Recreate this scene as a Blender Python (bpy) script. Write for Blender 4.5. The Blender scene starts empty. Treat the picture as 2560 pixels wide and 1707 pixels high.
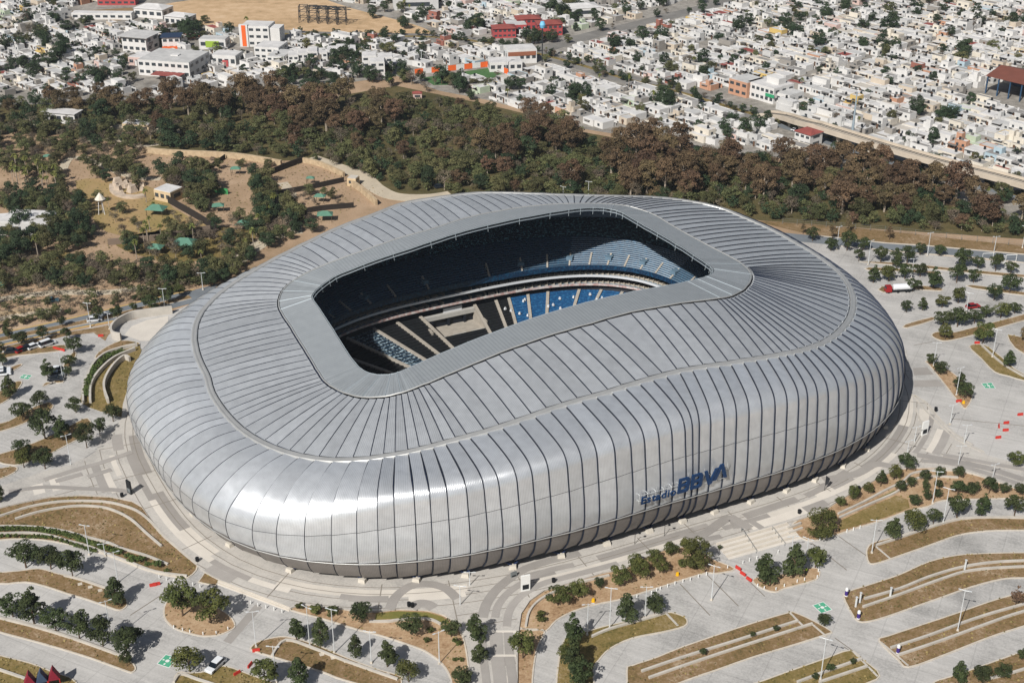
import bpy, math, random
import numpy as np
from math import sin, cos, pi, radians, hypot, atan2, tan
from mathutils import Vector, Matrix
random.seed(7)
# ------------------------------------------------------------------ camera, sky, sun, exposure
SC = bpy.context.scene
W, H, F, TH, HC = 2560.0, 1707.0, 3300.0, radians(27.0), 175.0
cam = bpy.data.cameras.new('camera'); co = bpy.data.objects.new('camera', cam)
SC.collection.objects.link(co); SC.camera = co
co.location = (0, 0, HC); co.rotation_euler = (pi/2 - TH, 0, 0)
cam.sensor_fit = 'HORIZONTAL'; cam.sensor_width = 36.0; cam.lens = 36.0*F/W
cam.clip_start = 1.0; cam.clip_end = 9000
SUN_AZ, SUN_EL = radians(241), radians(42)          # direction towards the sun, ccw from +X
wd = bpy.data.worlds.new('World'); SC.world = wd; wd.use_nodes = True
nt = wd.node_tree; bg = nt.nodes['Background']
sky = nt.nodes.new('ShaderNodeTexSky'); sky.sky_type = 'NISHITA'; sky.sun_disc = False
sky.sun_elevation = SUN_EL; sky.sun_rotation = pi/2 - SUN_AZ; sky.dust_density = 2.0; sky.ozone_density = 1.0
nt.links.new(sky.outputs[0], bg.inputs[0]); bg.inputs[1].default_value = 0.05
sl = bpy.data.lights.new('sun', 'SUN'); so = bpy.data.objects.new('sun', sl); SC.collection.objects.link(so)
sl.energy = 5.0; sl.angle = radians(0.5); sl.color = (1.0, 0.972, 0.935)
so.rotation_euler = Vector((cos(SUN_EL)*cos(SUN_AZ), cos(SUN_EL)*sin(SUN_AZ), sin(SUN_EL))).to_track_quat('Z', 'Y').to_euler()
SC.view_settings.view_transform = 'Standard'; SC.view_settings.look = 'None'
SC.view_settings.exposure = 0.1; SC.view_settings.gamma = 1.0
SC.render.engine = 'CYCLES'
SC.cycles.max_bounces = 5; SC.cycles.diffuse_bounces = 3; SC.cycles.glossy_bounces = 3; SC.cycles.transparent_max_bounces = 4
COL = SC.collection
# ------------------------------------------------------------------ helpers
def G(px, py, z=0.0):
    """ground point (height z) that a photograph pixel of 2560x1707 shows"""
    x = (px - W/2)/F; y = -(py - H/2)/F
    d = (x, cos(TH) + y*sin(TH), -sin(TH) + y*cos(TH)); k = (HC - z)/-d[2]
    return (d[0]*k, d[1]*k)
ORI = {'00': (0, 0), '10': (850, 0), '20': (1700, 0), '01': (0, 560), '11': (850, 560), '21': (1700, 560),
       '02': (0, 1130), '12': (850, 1130), '22': (1700, 1130)}
def TP(tile, x, y): o = ORI[tile]; return (o[0] + x/2.735, o[1] + y/2.735)
def TG(tile, pts, z=0.0): return [G(*TP(tile, *p), z) for p in pts]
def s2l(h):
    h = h.lstrip('#'); o = []
    for i in (0, 2, 4):
        c = int(h[i:i+2], 16)/255; o.append(c/12.92 if c <= .04045 else ((c + .055)/1.055)**2.4)
    return tuple(o)
MATS = {}
def mat(name, col, rough=0.8, metal=0.0, var=0.0, scale=1.0, bump=0.0, col2=None, detail=4.0, spec=0.3, objvar=0.0, bscale=None):
    """base colour with procedural noise variation (second colour), per-object variation and fine relief"""
    if name in MATS: return MATS[name]
    m = bpy.data.materials.new(name); m.use_nodes = True; n = m.node_tree; b = n.nodes['Principled BSDF']
    if isinstance(col, str): col = s2l(col)
    if isinstance(col2, str): col2 = s2l(col2)
    b.inputs['Roughness'].default_value = rough; b.inputs['Metallic'].default_value = metal
    b.inputs['Specular IOR Level'].default_value = spec
    L = n.links.new
    tc = n.nodes.new('ShaderNodeTexCoord')
    src = None
    if var or col2:
        nz = n.nodes.new('ShaderNodeTexNoise'); nz.inputs['Scale'].default_value = scale; nz.inputs['Detail'].default_value = detail
        nz.inputs['Roughness'].default_value = .62
        L(tc.outputs['Object'], nz.inputs['Vector'])
        rp = n.nodes.new('ShaderNodeValToRGB')
        c2 = col2 if col2 else tuple(c*(1 - var) for c in col)
        c1 = col if col2 else tuple(min(1, c*(1 + var)) for c in col)
        rp.color_ramp.elements[0].position = .36; rp.color_ramp.elements[1].position = .64
        rp.color_ramp.elements[0].color = (*c2, 1); rp.color_ramp.elements[1].color = (*c1, 1)
        L(nz.outputs['Fac'], rp.inputs['Fac']); src = rp.outputs['Color']
    if objvar:
        oi = n.nodes.new('ShaderNodeObjectInfo'); hs = n.nodes.new('ShaderNodeHueSaturation')
        mr = n.nodes.new('ShaderNodeMapRange'); mr.inputs[3].default_value = 1 - objvar; mr.inputs[4].default_value = 1 + objvar
        L(oi.outputs['Random'], mr.inputs[0]); L(mr.outputs[0], hs.inputs['Value'])
        if src: L(src, hs.inputs['Color'])
        else: hs.inputs['Color'].default_value = (*col, 1)
        src = hs.outputs['Color']
    if src: L(src, b.inputs['Base Color'])
    else: b.inputs['Base Color'].default_value = (*col, 1)
    if bump:
        n2 = n.nodes.new('ShaderNodeTexNoise'); n2.inputs['Scale'].default_value = bscale or scale*6; n2.inputs['Detail'].default_value = 3
        L(tc.outputs['Object'], n2.inputs['Vector'])
        bp = n.nodes.new('ShaderNodeBump'); bp.inputs['Strength'].default_value = bump; bp.inputs['Distance'].default_value = .15
        L(n2.outputs['Fac'], bp.inputs['Height']); L(bp.outputs['Normal'], b.inputs['Normal'])
    MATS[name] = m; return m
def me(name, v, f, m=None, smooth=False, uv=None):
    d = bpy.data.meshes.new(name); d.from_pydata([tuple(map(float, p)) for p in v], [], f)
    if m is not None:
        for q in (m if isinstance(m, (list, tuple)) else [m]): d.materials.append(q)
    if smooth: d.polygons.foreach_set('use_smooth', [True]*len(d.polygons))
    if uv is not None:
        l = d.uv_layers.new(name='UVMap'); idx = np.empty(len(d.loops), np.int32); d.loops.foreach_get('vertex_index', idx)
        l.data.foreach_set('uv', np.asarray(uv, np.float32)[idx].ravel())
    return d
def ob(name, data, parent=None, loc=None, rz=0.0, sc=None):
    o = bpy.data.objects.new(name, data); COL.objects.link(o)
    if parent is not None: o.parent = parent
    if loc is not None: o.location = loc
    if rz: o.rotation_euler = (0, 0, rz)
    if sc is not None: o.scale = sc if hasattr(sc, '__len__') else (sc, sc, sc)
    return o
LABELS = {}
def tag(o, label, cat, group=None):
    k = LABELS.get(label, 0); LABELS[label] = k + 1
    o['label'] = label; o['category'] = cat
    if group: o['group'] = group
    return o
def structure(o): o['kind'] = 'structure'; return o
def stuff(o): o['kind'] = 'stuff'; return o
def empty(name, loc=(0, 0, 0), rz=0.0): 
    o = ob(name, None, None, loc, rz); o.empty_display_size = .5; return o
class B:
    """collects shapes into one mesh"""
    def __init__(s): s.v = []; s.f = []; s.mi = []
    def add(s, v, f, mi=0):
        k = len(s.v); s.v += list(v); s.f += [tuple(i + k for i in q) for q in f]; s.mi += [mi]*len(f); return s
    def box(s, cx, cy, z0, sx, sy, h, rz=0.0, mi=0, top=1.0):
        c, n = cos(rz), sin(rz); v = []
        for z, k in ((z0, 1.0), (z0 + h, top)):
            for x, y in ((-1, -1), (1, -1), (1, 1), (-1, 1)):
                a, b = x*sx/2*k, y*sy/2*k; v.append((cx + a*c - b*n, cy + a*n + b*c, z))
        return s.add(v, [(3, 2, 1, 0), (4, 5, 6, 7), (0, 1, 5, 4), (1, 2, 6, 5), (2, 3, 7, 6), (3, 0, 4, 7)], mi)
    def tube(s, pts, r, n=6, mi=0, cap=True):
        pts = [Vector(p) for p in pts]; rs = r if hasattr(r, '__len__') else [r]*len(pts); k = len(s.v); m = len(pts)
        for i, p in enumerate(pts):
            t = (pts[min(i + 1, m - 1)] - pts[max(i - 1, 0)]).normalized()
            a = t.cross(Vector((0, 0, 1)) if abs(t.z) < .9 else Vector((1, 0, 0))).normalized(); b = t.cross(a)
            for j in range(n):
                w = 2*pi*j/n; s.v.append(tuple(p + (a*cos(w) + b*sin(w))*rs[i]))
        for i in range(m - 1):
            for j in range(n): s.f.append((k + i*n + j, k + i*n + (j + 1) % n, k + (i + 1)*n + (j + 1) % n, k + (i + 1)*n + j)); s.mi.append(mi)
        if cap: s.f += [tuple(k + j for j in range(n))[::-1], tuple(k + (m - 1)*n + j for j in range(n))]; s.mi += [mi, mi]
        return s
    def mesh(s, name, m, smooth=False):
        d = me(name, s.v, s.f, m, smooth)
        if isinstance(m, (list, tuple)) and len(m) > 1: d.polygons.foreach_set('material_index', s.mi)
        return d
def area2(p): return sum(p[i][0]*p[(i + 1) % len(p)][1] - p[(i + 1) % len(p)][0]*p[i][1] for i in range(len(p)))
def ccw(p): return p if area2(p) > 0 else p[::-1]
def inpoly(x, y, p):
    c = False; j = len(p) - 1
    for i in range(len(p)):
        if (p[i][1] > y) != (p[j][1] > y) and x < (p[j][0] - p[i][0])*(y - p[i][1])/(p[j][1] - p[i][1]) + p[i][0]: c = not c
        j = i
    return c
def smoothpoly(p, closed=True, m=4):
    n = len(p); o = []
    for i in range(n if closed else n - 1):
        g = lambda j: p[j % n] if closed else p[max(0, min(n - 1, j))]
        a, b, c, d = g(i - 1), g(i), g(i + 1), g(i + 2)
        for q in range(m):
            t = q/m
            o.append(tuple(.5*(2*b[k] + (c[k] - a[k])*t + (2*a[k] - 5*b[k] + 4*c[k] - d[k])*t*t + (3*b[k] - a[k] - 3*c[k] + d[k])*t**3) for k in (0, 1)))
    if not closed: o.append(tuple(p[-1]))
    return o
def sheet(name, pts, z, m, parent=None, sm=0):
    p = ccw(smoothpoly(pts, True, sm) if sm else pts)
    from mathutils.geometry import tessellate_polygon
    v = [(x, y, z) for x, y in p]; t = tessellate_polygon([[Vector(q) for q in v]])
    f = []
    for a, b, c in t:
        ar = (v[b][0]-v[a][0])*(v[c][1]-v[a][1]) - (v[c][0]-v[a][0])*(v[b][1]-v[a][1])
        f.append((a, b, c) if ar > 0 else (a, c, b))
    return ob(name, me(name, v, f, m), parent)
def slab(name, pts, z0, z1, m, parent=None):
    from mathutils.geometry import tessellate_polygon
    p = ccw(pts); n = len(p); v = [(x, y, z1) for x, y in p] + [(x, y, z0) for x, y in p]
    f = []
    for a, b, c in tessellate_polygon([[Vector(q) for q in v[:n]]]):
        ar = (v[b][0]-v[a][0])*(v[c][1]-v[a][1]) - (v[c][0]-v[a][0])*(v[b][1]-v[a][1]); f.append((a, b, c) if ar > 0 else (a, c, b))
    f += [(i, n + i, n + (i + 1) % n, (i + 1) % n) for i in range(n)]
    return ob(name, me(name, v, f, m), parent)
def offset(pts, d):
    p = ccw(pts); n = len(p); o = []
    for i in range(n):
        a, b, c = p[i-1], p[i], p[(i+1) % n]
        def nrm(u, w):
            x, y = w[0]-u[0], w[1]-u[1]; l = hypot(x, y) or 1; return (y/l, -x/l)
        n1, n2 = nrm(a, b), nrm(b, c); k = 1 + n1[0]*n2[0] + n1[1]*n2[1]; k = max(k, .35)
        o.append((b[0] + d*(n1[0]+n2[0])/k, b[1] + d*(n1[1]+n2[1])/k))
    return o
def strip_mesh(name, line, w, z0, z1, m, closed=False):
    """a low wall or kerb that follows a line"""
    n = len(line); L = []
    for i in range(n):
        a = line[(i-1) % n if closed else max(0, i-1)]; c = line[(i+1) % n if closed else min(n-1, i+1)]
        x, y = c[0]-a[0], c[1]-a[1]; l = hypot(x, y) or 1; nx, ny = -y/l*w/2, x/l*w/2
        p = line[i]; L += [(p[0]+nx, p[1]+ny, z0), (p[0]+nx, p[1]+ny, z1), (p[0]-nx, p[1]-ny, z1), (p[0]-nx, p[1]-ny, z0)]
    f = []
    for i in range(n if closed else n - 1):
        a, b = 4*i, 4*((i+1) % n)
        for q in range(3): f.append((a+q, a+q+1, b+q+1, b+q))
    if not closed: f += [(3, 2, 1, 0), (4*n-4, 4*n-3, 4*n-2, 4*n-1)]
    return me(name, L, f, m)
ORDN = ['first', 'second', 'third', 'fourth', 'fifth', 'sixth', 'seventh', 'eighth', 'ninth', 'tenth', 'eleventh', 'twelfth', 'thirteenth',
        'fourteenth', 'fifteenth', 'sixteenth', 'seventeenth', 'eighteenth', 'nineteenth', 'twentieth']
def nth(i):
    if i < 20: return ORDN[i]
    k = i + 1; return '%d%s' % (k, {1: 'st', 2: 'nd', 3: 'rd'}.get(k % 10 if k % 100 not in (11, 12, 13) else 0, 'th'))
# ------------------------------------------------------------------ materials
def ground_mat(name, stops, s1, s2, bump=.3, grid=0.0, gang=0.0, streak=0.0, fine=2.0, rough=.9):
    """layered noise: broad patches, mid blotches and fine grain over 3 colours, optional slab joints and broom streaks"""
    m = bpy.data.materials.new(name); m.use_nodes = True; n = m.node_tree; b = n.nodes['Principled BSDF']; L = n.links.new
    b.inputs['Roughness'].default_value = rough; b.inputs['Specular IOR Level'].default_value = .25
    tc = n.nodes.new('ShaderNodeTexCoord'); mp = n.nodes.new('ShaderNodeMapping'); mp.inputs['Rotation'].default_value = (0, 0, gang); L(tc.outputs['Object'], mp.inputs[0])
    def nz(sc, det, vec=None):
        q = n.nodes.new('ShaderNodeTexNoise'); q.inputs['Scale'].default_value = sc; q.inputs['Detail'].default_value = det; q.inputs['Roughness'].default_value = .65; L((vec or mp).outputs[0], q.inputs['Vector']); return q.outputs['Fac']
    def mathn(op, a, c):
        q = n.nodes.new('ShaderNodeMath'); q.operation = op
        for k, x in ((0, a), (1, c)):
            if isinstance(x, (int, float)): q.inputs[k].default_value = x
            else: L(x, q.inputs[k])
        return q.outputs[0]
    f = mathn('ADD', mathn('MULTIPLY', nz(s1, 3), .38), mathn('ADD', mathn('MULTIPLY', nz(s2, 5), .38), mathn('MULTIPLY', nz(fine, 2), .24)))
    rp = n.nodes.new('ShaderNodeValToRGB'); e = rp.color_ramp.elements; e[0].position = .36; e[0].color = (*s2l(stops[0]), 1); e[1].position = .64; e[1].color = (*s2l(stops[-1]), 1)
    for k in range(1, len(stops)-1): q = e.new(.36 + .28*k/(len(stops)-1)); q.color = (*s2l(stops[k]), 1)
    L(f, rp.inputs[0]); col = rp.outputs[0]
    def mul(col, fac, lo):
        mr = n.nodes.new('ShaderNodeMapRange'); mr.inputs[1].default_value = .3; mr.inputs[2].default_value = .7; mr.inputs[3].default_value = lo; mr.inputs[4].default_value = 1.0; L(fac, mr.inputs[0])
        mx = n.nodes.new('ShaderNodeMix'); mx.data_type = 'RGBA'; mx.blend_type = 'MULTIPLY'; mx.inputs[0].default_value = 1; L(col, mx.inputs[6])
        c3 = n.nodes.new('ShaderNodeCombineXYZ'); [L(mr.outputs[0], c3.inputs[k]) for k in range(3)]; L(c3.outputs[0], mx.inputs[7]); return mx.outputs[2]
    if streak:
        m2 = n.nodes.new('ShaderNodeMapping'); m2.inputs['Scale'].default_value = (.05, 1.0, 1.0); L(mp.outputs[0], m2.inputs[0]); col = mul(col, nz(.9, 3, m2), 1 - streak)
    if grid:
        br = n.nodes.new('ShaderNodeTexBrick'); br.offset = 0; br.inputs['Scale'].default_value = 1/grid; br.inputs['Mortar Size'].default_value = .012; br.inputs['Brick Width'].default_value = 1.0; br.inputs['Row Height'].default_value = 1.0
        for k, v in ((0, .97), (1, 1.0), (2, .84)): br.inputs[('Color1', 'Color2', 'Mortar')[k]].default_value = (v, v, v, 1)
        L(mp.outputs[0], br.inputs['Vector']); mx = n.nodes.new('ShaderNodeMix'); mx.data_type = 'RGBA'; mx.blend_type = 'MULTIPLY'; mx.inputs[0].default_value = 1; L(col, mx.inputs[6]); L(br.outputs['Color'], mx.inputs[7]); col = mx.outputs[2]
    L(col, b.inputs['Base Color'])
    if bump:
        bp = n.nodes.new('ShaderNodeBump'); bp.inputs['Strength'].default_value = bump; bp.inputs['Distance'].default_value = .12; L(nz(fine*1.5, 3), bp.inputs['Height']); L(bp.outputs[0], b.inputs['Normal'])
    MATS[name] = m; return m
CONC = ground_mat('concrete_paving', ['#a09c96', '#b5b0a8', '#bdb8b0'], .03, .25, .1, 4.5, .46, .07)
CONC2 = ground_mat('concrete_parking', ['#8f8d89', '#b4b1ac', '#c2bfba'], .022, .12, .1, 9.0, .46, .18)
CONCD = mat('paving_dark', '#95908a', .85, var=.06, scale=.2, objvar=.08)
CONCL = mat('paving_pale', '#c6bfb4', .85, var=.05, scale=.2, objvar=.06)
KERB = mat('kerb_concrete', '#bdb4a6', .85, var=.08, scale=.5)
WALLC = mat('cast_concrete', '#b4aea4', .8, var=.1, scale=.3, bump=.1)
ASPH = mat('asphalt', '#6d7276', .9, var=.12, scale=.12)
ASPHD = mat('asphalt_city', '#77746f', .9, var=.15, scale=.1)
EARTH = ground_mat('dry_earth', ['#7c6b50', '#988066', '#a58c72', '#b39d83'], .018, .12, .5)
DRYG = ground_mat('dry_grass', ['#504c28', '#716338', '#7f6d45', '#938263'], .07, .5, .6)
DRYB = ground_mat('dry_grass_brown', ['#544b2e', '#75603f', '#836c50', '#a08d74'], .07, .5, .6)
MULCH = ground_mat('bark_mulch', ['#7a6044', '#997d5f', '#a88e70', '#b59d80'], .08, .5, .6)
LAWN = ground_mat('tired_lawn', ['#55592a', '#6a6834', '#7f6f40'], .07, .4, .5)
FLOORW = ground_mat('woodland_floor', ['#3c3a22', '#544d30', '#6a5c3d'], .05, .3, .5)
CITYG = ground_mat('city_ground', ['#5f5b55', '#89847c', '#a8a39a'], .06, .3, .2)
SAND = ground_mat('bare_sand', ['#8f7a5c', '#b0936f', '#c2a582', '#cdb596'], .02, .15, .5)
WHITE = mat('white_paint', '#d8d8d4', .6)
POLE = mat('white_pole', '#cfd2d2', .45, metal=.2)
GREYM = mat('grey_metal', '#8f9596', .45, metal=.6)
DARK = mat('dark_metal', '#23272b', .5, metal=.3)
BLACK = mat('black_plastic', '#15171a', .6)
RED = mat('red_plastic', '#b3332a', .6)
YEL = mat('yellow_plastic', '#d9a515', .5)
GRN = mat('green_paint', '#4f9d7c', .8, var=.12, scale=.8)
GLASS = mat('dark_glass', '#141b22', .12, spec=.6)
PURP = mat('purple_print', '#3c2a72', .6)
BARK = mat('bark', '#5a4a3b', .95, var=.25, scale=2.0)
BARKP = mat('pale_bark', '#9b8f80', .95, var=.2, scale=2.0)
def leafmat(name, c1, c2, objvar=.18, h0=.485, h1=.52):
    m = bpy.data.materials.new(name); m.use_nodes = True; n = m.node_tree; b = n.nodes['Principled BSDF']; L = n.links.new
    b.inputs['Roughness'].default_value = .75; b.inputs['Specular IOR Level'].default_value = .2
    at = n.nodes.new('ShaderNodeAttribute'); at.attribute_name = 'leafrnd'
    rp = n.nodes.new('ShaderNodeValToRGB'); rp.color_ramp.elements[0].color = (*s2l(c2), 1); rp.color_ramp.elements[1].color = (*s2l(c1), 1)
    L(at.outputs['Fac'], rp.inputs['Fac'])
    oi = n.nodes.new('ShaderNodeObjectInfo'); hs = n.nodes.new('ShaderNodeHueSaturation')
    mr = n.nodes.new('ShaderNodeMapRange'); mr.inputs[3].default_value = 1 - objvar; mr.inputs[4].default_value = 1 + objvar
    L(oi.outputs['Random'], mr.inputs[0]); L(mr.outputs[0], hs.inputs['Value'])
    m2 = n.nodes.new('ShaderNodeMath'); m2.operation = 'FRACT'; m3 = n.nodes.new('ShaderNodeMath'); m3.operation = 'MULTIPLY'; m3.inputs[1].default_value = 7.31
    L(oi.outputs['Random'], m3.inputs[0]); L(m3.outputs[0], m2.inputs[0])
    mh = n.nodes.new('ShaderNodeMapRange'); mh.inputs[3].default_value = h0; mh.inputs[4].default_value = h1
    L(m2.outputs[0], mh.inputs[0]); L(mh.outputs[0], hs.inputs['Hue'])
    L(rp.outputs['Color'], hs.inputs['Color']); L(hs.outputs['Color'], b.inputs['Base Color'])
    MATS[name] = m; return m
L_OAK = leafmat('leaf_oak', '#454d2c', '#232c19')
L_OAKY = leafmat('leaf_oak_light', '#5a5b2e', '#30381c')
L_GREEN = leafmat('leaf_scrub', '#63643f', '#373b26', .34, .47, .52)
L_DEEP = leafmat('leaf_deep', '#3c4a31', '#222e1e', .2)
L_BROWN = leafmat('leaf_cypress', '#6e5742', '#42362b', .28, .492, .535)
L_GREY = leafmat('leaf_bare', '#6f6453', '#4a4238', .2)
L_PALM = leafmat('leaf_palm', '#7a7a44', '#4c5428', .15)
L_HEDGE = leafmat('leaf_hedge', '#5a6634', '#333f20', .15)
# ------------------------------------------------------------------ ground, roads, plaza, planted islands
structure(ob('ground', me('ground', [(-4000, -600, 0), (4000, -600, 0), (4000, 6000, 0), (-4000, 6000, 0)], [(0, 1, 2, 3)], EARTH)))
def PG(pts, z=0.0): return [G(x, y, z) for x, y in pts]
CITY = PG([(-900, 262), (0, 262), (200, 268), (330, 255), (480, 245), (640, 238), (820, 215), (990, 190), (1100, 228), (1216, 250), (1336, 282), (1453, 322), (1574, 341), (1700, 350), (1744, 376), (1919, 391), (2051, 413), (2260, 470), (2560, 560), (3400, 800), (3600, -120), (1280, -200), (-1200, -120)])
structure(sheet('city_ground', CITY, .03, CITYG))
SANDP = PG([(395, 20), (470, 2), (620, -12), (760, -14), (880, 22), (1010, 55), (1068, 75), (1075, 92), (940, 92), (850, 84), (700, 74), (560, 66), (455, 56)])
structure(sheet('bare_lot', SANDP, .06, SAND, sm=3))
structure(sheet('school_field', PG([(170, 30), (330, 20), (340, 42), (300, 52), (250, 50), (190, 40)]), .07, mat('field_brown', '#8f7355', .95, col2='#7d6a48', scale=.05)))
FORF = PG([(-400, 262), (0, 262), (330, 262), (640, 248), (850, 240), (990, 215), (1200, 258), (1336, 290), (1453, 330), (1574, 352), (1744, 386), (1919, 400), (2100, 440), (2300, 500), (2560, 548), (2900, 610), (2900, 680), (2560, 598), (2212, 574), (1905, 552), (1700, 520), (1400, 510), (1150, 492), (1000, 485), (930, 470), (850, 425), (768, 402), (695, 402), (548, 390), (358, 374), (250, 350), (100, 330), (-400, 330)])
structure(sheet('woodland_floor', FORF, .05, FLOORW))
LOT = PG([(-900, 1010), (-300, 930), (0, 868), (120, 838), (220, 820), (330, 800), (430, 778), (800, 640), (1900, 570), (2157, 622), (2560, 658), (3000, 700), (3600, 1100), (3200, 2100), (1280, 2300), (-900, 2100)])
lot = structure(sheet('parking_lot', LOT, .04, CONC2))
def strip(name, tile, pts, w, z, m, parent=None, sm=4):
    l = smoothpoly(TG(tile, pts), False, sm); o = ob(name, strip_mesh(name, l, w, z-.03, z, m), parent); return o
# carriageway left of the stadium with its planted median
ROADL = TG('01', [(-900, 985), (-300, 830), (0, 752), (300, 690), (600, 622), (850, 562), (1100, 502), (1330, 452), (1500, 405)]) + TG('01', [(1400, 520), (1150, 585), (1000, 618), (750, 668), (500, 716), (250, 772), (0, 828), (-300, 905), (-900, 1080)])
rl = structure(sheet('road', ROADL, .07, ASPH))
for pts in ([(-300, 830), (0, 750), (300, 688), (600, 620), (850, 560), (1100, 500), (1330, 450)], [(-300, 905), (0, 830), (250, 774), (500, 718), (750, 670), (1000, 620), (1180, 580)]):
    ob('kerb', strip_mesh('kerb', smoothpoly(TG('01', pts), False, 4), .5, .0, .2, mat('ochre_kerb', '#b79a62', .85, var=.1)), rl)
med = smoothpoly(TG('01', [(-300, 868), (0, 792), (300, 730), (600, 668), (850, 612), (1050, 562), (1300, 500)]), False, 4)
ob('median', strip_mesh('median', med, 2.4, .05, .24, DRYB), rl); ob('median_kerb', strip_mesh('median_kerb', med, 2.9, .04, .2, KERB), rl)
ROADR = TG('21', [(700, 60), (1100, 100), (1400, 134), (1700, 154), (2100, 190), (2352, 212), (3600, 330), (3600, 420), (2352, 262), (2000, 226), (1700, 204), (1400, 176), (1100, 150), (700, 110)])
rr_ = structure(sheet('road', ROADR, .07, ASPH))
for pts in ([(900, 78), (1100, 98), (1400, 131), (1700, 151), (2100, 187), (2352, 209), (3600, 327)], [(3600, 424), (2352, 266), (2000, 229), (1700, 207), (1400, 179), (1100, 153)]):
    ob('kerb', strip_mesh('kerb', TG('21', pts), .5, .0, .2, KERB), rr_)
rv = structure(sheet('dry_verge', TG('21', [(500, -20), (900, 0), (1400, 48), (1900, 105), (2352, 150), (3600, 270), (3600, 325), (2352, 206), (2100, 184), (1700, 148), (1400, 128), (900, 75)]), .06, DRYB))
# city avenue
AVE = [(3600, 800), (2560, 492), (2320, 428), (2080, 348), (1950, 306), (1800, 262), (1700, 232), (1560, 197), (1440, 160), (1330, 132), (1200, 106), (1090, 94), (900, 90), (640, 84)]
avl = smoothpoly(PG(AVE), False, 4)
av = structure(ob('avenue', strip_mesh('avenue', avl, 13.0, -.2, .09, ASPHD)))
ob('avenue_median', strip_mesh('avenue_median', avl, 2.6, .05, .25, DRYG), av)
lower = structure(ob('road', strip_mesh('road', smoothpoly(PG([(1890, 290), (1992, 322), (2102, 362), (2212, 396), (2358, 440), (2560, 490), (3200, 660)]), False, 4), 9, -.2, .11, ASPH)))
cross = structure(ob('street', strip_mesh('street', PG([(1330, 132), (1480, 88), (1600, 60), (1760, 20), (1950, -40)]), 11, -.2, .085, ASPHD)))
# plaza
PZ = .55
PLZ = [TP('02', -300, 430)] + [TP('02', *p) for p in [(0, 375), (150, 340), (350, 300), (550, 290), (750, 300), (900, 330), (970, 370), (1060, 500), (1150, 600), (1250, 690), (1355, 775), (1405, 820), (1500, 870), (1750, 968), (1990, 1060), (2060, 1035), (2200, 1050)]] + \
    [TP('12', *p) for p in [(0, 1062), (110, 1080), (240, 1085), (400, 1068), (600, 1075), (720, 1110), (800, 1170), (850, 1260), (880, 1380), (900, 1559), (900, 1800), (1215, 1800), (1215, 1300), (1225, 1200), (1240, 1100), (1300, 1010), (1400, 940), (1600, 880), (1800, 820), (1950, 790), (2100, 710), (2250, 650), (2352, 640)]] + \
    [TP('22', *p) for p in [(120, 650), (235, 620), (480, 550), (720, 480), (800, 460), (960, 410), (1050, 350), (1200, 260), (1400, 150), (1500, 110), (1600, 105), (1800, 100), (2000, 140), (2352, 260), (3000, 440), (3000, 260), (2352, 90), (2100, 20)]] + \
    [TP('21', *p) for p in [(2080, 1559), (2000, 1510), (1880, 1420), (1780, 1330), (1700, 1230), (1640, 1190), (1575, 1165), (1575, 1000), (1545, 850)]] + [(2060, 800), (1300, 820), (500, 880)] + \
    [TP('01', *p) for p in [(880, 1040), (865, 1150), (840, 1230), (830, 1330), (760, 1420), (700, 1470), (650, 1559)]] + [TP('02', *p) for p in [(620, 20), (480, 85), (300, 130), (100, 200), (0, 232), (-300, 330)]]
PLZG = [G(x, y, PZ) for x, y in PLZ]
plz = structure(slab('plaza', PLZG, 0.0, PZ, CONC))
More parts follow.
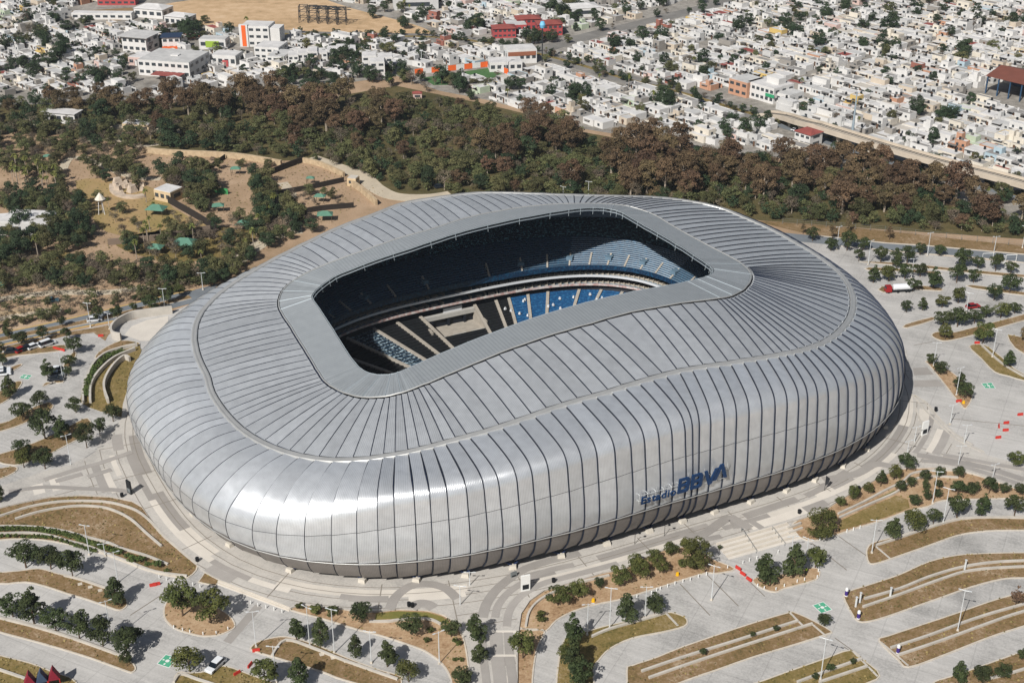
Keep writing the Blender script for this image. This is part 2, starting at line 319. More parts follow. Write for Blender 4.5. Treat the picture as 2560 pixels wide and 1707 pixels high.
# ------------------------------------------------------------------ stadium: measured rib stations (opening edge, band edge, ring seam, foot of the skin)
P0=np.array([[-40.0,283.6,27.3],[-39.2,281.8,27.2],[-38.4,280.1,27.2],[-37.5,278.4,27.1],[-36.9,277.2,27.1],[-36.4,276.3,27.1],[-35.7,275.2,27.2],[-34.9,274.2,27.2],[-34.1,273.4,27.3],[-33.4,272.7,27.4],[-32.6,272.1,27.6],[-31.7,271.5,27.7],[-30.7,271.1,27.9],[-29.7,270.8,28.1],[-29.0,270.6,28.2],[-28.3,270.5,28.4],[-27.8,270.5,28.5],[-27.4,270.5,28.6],[-26.8,270.6,28.8],[-26.3,270.7,28.9],[-25.7,270.9,29.1],[-24.9,271.2,29.3],[-24.1,271.6,29.6],[-23.2,272.0,29.8],[-20.2,273.4,30.6],[-17.1,274.9,31.4],[-13.5,276.6,32.2],[-10.5,278.0,32.9],[-7.3,279.6,33.5],[-4.4,281.0,34.0],[-1.3,282.6,34.5],[2.0,284.3,35.0],[5.4,286.1,35.4],[8.5,287.7,35.7],[11.8,289.3,36.0],[14.8,290.8,36.2],[18.1,292.5,36.4],[24.4,295.8,36.5],[27.4,297.4,36.4],[30.5,299.1,36.4],[33.6,300.8,36.2],[36.6,302.4,36.0],[39.3,304.0,35.8],[41.6,305.5,35.5],[44.0,307.3,35.2],[44.9,308.0,35.1],[45.8,308.7,35.0],[46.7,309.5,34.8],[47.8,310.4,34.7],[48.8,311.4,34.5],[49.8,312.3,34.3],[50.5,313.1,34.2],[51.2,314.0,34.0],[51.8,314.9,33.9],[52.2,315.6,33.8],[52.6,316.3,33.7],[52.9,317.0,33.6],[53.1,317.8,33.5],[53.3,318.6,33.4],[53.4,319.3,33.3],[53.4,319.8,33.3],[53.3,320.1,33.3],[53.3,320.3,33.3],[53.2,320.6,33.3],[53.2,320.9,33.3],[53.1,321.1,33.2],[53.0,321.5,33.2],[53.0,321.8,33.2],[52.8,322.1,33.2],[52.2,323.6,33.2],[51.4,325.2,33.3],[50.6,326.8,33.3],[49.4,329.3,33.3],[48.2,331.7,33.4],[46.9,334.1,33.5],[45.5,336.4,33.5],[44.1,338.7,33.7],[42.5,341.2,33.8],[41.1,343.4,33.9],[39.6,345.5,34.1],[37.8,348.1,34.2],[36.0,350.6,34.5],[34.0,353.6,34.7],[32.8,355.5,34.8],[32.2,356.2,34.9],[31.8,356.7,34.9],[31.4,357.1,35.0],[30.9,357.4,35.0],[30.5,357.7,35.1],[30.0,357.9,35.2],[29.5,358.1,35.2],[28.9,358.2,35.3],[28.3,358.3,35.4],[27.6,358.3,35.5],[26.7,358.2,35.7],[25.7,358.0,35.8],[24.7,357.7,36.0],[23.6,357.3,36.1],[22.5,356.9,36.3],[21.2,356.2,36.5],[19.9,355.6,36.6],[18.7,354.9,36.8],[17.5,354.2,36.9],[16.4,353.6,37.0],[15.2,352.8,37.1],[13.9,352.0,37.2],[10.9,350.1,37.5],[7.8,348.3,37.6],[5.1,346.7,37.7],[2.1,345.1,37.8],[-0.7,343.5,37.8],[-3.9,341.8,37.7],[-6.8,340.3,37.6],[-9.8,338.6,37.5],[-12.7,337.1,37.3],[-15.7,335.5,37.0],[-17.8,334.3,36.8],[-20.0,333.0,36.5],[-22.3,331.7,36.2],[-24.4,330.6,35.9],[-27.6,328.8,35.4],[-32.2,326.9,34.6],[-34.6,326.0,34.1],[-37.1,324.9,33.6],[-39.9,323.6,33.0],[-43.1,322.1,32.2],[-45.7,320.9,31.6],[-47.1,320.1,31.2],[-47.7,319.7,31.0],[-48.2,319.2,30.8],[-48.7,318.8,30.6],[-49.2,318.4,30.4],[-49.7,317.8,30.2],[-50.5,316.7,29.9],[-51.1,315.9,29.6],[-51.6,315.1,29.4],[-51.9,314.4,29.2],[-52.1,313.9,29.1],[-52.3,313.2,28.9],[-52.4,312.9,28.8],[-52.4,312.5,28.8],[-52.3,312.2,28.7],[-52.2,311.5,28.6],[-52.0,310.8,28.6],[-51.0,308.9,28.5],[-49.6,306.0,28.3],[-48.3,302.9,28.2],[-47.1,300.3,28.0],[-45.9,297.5,27.9],[-44.8,295.0,27.8],[-43.6,292.1,27.6],[-42.4,289.3,27.5],[-41.2,286.4,27.4]])
P1=np.array([[-47.6,280.4,25.7],[-46.8,278.4,25.6],[-45.9,276.5,25.6],[-45.1,274.5,25.6],[-44.4,273.1,25.5],[-43.7,271.9,25.6],[-42.6,270.3,25.6],[-41.5,268.9,25.8],[-40.2,267.4,25.9],[-38.9,266.0,26.1],[-37.4,264.8,26.3],[-35.9,263.6,26.5],[-34.2,262.6,26.8],[-32.3,261.7,27.2],[-30.5,261.2,27.6],[-28.8,260.9,27.9],[-27.6,260.8,28.2],[-26.2,260.9,28.6],[-25.1,261.0,28.8],[-23.8,261.3,29.1],[-22.6,261.7,29.4],[-21.3,262.1,29.8],[-20.1,262.6,30.1],[-18.9,263.0,30.3],[-15.8,264.5,31.1],[-12.8,266.0,31.7],[-9.4,267.8,32.4],[-6.3,269.4,33.0],[-3.2,271.1,33.6],[-0.1,272.7,34.1],[3.1,274.3,34.5],[6.3,276.0,34.9],[9.7,277.7,35.3],[12.8,279.2,35.5],[16.0,280.8,35.8],[19.1,282.3,35.9],[22.3,284.2,36.1],[28.6,287.9,36.1],[31.8,289.3,36.1],[35.0,290.7,36.0],[38.2,292.2,35.9],[41.4,293.9,35.7],[44.6,295.4,35.4],[47.7,296.8,35.1],[51.0,298.4,34.8],[52.0,298.9,34.7],[53.3,299.7,34.5],[54.5,300.6,34.3],[55.6,301.7,34.1],[56.7,303.1,33.9],[57.7,304.5,33.7],[58.7,305.9,33.5],[59.6,307.6,33.2],[60.4,309.5,33.0],[61.0,310.9,32.8],[61.5,312.1,32.6],[62.0,313.6,32.4],[62.5,315.4,32.1],[63.0,317.3,31.9],[63.3,319.0,31.7],[63.5,320.3,31.6],[63.5,321.0,31.5],[63.5,321.7,31.4],[63.5,322.5,31.4],[63.5,323.2,31.3],[63.4,323.9,31.3],[63.3,324.7,31.2],[63.2,325.4,31.2],[63.0,326.1,31.1],[62.4,328.4,31.0],[61.8,330.1,31.0],[60.9,331.7,31.0],[59.2,334.3,31.1],[57.5,336.7,31.2],[55.8,339.1,31.3],[54.1,341.6,31.4],[52.5,344.0,31.5],[50.8,346.5,31.6],[49.3,348.9,31.7],[47.8,351.2,31.8],[46.2,354.0,31.9],[44.7,356.8,31.9],[43.3,359.5,32.0],[41.8,361.7,32.1],[40.4,363.1,32.3],[39.2,364.0,32.4],[37.9,364.8,32.6],[36.5,365.5,32.8],[35.0,366.1,33.0],[33.5,366.3,33.2],[31.9,366.2,33.5],[30.3,366.0,33.7],[28.8,365.7,34.0],[27.2,365.3,34.2],[25.7,364.9,34.4],[24.1,364.4,34.6],[22.6,363.9,34.9],[21.2,363.4,35.0],[19.7,362.9,35.2],[18.2,362.3,35.4],[16.6,361.8,35.6],[15.2,361.3,35.7],[13.7,360.8,35.9],[12.2,360.3,36.0],[10.7,359.8,36.1],[9.2,359.1,36.2],[6.2,357.9,36.4],[3.2,356.5,36.6],[0.3,355.1,36.7],[-2.6,353.7,36.7],[-5.5,352.3,36.7],[-8.6,350.7,36.7],[-11.4,349.1,36.6],[-14.4,347.3,36.5],[-17.1,345.4,36.3],[-20.1,343.3,36.0],[-22.2,342.0,35.8],[-24.4,340.7,35.6],[-26.7,339.6,35.4],[-29.0,338.6,35.1],[-32.0,337.2,34.7],[-34.9,335.6,34.2],[-37.8,334.1,33.7],[-40.7,332.6,33.1],[-43.6,331.3,32.6],[-46.7,329.9,31.9],[-49.6,328.5,31.3],[-51.8,327.4,30.7],[-52.8,326.8,30.5],[-54.0,326.2,30.2],[-55.1,325.5,29.9],[-56.0,324.9,29.6],[-57.1,324.1,29.2],[-58.6,322.7,28.7],[-59.7,321.4,28.3],[-60.5,319.9,27.9],[-61.0,318.4,27.6],[-61.2,317.0,27.4],[-61.3,314.6,27.0],[-61.2,313.5,26.9],[-61.0,312.3,26.7],[-60.8,311.1,26.6],[-60.2,309.2,26.5],[-59.6,307.6,26.4],[-58.5,305.1,26.3],[-57.3,302.5,26.3],[-55.9,299.6,26.2],[-54.8,296.9,26.1],[-53.6,294.2,26.0],[-52.5,291.6,26.0],[-51.2,288.8,25.9],[-50.0,286.0,25.8],[-48.8,283.2,25.8]])
P2=np.array([[-71.7,275.2,21.0],[-70.3,272.3,20.9],[-68.8,269.5,20.8],[-67.1,266.6,20.7],[-65.6,264.2,20.7],[-64.1,261.9,20.7],[-61.6,258.5,20.7],[-58.8,255.3,20.8],[-55.9,252.4,21.0],[-52.8,249.8,21.2],[-49.4,247.3,21.5],[-46.0,245.3,21.8],[-42.3,243.6,22.2],[-38.4,242.2,22.7],[-34.4,241.4,23.3],[-30.6,241.1,23.8],[-27.6,241.2,24.3],[-25.1,241.4,24.6],[-22.3,241.8,25.0],[-19.8,242.3,25.4],[-17.1,242.9,25.8],[-14.5,243.7,26.2],[-11.9,244.4,26.6],[-9.4,245.2,26.9],[-5.7,246.4,27.4],[-2.4,247.8,27.8],[1.2,249.5,28.2],[4.7,251.2,28.6],[8.1,253.0,29.0],[11.6,254.7,29.3],[15.1,256.3,29.6],[18.5,257.8,29.8],[22.1,259.5,30.0],[25.3,261.3,30.2],[28.7,263.1,30.3],[31.8,264.8,30.4],[35.1,266.6,30.4],[38.5,268.2,30.5],[41.6,269.5,30.4],[44.9,270.6,30.4],[48.0,271.7,30.3],[51.0,272.7,30.2],[54.1,274.0,30.1],[57.2,275.3,29.9],[60.1,276.6,29.7],[63.0,278.0,29.5],[65.1,279.0,29.4],[67.2,280.1,29.2],[69.4,281.5,29.0],[71.5,283.0,28.8],[73.6,284.7,28.6],[75.7,286.6,28.3],[77.7,289.0,28.1],[79.6,291.4,27.8],[81.4,294.2,27.5],[83.1,297.1,27.2],[84.8,300.3,26.9],[86.6,304.1,26.6],[88.1,308.2,26.2],[89.4,312.4,25.8],[90.5,316.8,25.4],[91.2,320.1,25.2],[91.7,323.5,24.9],[92.1,326.8,24.7],[92.2,330.3,24.5],[92.2,333.7,24.3],[91.9,337.1,24.2],[91.3,340.4,24.1],[90.4,343.8,24.1],[89.6,346.0,24.1],[88.5,348.7,24.2],[87.2,351.7,24.3],[85.8,354.5,24.4],[84.0,357.7,24.5],[82.5,360.4,24.6],[80.9,363.1,24.8],[79.4,365.6,24.9],[77.6,368.1,25.1],[76.0,370.0,25.3],[74.1,372.0,25.5],[72.2,373.8,25.8],[70.2,375.8,26.0],[68.3,377.9,26.2],[66.5,379.7,26.5],[64.6,381.1,26.7],[62.8,381.9,27.0],[59.7,382.7,27.5],[56.5,383.0,28.0],[53.3,383.1,28.5],[50.1,383.0,29.0],[46.9,382.6,29.5],[43.7,382.1,29.9],[40.6,381.3,30.4],[37.5,380.4,30.8],[34.5,379.5,31.2],[31.4,378.7,31.6],[28.2,378.1,31.9],[25.1,377.5,32.2],[21.9,376.9,32.5],[18.7,376.4,32.8],[15.6,376.0,33.0],[12.4,375.7,33.2],[9.2,375.5,33.5],[6.0,375.4,33.6],[2.8,375.3,33.8],[-0.6,375.3,33.9],[-3.8,375.2,34.0],[-6.7,375.0,34.1],[-9.8,374.6,34.2],[-12.6,374.0,34.2],[-15.7,373.1,34.2],[-18.7,372.0,34.2],[-21.7,370.9,34.2],[-24.5,370.0,34.1],[-27.5,369.0,34.0],[-30.3,367.9,33.9],[-33.4,366.2,33.7],[-36.1,363.8,33.5],[-38.6,361.3,33.3],[-41.3,358.9,33.0],[-44.1,356.8,32.7],[-46.9,354.7,32.4],[-49.6,352.5,32.0],[-52.2,350.2,31.6],[-54.7,347.7,31.2],[-57.4,345.0,30.7],[-59.4,343.1,30.4],[-62.5,340.0,29.7],[-64.3,338.2,29.4],[-66.1,336.4,29.0],[-67.7,334.7,28.6],[-69.4,332.9,28.2],[-71.2,331.0,27.7],[-73.7,328.1,27.1],[-75.3,326.1,26.6],[-77.1,323.7,26.0],[-78.6,321.3,25.5],[-79.8,318.8,25.0],[-81.0,315.8,24.4],[-81.7,313.2,24.0],[-82.0,310.5,23.6],[-82.1,307.7,23.2],[-81.8,304.6,22.9],[-81.5,302.4,22.7],[-81.0,300.0,22.5],[-80.2,297.2,22.3],[-79.3,294.3,22.1],[-78.3,291.6,21.9],[-77.3,289.1,21.8],[-76.1,286.5,21.6],[-74.8,283.7,21.5],[-73.7,281.0,21.4],[-72.8,278.1,21.2]])
P6=np.array([[-84.4,271.3,4.0],[-82.6,268.0,4.0],[-80.8,264.8,4.0],[-78.9,261.4,4.0],[-77.2,258.6,4.0],[-75.5,255.9,4.0],[-72.8,251.8,4.0],[-69.9,247.9,4.0],[-66.4,243.8,4.0],[-62.2,239.7,4.0],[-58.1,236.3,4.0],[-52.5,232.8,4.0],[-47.5,230.5,4.0],[-41.9,228.6,4.0],[-36.6,227.5,4.0],[-31.6,226.9,4.0],[-27.5,226.7,4.0],[-24.2,226.8,4.0],[-20.2,227.1,4.0],[-17.1,227.5,4.0],[-13.7,228.0,4.0],[-9.9,228.8,4.0],[-6.5,229.7,4.0],[-3.5,230.5,4.0],[0.2,231.6,4.0],[3.4,232.8,4.0],[6.8,234.1,4.0],[10.7,235.6,4.0],[13.8,237.0,4.0],[17.1,238.5,4.0],[20.9,240.2,4.0],[24.4,241.9,4.0],[27.5,243.4,4.0],[30.7,245.0,4.0],[33.7,246.5,4.0],[36.7,247.9,4.0],[38.6,248.8,4.0],[40.4,249.7,4.0],[43.1,250.9,4.0],[46.3,252.4,4.0],[49.2,253.8,4.0],[52.2,255.1,4.0],[55.3,256.6,4.0],[58.5,258.1,4.0],[61.5,259.7,4.0],[64.4,261.2,4.0],[66.7,262.5,4.0],[69.3,264.0,4.0],[72.1,265.7,4.0],[75.0,267.5,4.0],[77.7,269.4,4.0],[80.4,271.4,4.0],[83.2,273.6,4.0],[85.9,275.9,4.0],[88.7,278.5,4.0],[91.4,281.3,4.0],[94.2,284.5,4.0],[97.1,288.4,4.0],[99.9,292.7,4.0],[102.2,297.2,4.0],[104.2,302.2,4.0],[105.2,306.0,4.0],[106.0,309.8,4.0],[106.4,313.7,4.0],[106.5,317.7,4.0],[106.3,321.7,4.0],[105.8,325.6,4.0],[105.0,329.5,4.0],[104.0,333.3,4.0],[103.2,335.9,4.0],[102.0,339.2,4.0],[100.6,342.6,4.0],[99.1,346.0,4.0],[97.4,349.7,4.0],[95.8,353.1,4.0],[94.1,356.4,4.0],[92.6,359.4,4.0],[91.0,362.5,4.0],[89.5,365.1,4.0],[87.9,367.8,4.0],[86.3,370.3,4.0],[84.5,373.0,4.0],[82.4,375.7,4.0],[80.5,378.0,4.0],[78.7,380.0,4.0],[77.0,381.5,4.0],[74.1,384.0,4.0],[71.2,386.2,4.0],[68.0,388.1,4.0],[64.6,389.8,4.0],[61.2,391.2,4.0],[57.6,392.3,4.0],[53.9,393.1,4.0],[50.3,393.7,4.0],[46.6,394.0,4.0],[42.8,394.1,4.0],[39.1,394.0,4.0],[35.4,393.7,4.0],[31.6,393.3,4.0],[28.0,392.7,4.0],[24.4,391.9,4.0],[20.7,391.0,4.0],[17.1,390.1,4.0],[13.6,389.0,4.0],[9.9,387.8,4.0],[6.5,386.6,4.0],[3.0,385.4,4.0],[-0.3,384.1,4.0],[-3.6,382.7,4.0],[-6.6,381.4,4.0],[-10.0,380.0,4.0],[-13.4,378.4,4.0],[-16.8,376.8,4.0],[-19.8,375.3,4.0],[-23.3,373.6,4.0],[-26.3,372.1,4.0],[-29.9,370.2,4.0],[-33.6,368.3,4.0],[-37.3,366.3,4.0],[-40.9,364.3,4.0],[-44.5,362.3,4.0],[-48.1,360.2,4.0],[-51.5,358.1,4.0],[-54.8,356.0,4.0],[-58.4,353.7,4.0],[-62.0,351.2,4.0],[-64.5,349.4,4.0],[-68.6,346.1,4.0],[-70.8,344.3,4.0],[-73.1,342.4,4.0],[-75.0,340.6,4.0],[-77.2,338.5,4.0],[-79.2,336.3,4.0],[-82.0,332.9,4.0],[-83.9,330.6,4.0],[-85.9,327.7,4.0],[-87.6,324.9,4.0],[-89.1,322.0,4.0],[-90.6,318.6,4.0],[-91.7,315.6,4.0],[-92.5,312.4,4.0],[-93.2,309.4,4.0],[-93.6,305.9,4.0],[-93.8,303.2,4.0],[-93.7,300.3,4.0],[-93.5,297.1,4.0],[-93.0,293.6,4.0],[-92.2,290.3,4.0],[-91.4,287.3,4.0],[-90.3,284.2,4.0],[-89.0,280.9,4.0],[-87.6,277.6,4.0],[-86.0,274.5,4.0]])
keep_ = [0]                               # ribs stand at least 2.3 m apart along the seam
for i in range(1, len(P2)):
    if np.linalg.norm(P2[i, :2] - P2[keep_[-1], :2]) > 2.3 and np.linalg.norm(P6[i, :2] - P6[keep_[-1], :2]) > 1.6: keep_.append(i)
P0, P1, P2, P6 = (A[keep_] for A in (P0, P1, P2, P6))
NS = len(P2)
P6 = np.concatenate([P6[:, :2]*(HC-2.2)/(HC-4.0), np.full((NS, 1), 2.2)], 1)
for i in range(16, 66): P6[i, 2] = 2.2 + 1.0*min(1, (i-16)/8.0)*min(1, (66-i)/8.0)
for i in range(NS):                       # the right end tucks in under the bulge
    w_ = max(0.0, 1 - abs(i - 68)/22.0); w_ = w_*w_*(3 - 2*w_); P6[i, :2] += (P2[i, :2] - P6[i, :2])*.34*w_
def metal(name, col, rough, stripe=.35, dirt=.1, perf=False, metallic=.9):
    m = bpy.data.materials.new(name); m.use_nodes = True; n = m.node_tree; b = n.nodes['Principled BSDF']; L = n.links.new
    b.inputs['Metallic'].default_value = metallic
    uv = n.nodes.new('ShaderNodeUVMap'); sx = n.nodes.new('ShaderNodeSeparateXYZ'); L(uv.outputs[0], sx.inputs[0])
    # standing seams: narrow ridges every 'stripe' metres across the panel
    mu = n.nodes.new('ShaderNodeMath'); mu.operation = 'MULTIPLY'; mu.inputs[1].default_value = 1/stripe; L(sx.outputs[0], mu.inputs[0])
    fr = n.nodes.new('ShaderNodeMath'); fr.operation = 'FRACT'; L(mu.outputs[0], fr.inputs[0])
    pp = n.nodes.new('ShaderNodeMath'); pp.operation = 'PINGPONG'; pp.inputs[1].default_value = .5; L(fr.outputs[0], pp.inputs[0])
    st = n.nodes.new('ShaderNodeMapRange'); st.inputs[1].default_value = 0; st.inputs[2].default_value = .14; L(pp.outputs[0], st.inputs[0])
    tc = n.nodes.new('ShaderNodeTexCoord'); nz = n.nodes.new('ShaderNodeTexNoise'); nz.inputs['Scale'].default_value = .5; nz.inputs['Detail'].default_value = 5
    L(tc.outputs['Object'], nz.inputs['Vector'])
    oi = n.nodes.new('ShaderNodeObjectInfo')
    r1 = n.nodes.new('ShaderNodeMapRange'); r1.inputs[3].default_value = .90; r1.inputs[4].default_value = 1.07; L(oi.outputs['Random'], r1.inputs[0])
    r2 = n.nodes.new('ShaderNodeMapRange'); r2.inputs[1].default_value = .3; r2.inputs[2].default_value = .7; r2.inputs[3].default_value = 1 - dirt; r2.inputs[4].default_value = 1 + dirt*.4; L(nz.outputs['Fac'], r2.inputs[0])
    r3 = n.nodes.new('ShaderNodeMapRange'); r3.inputs[3].default_value = .66; r3.inputs[4].default_value = 1.0; L(st.outputs[0], r3.inputs[0])
    a = n.nodes.new('ShaderNodeMath'); a.operation = 'MULTIPLY'; L(r1.outputs[0], a.inputs[0]); L(r2.outputs[0], a.inputs[1])
    c = n.nodes.new('ShaderNodeMath'); c.operation = 'MULTIPLY'; L(a.outputs[0], c.inputs[0]); L(r3.outputs[0], c.inputs[1])
    mx = n.nodes.new('ShaderNodeMix'); mx.data_type = 'RGBA'; mx.blend_type = 'MULTIPLY'; mx.inputs[0].default_value = 1
    mx.inputs[6].default_value = (*s2l(col), 1)
    cb = n.nodes.new('ShaderNodeCombineXYZ')
    for i in range(3): L(c.outputs[0], cb.inputs[i])
    L(cb.outputs[0], mx.inputs[7]); L(mx.outputs[2], b.inputs['Base Color'])
    rr = n.nodes.new('ShaderNodeMapRange'); rr.inputs[3].default_value = rough - .05; rr.inputs[4].default_value = rough + .06; L(nz.outputs['Fac'], rr.inputs[0]); L(rr.outputs[0], b.inputs['Roughness'])
    bp = n.nodes.new('ShaderNodeBump'); bp.inputs['Strength'].default_value = .35; bp.inputs['Distance'].default_value = .06
    L(st.outputs[0], bp.inputs['Height']); L(bp.outputs[0], b.inputs['Normal'])
    n3 = n.nodes.new('ShaderNodeTexNoise'); n3.inputs['Scale'].default_value = .22; n3.inputs['Detail'].default_value = 2; L(tc.outputs['Object'], n3.inputs['Vector'])
    b2 = n.nodes.new('ShaderNodeBump'); b2.inputs['Strength'].default_value = .22; b2.inputs['Distance'].default_value = .35
    L(n3.outputs['Fac'], b2.inputs['Height']); L(bp.outputs[0], b2.inputs['Normal']); L(b2.outputs[0], b.inputs['Normal'])
    MATS[name] = m; return m
M_ROOF = metal('roof_sheet', '#bec1c3', .43, .42, .10, metallic=.45)
M_SKIN = metal('skin_sheet', '#d2d5d7', .30, .36, .10, metallic=.52)
M_SKIRT = metal('perforated_sheet', '#8b8682', .5, .34, .12, metallic=.45)
M_BAND = metal('membrane_band', '#9da2a4', .55, .9, .05, metallic=.35)
M_NAVY = mat('navy_structure', '#1d2b49', .6, metal=.2)
M_RING = mat('ring_gutter', '#b4b4b1', .45, metal=.5, var=.06, scale=.4)
M_RIB = mat('rib_navy', '#262d3c', .5, metal=.2)
M_LIP = mat('truss_white', '#aab4b9', .5, metal=.3)
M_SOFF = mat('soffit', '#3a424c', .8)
stad = empty('stadium', (3.5, 313, 0)); tag(stad, 'huge silver ribbed metal stadium with rectangular roof opening, centre of the picture', 'stadium')
SL = Vector((3.5, 313, 0))
def sob(name, data, parent=None):
    o = ob(name, data, parent or stad)
    if parent is None: o.location = -SL
    return o
# --- profiles of the outer skin (out, up) from the ring seam to the foot: shouldered front and right, rounder left end
PA = [(0, 1), (.2, 1.004), (.42, 1.0), (.66, .992), (.86, .978), (1.0, .955), (1.09, .912), (1.145, .85), (1.18, .74), (1.215, .64), (1.25, .53), (1.275, .40), (1.275, .31), (1.25, .20), (1.19, .10), (1.06, 0)]
PB = [(0, 1), (.2, .985), (.42, .955), (.62, .90), (.81, .83), (.98, .75), (1.12, .667), (1.22, .60), (1.29, .52), (1.315, .46), (1.32, .40), (1.315, .34), (1.29, .26), (1.24, .18), (1.16, .09), (1.05, 0)]
K1, K2, KE = 9, 12, 15
def wB(i):
    t = i/NS*1.0
    d = min(abs(i), NS - i) if i > NS/2 else i
    if i < NS/2: return 1.0 if i <= 10 else max(0.0, 1 - (i - 10)/7.0)
    k = NS - i
    return 1.0 if k <= 18 else max(0.0, 1 - (k - 18)/14.0)
PR = [(0, 1), (.18, .985), (.36, .955), (.54, .905), (.70, .84), (.83, .765), (.93, .685), (1.0, .61), (1.055, .53), (1.085, .46), (1.10, .40), (1.10, .33), (1.09, .26), (1.07, .18), (1.04, .10), (1.0, 0)]
PC = [(0, 1), (.16, .955), (.32, .885), (.48, .80), (.62, .71), (.75, .62), (.86, .54), (.94, .47), (1.0, .41), (1.04, .36), (1.07, .31), (1.08, .26), (1.08, .21), (1.06, .15), (1.03, .08), (1.0, 0)]
def sstep(a, b, x): t = max(0.0, min(1.0, (x-a)/(b-a))); return t*t*(3-2*t)
def wts(i):
    """share of front, left-end, right-end and rear profile at a rib"""
    if i < NS*.28: b = 1 - sstep(9, 18, i); return (1-b, b, 0, 0)
    if i < NS*.5: r = sstep(NS*.29, NS*.44, i); return (1-r, 0, r, 0)
    if i < NS*.78: c = sstep(NS*.5, NS*.62, i); return (0, 0, 1-c, c)
    b = sstep(NS*.80, NS*.93, i); return (0, b, 0, 1-b)
PROF = []
for i in range(NS):
    a, b = P2[i], P6[i]; w = wts(i); d = b[:2] - a[:2]; z1 = a[2]; z0 = b[2]
    sc = 1.0
    PROF.append([np.array([*(a[:2] + d*sum(q*p[k][0] for q, p in zip(w, (PA, PB, PR, PC)))), z0 + (z1-z0)*sum(q*p[k][1] for q, p in zip(w, (PA, PB, PR, PC)))]) for k in range(16)])
PROF = np.array(PROF)                       # NS x 16 x 3
# refine along the profile
def refine(A, m=2):
    n = A.shape[1]; out = []
    for k in range(n - 1):
        p0, p1, p2, p3 = A[:, max(k-1, 0)], A[:, k], A[:, k+1], A[:, min(k+2, n-1)]
        for q in range(m):
            t = q/m; out.append(.5*(2*p1 + (p2-p0)*t + (2*p0-5*p1+4*p2-p3)*t*t + (3*p1-p0-3*p2+p3)*t**3))
    out.append(A[:, -1]); return np.stack(out, 1)
PROF = refine(PROF); K1, K2, KE = 2*K1, 2*K2+1, 2*KE
ROOF = []
for i in range(NS):
    a, b = P1[i], P2[i]; L0 = np.linalg.norm(b[:2]-a[:2]); row = []
    for k in range(7):
        t = k/6; p = a*(1-t) + b*t; p = p.copy(); p[2] += .9*4*t*(1-t)*.5; row.append(p)
    ROOF.append(row)
ROOF = np.array(ROOF)
def norm_grid(A):
    dS = np.roll(A, -1, 0) - np.roll(A, 1, 0); dK = np.gradient(A, axis=1); n = np.cross(dK, dS); l = np.linalg.norm(n, axis=2, keepdims=True); n = n/np.maximum(l, 1e-6)
    return n
NP = norm_grid(PROF); NR = norm_grid(ROOF)
if NR[..., 2].mean() < 0: NR = -NR
if (NP[:, 2, 2]).mean() < 0: NP = -NP
def panel(name, A, N, i, k0, k1, m, gap=.34, saw=(.30, -.05), kt=0.0, kb=0.0, ns=2):
    j = (i + 1) % NS; ks = list(range(k0, k1 + 1)); v = []; uv = []; f = []
    vv = 0.0; prev = None
    for n_, k in enumerate(ks):
        a, b = A[i, k], A[j, k]; na, nb = N[i, k], N[j, k]
        w = max(np.linalg.norm(b - a), .05)
        fw = max(0.0, 1 - abs(i - 15)/7.0)*math.exp(-((k - 7)/4.0)**2) if name == 'upper_facade_panel' else 0.0
        e = min((gap + .45*fw)/2/w, .3)
        mid = (a + b)/2
        if prev is not None: vv += np.linalg.norm(mid - prev)
        prev = mid
        for q in range(ns + 1):
            t = e + (1 - 2*e)*q/ns; p = a*(1-t) + b*t + (na*(1-t) + nb*t)*((saw[0] + .7*fw)*(1-q/ns) + (saw[1] - .25*fw)*q/ns)
            v.append(p); uv.append((t*w + i*.13, vv))
    # pull the two ends in for the horizontal seam
    R = ns + 1
    if kt:
        for q in range(R): d = v[R + q] - v[q]; v[q] = v[q] + d*min(.4, kt/max(np.linalg.norm(d), .01))
    if kb:
        for q in range(R):
            d = v[-2*R + q] - v[-R + q]; v[-R + q] = v[-R + q] + d*min(.4, kb/max(np.linalg.norm(d), .01))
    n = len(ks)
    for r in range(n - 1):
        for q in range(ns): f.append((r*R+q, (r+1)*R+q, (r+1)*R+q+1, r*R+q+1))
    # turned-down edges give each sheet thickness
    base = len(v)
    for r in range(n):
        for q, nn in ((0, N[i, ks[r]]), (ns, N[j, ks[r]])):
            v.append(v[r*R+q].copy()); uv.append(uv[r*R+q]); v.append(v[r*R+q] - nn*.28); uv.append(uv[r*R+q])
    for r in range(n - 1):
        a = base + 4*r; f.append((a, a+1, a+5, a+4)); f.append((a+2, a+6, a+7, a+3))
    d = me(name, v, f, m, True, uv)
    return d
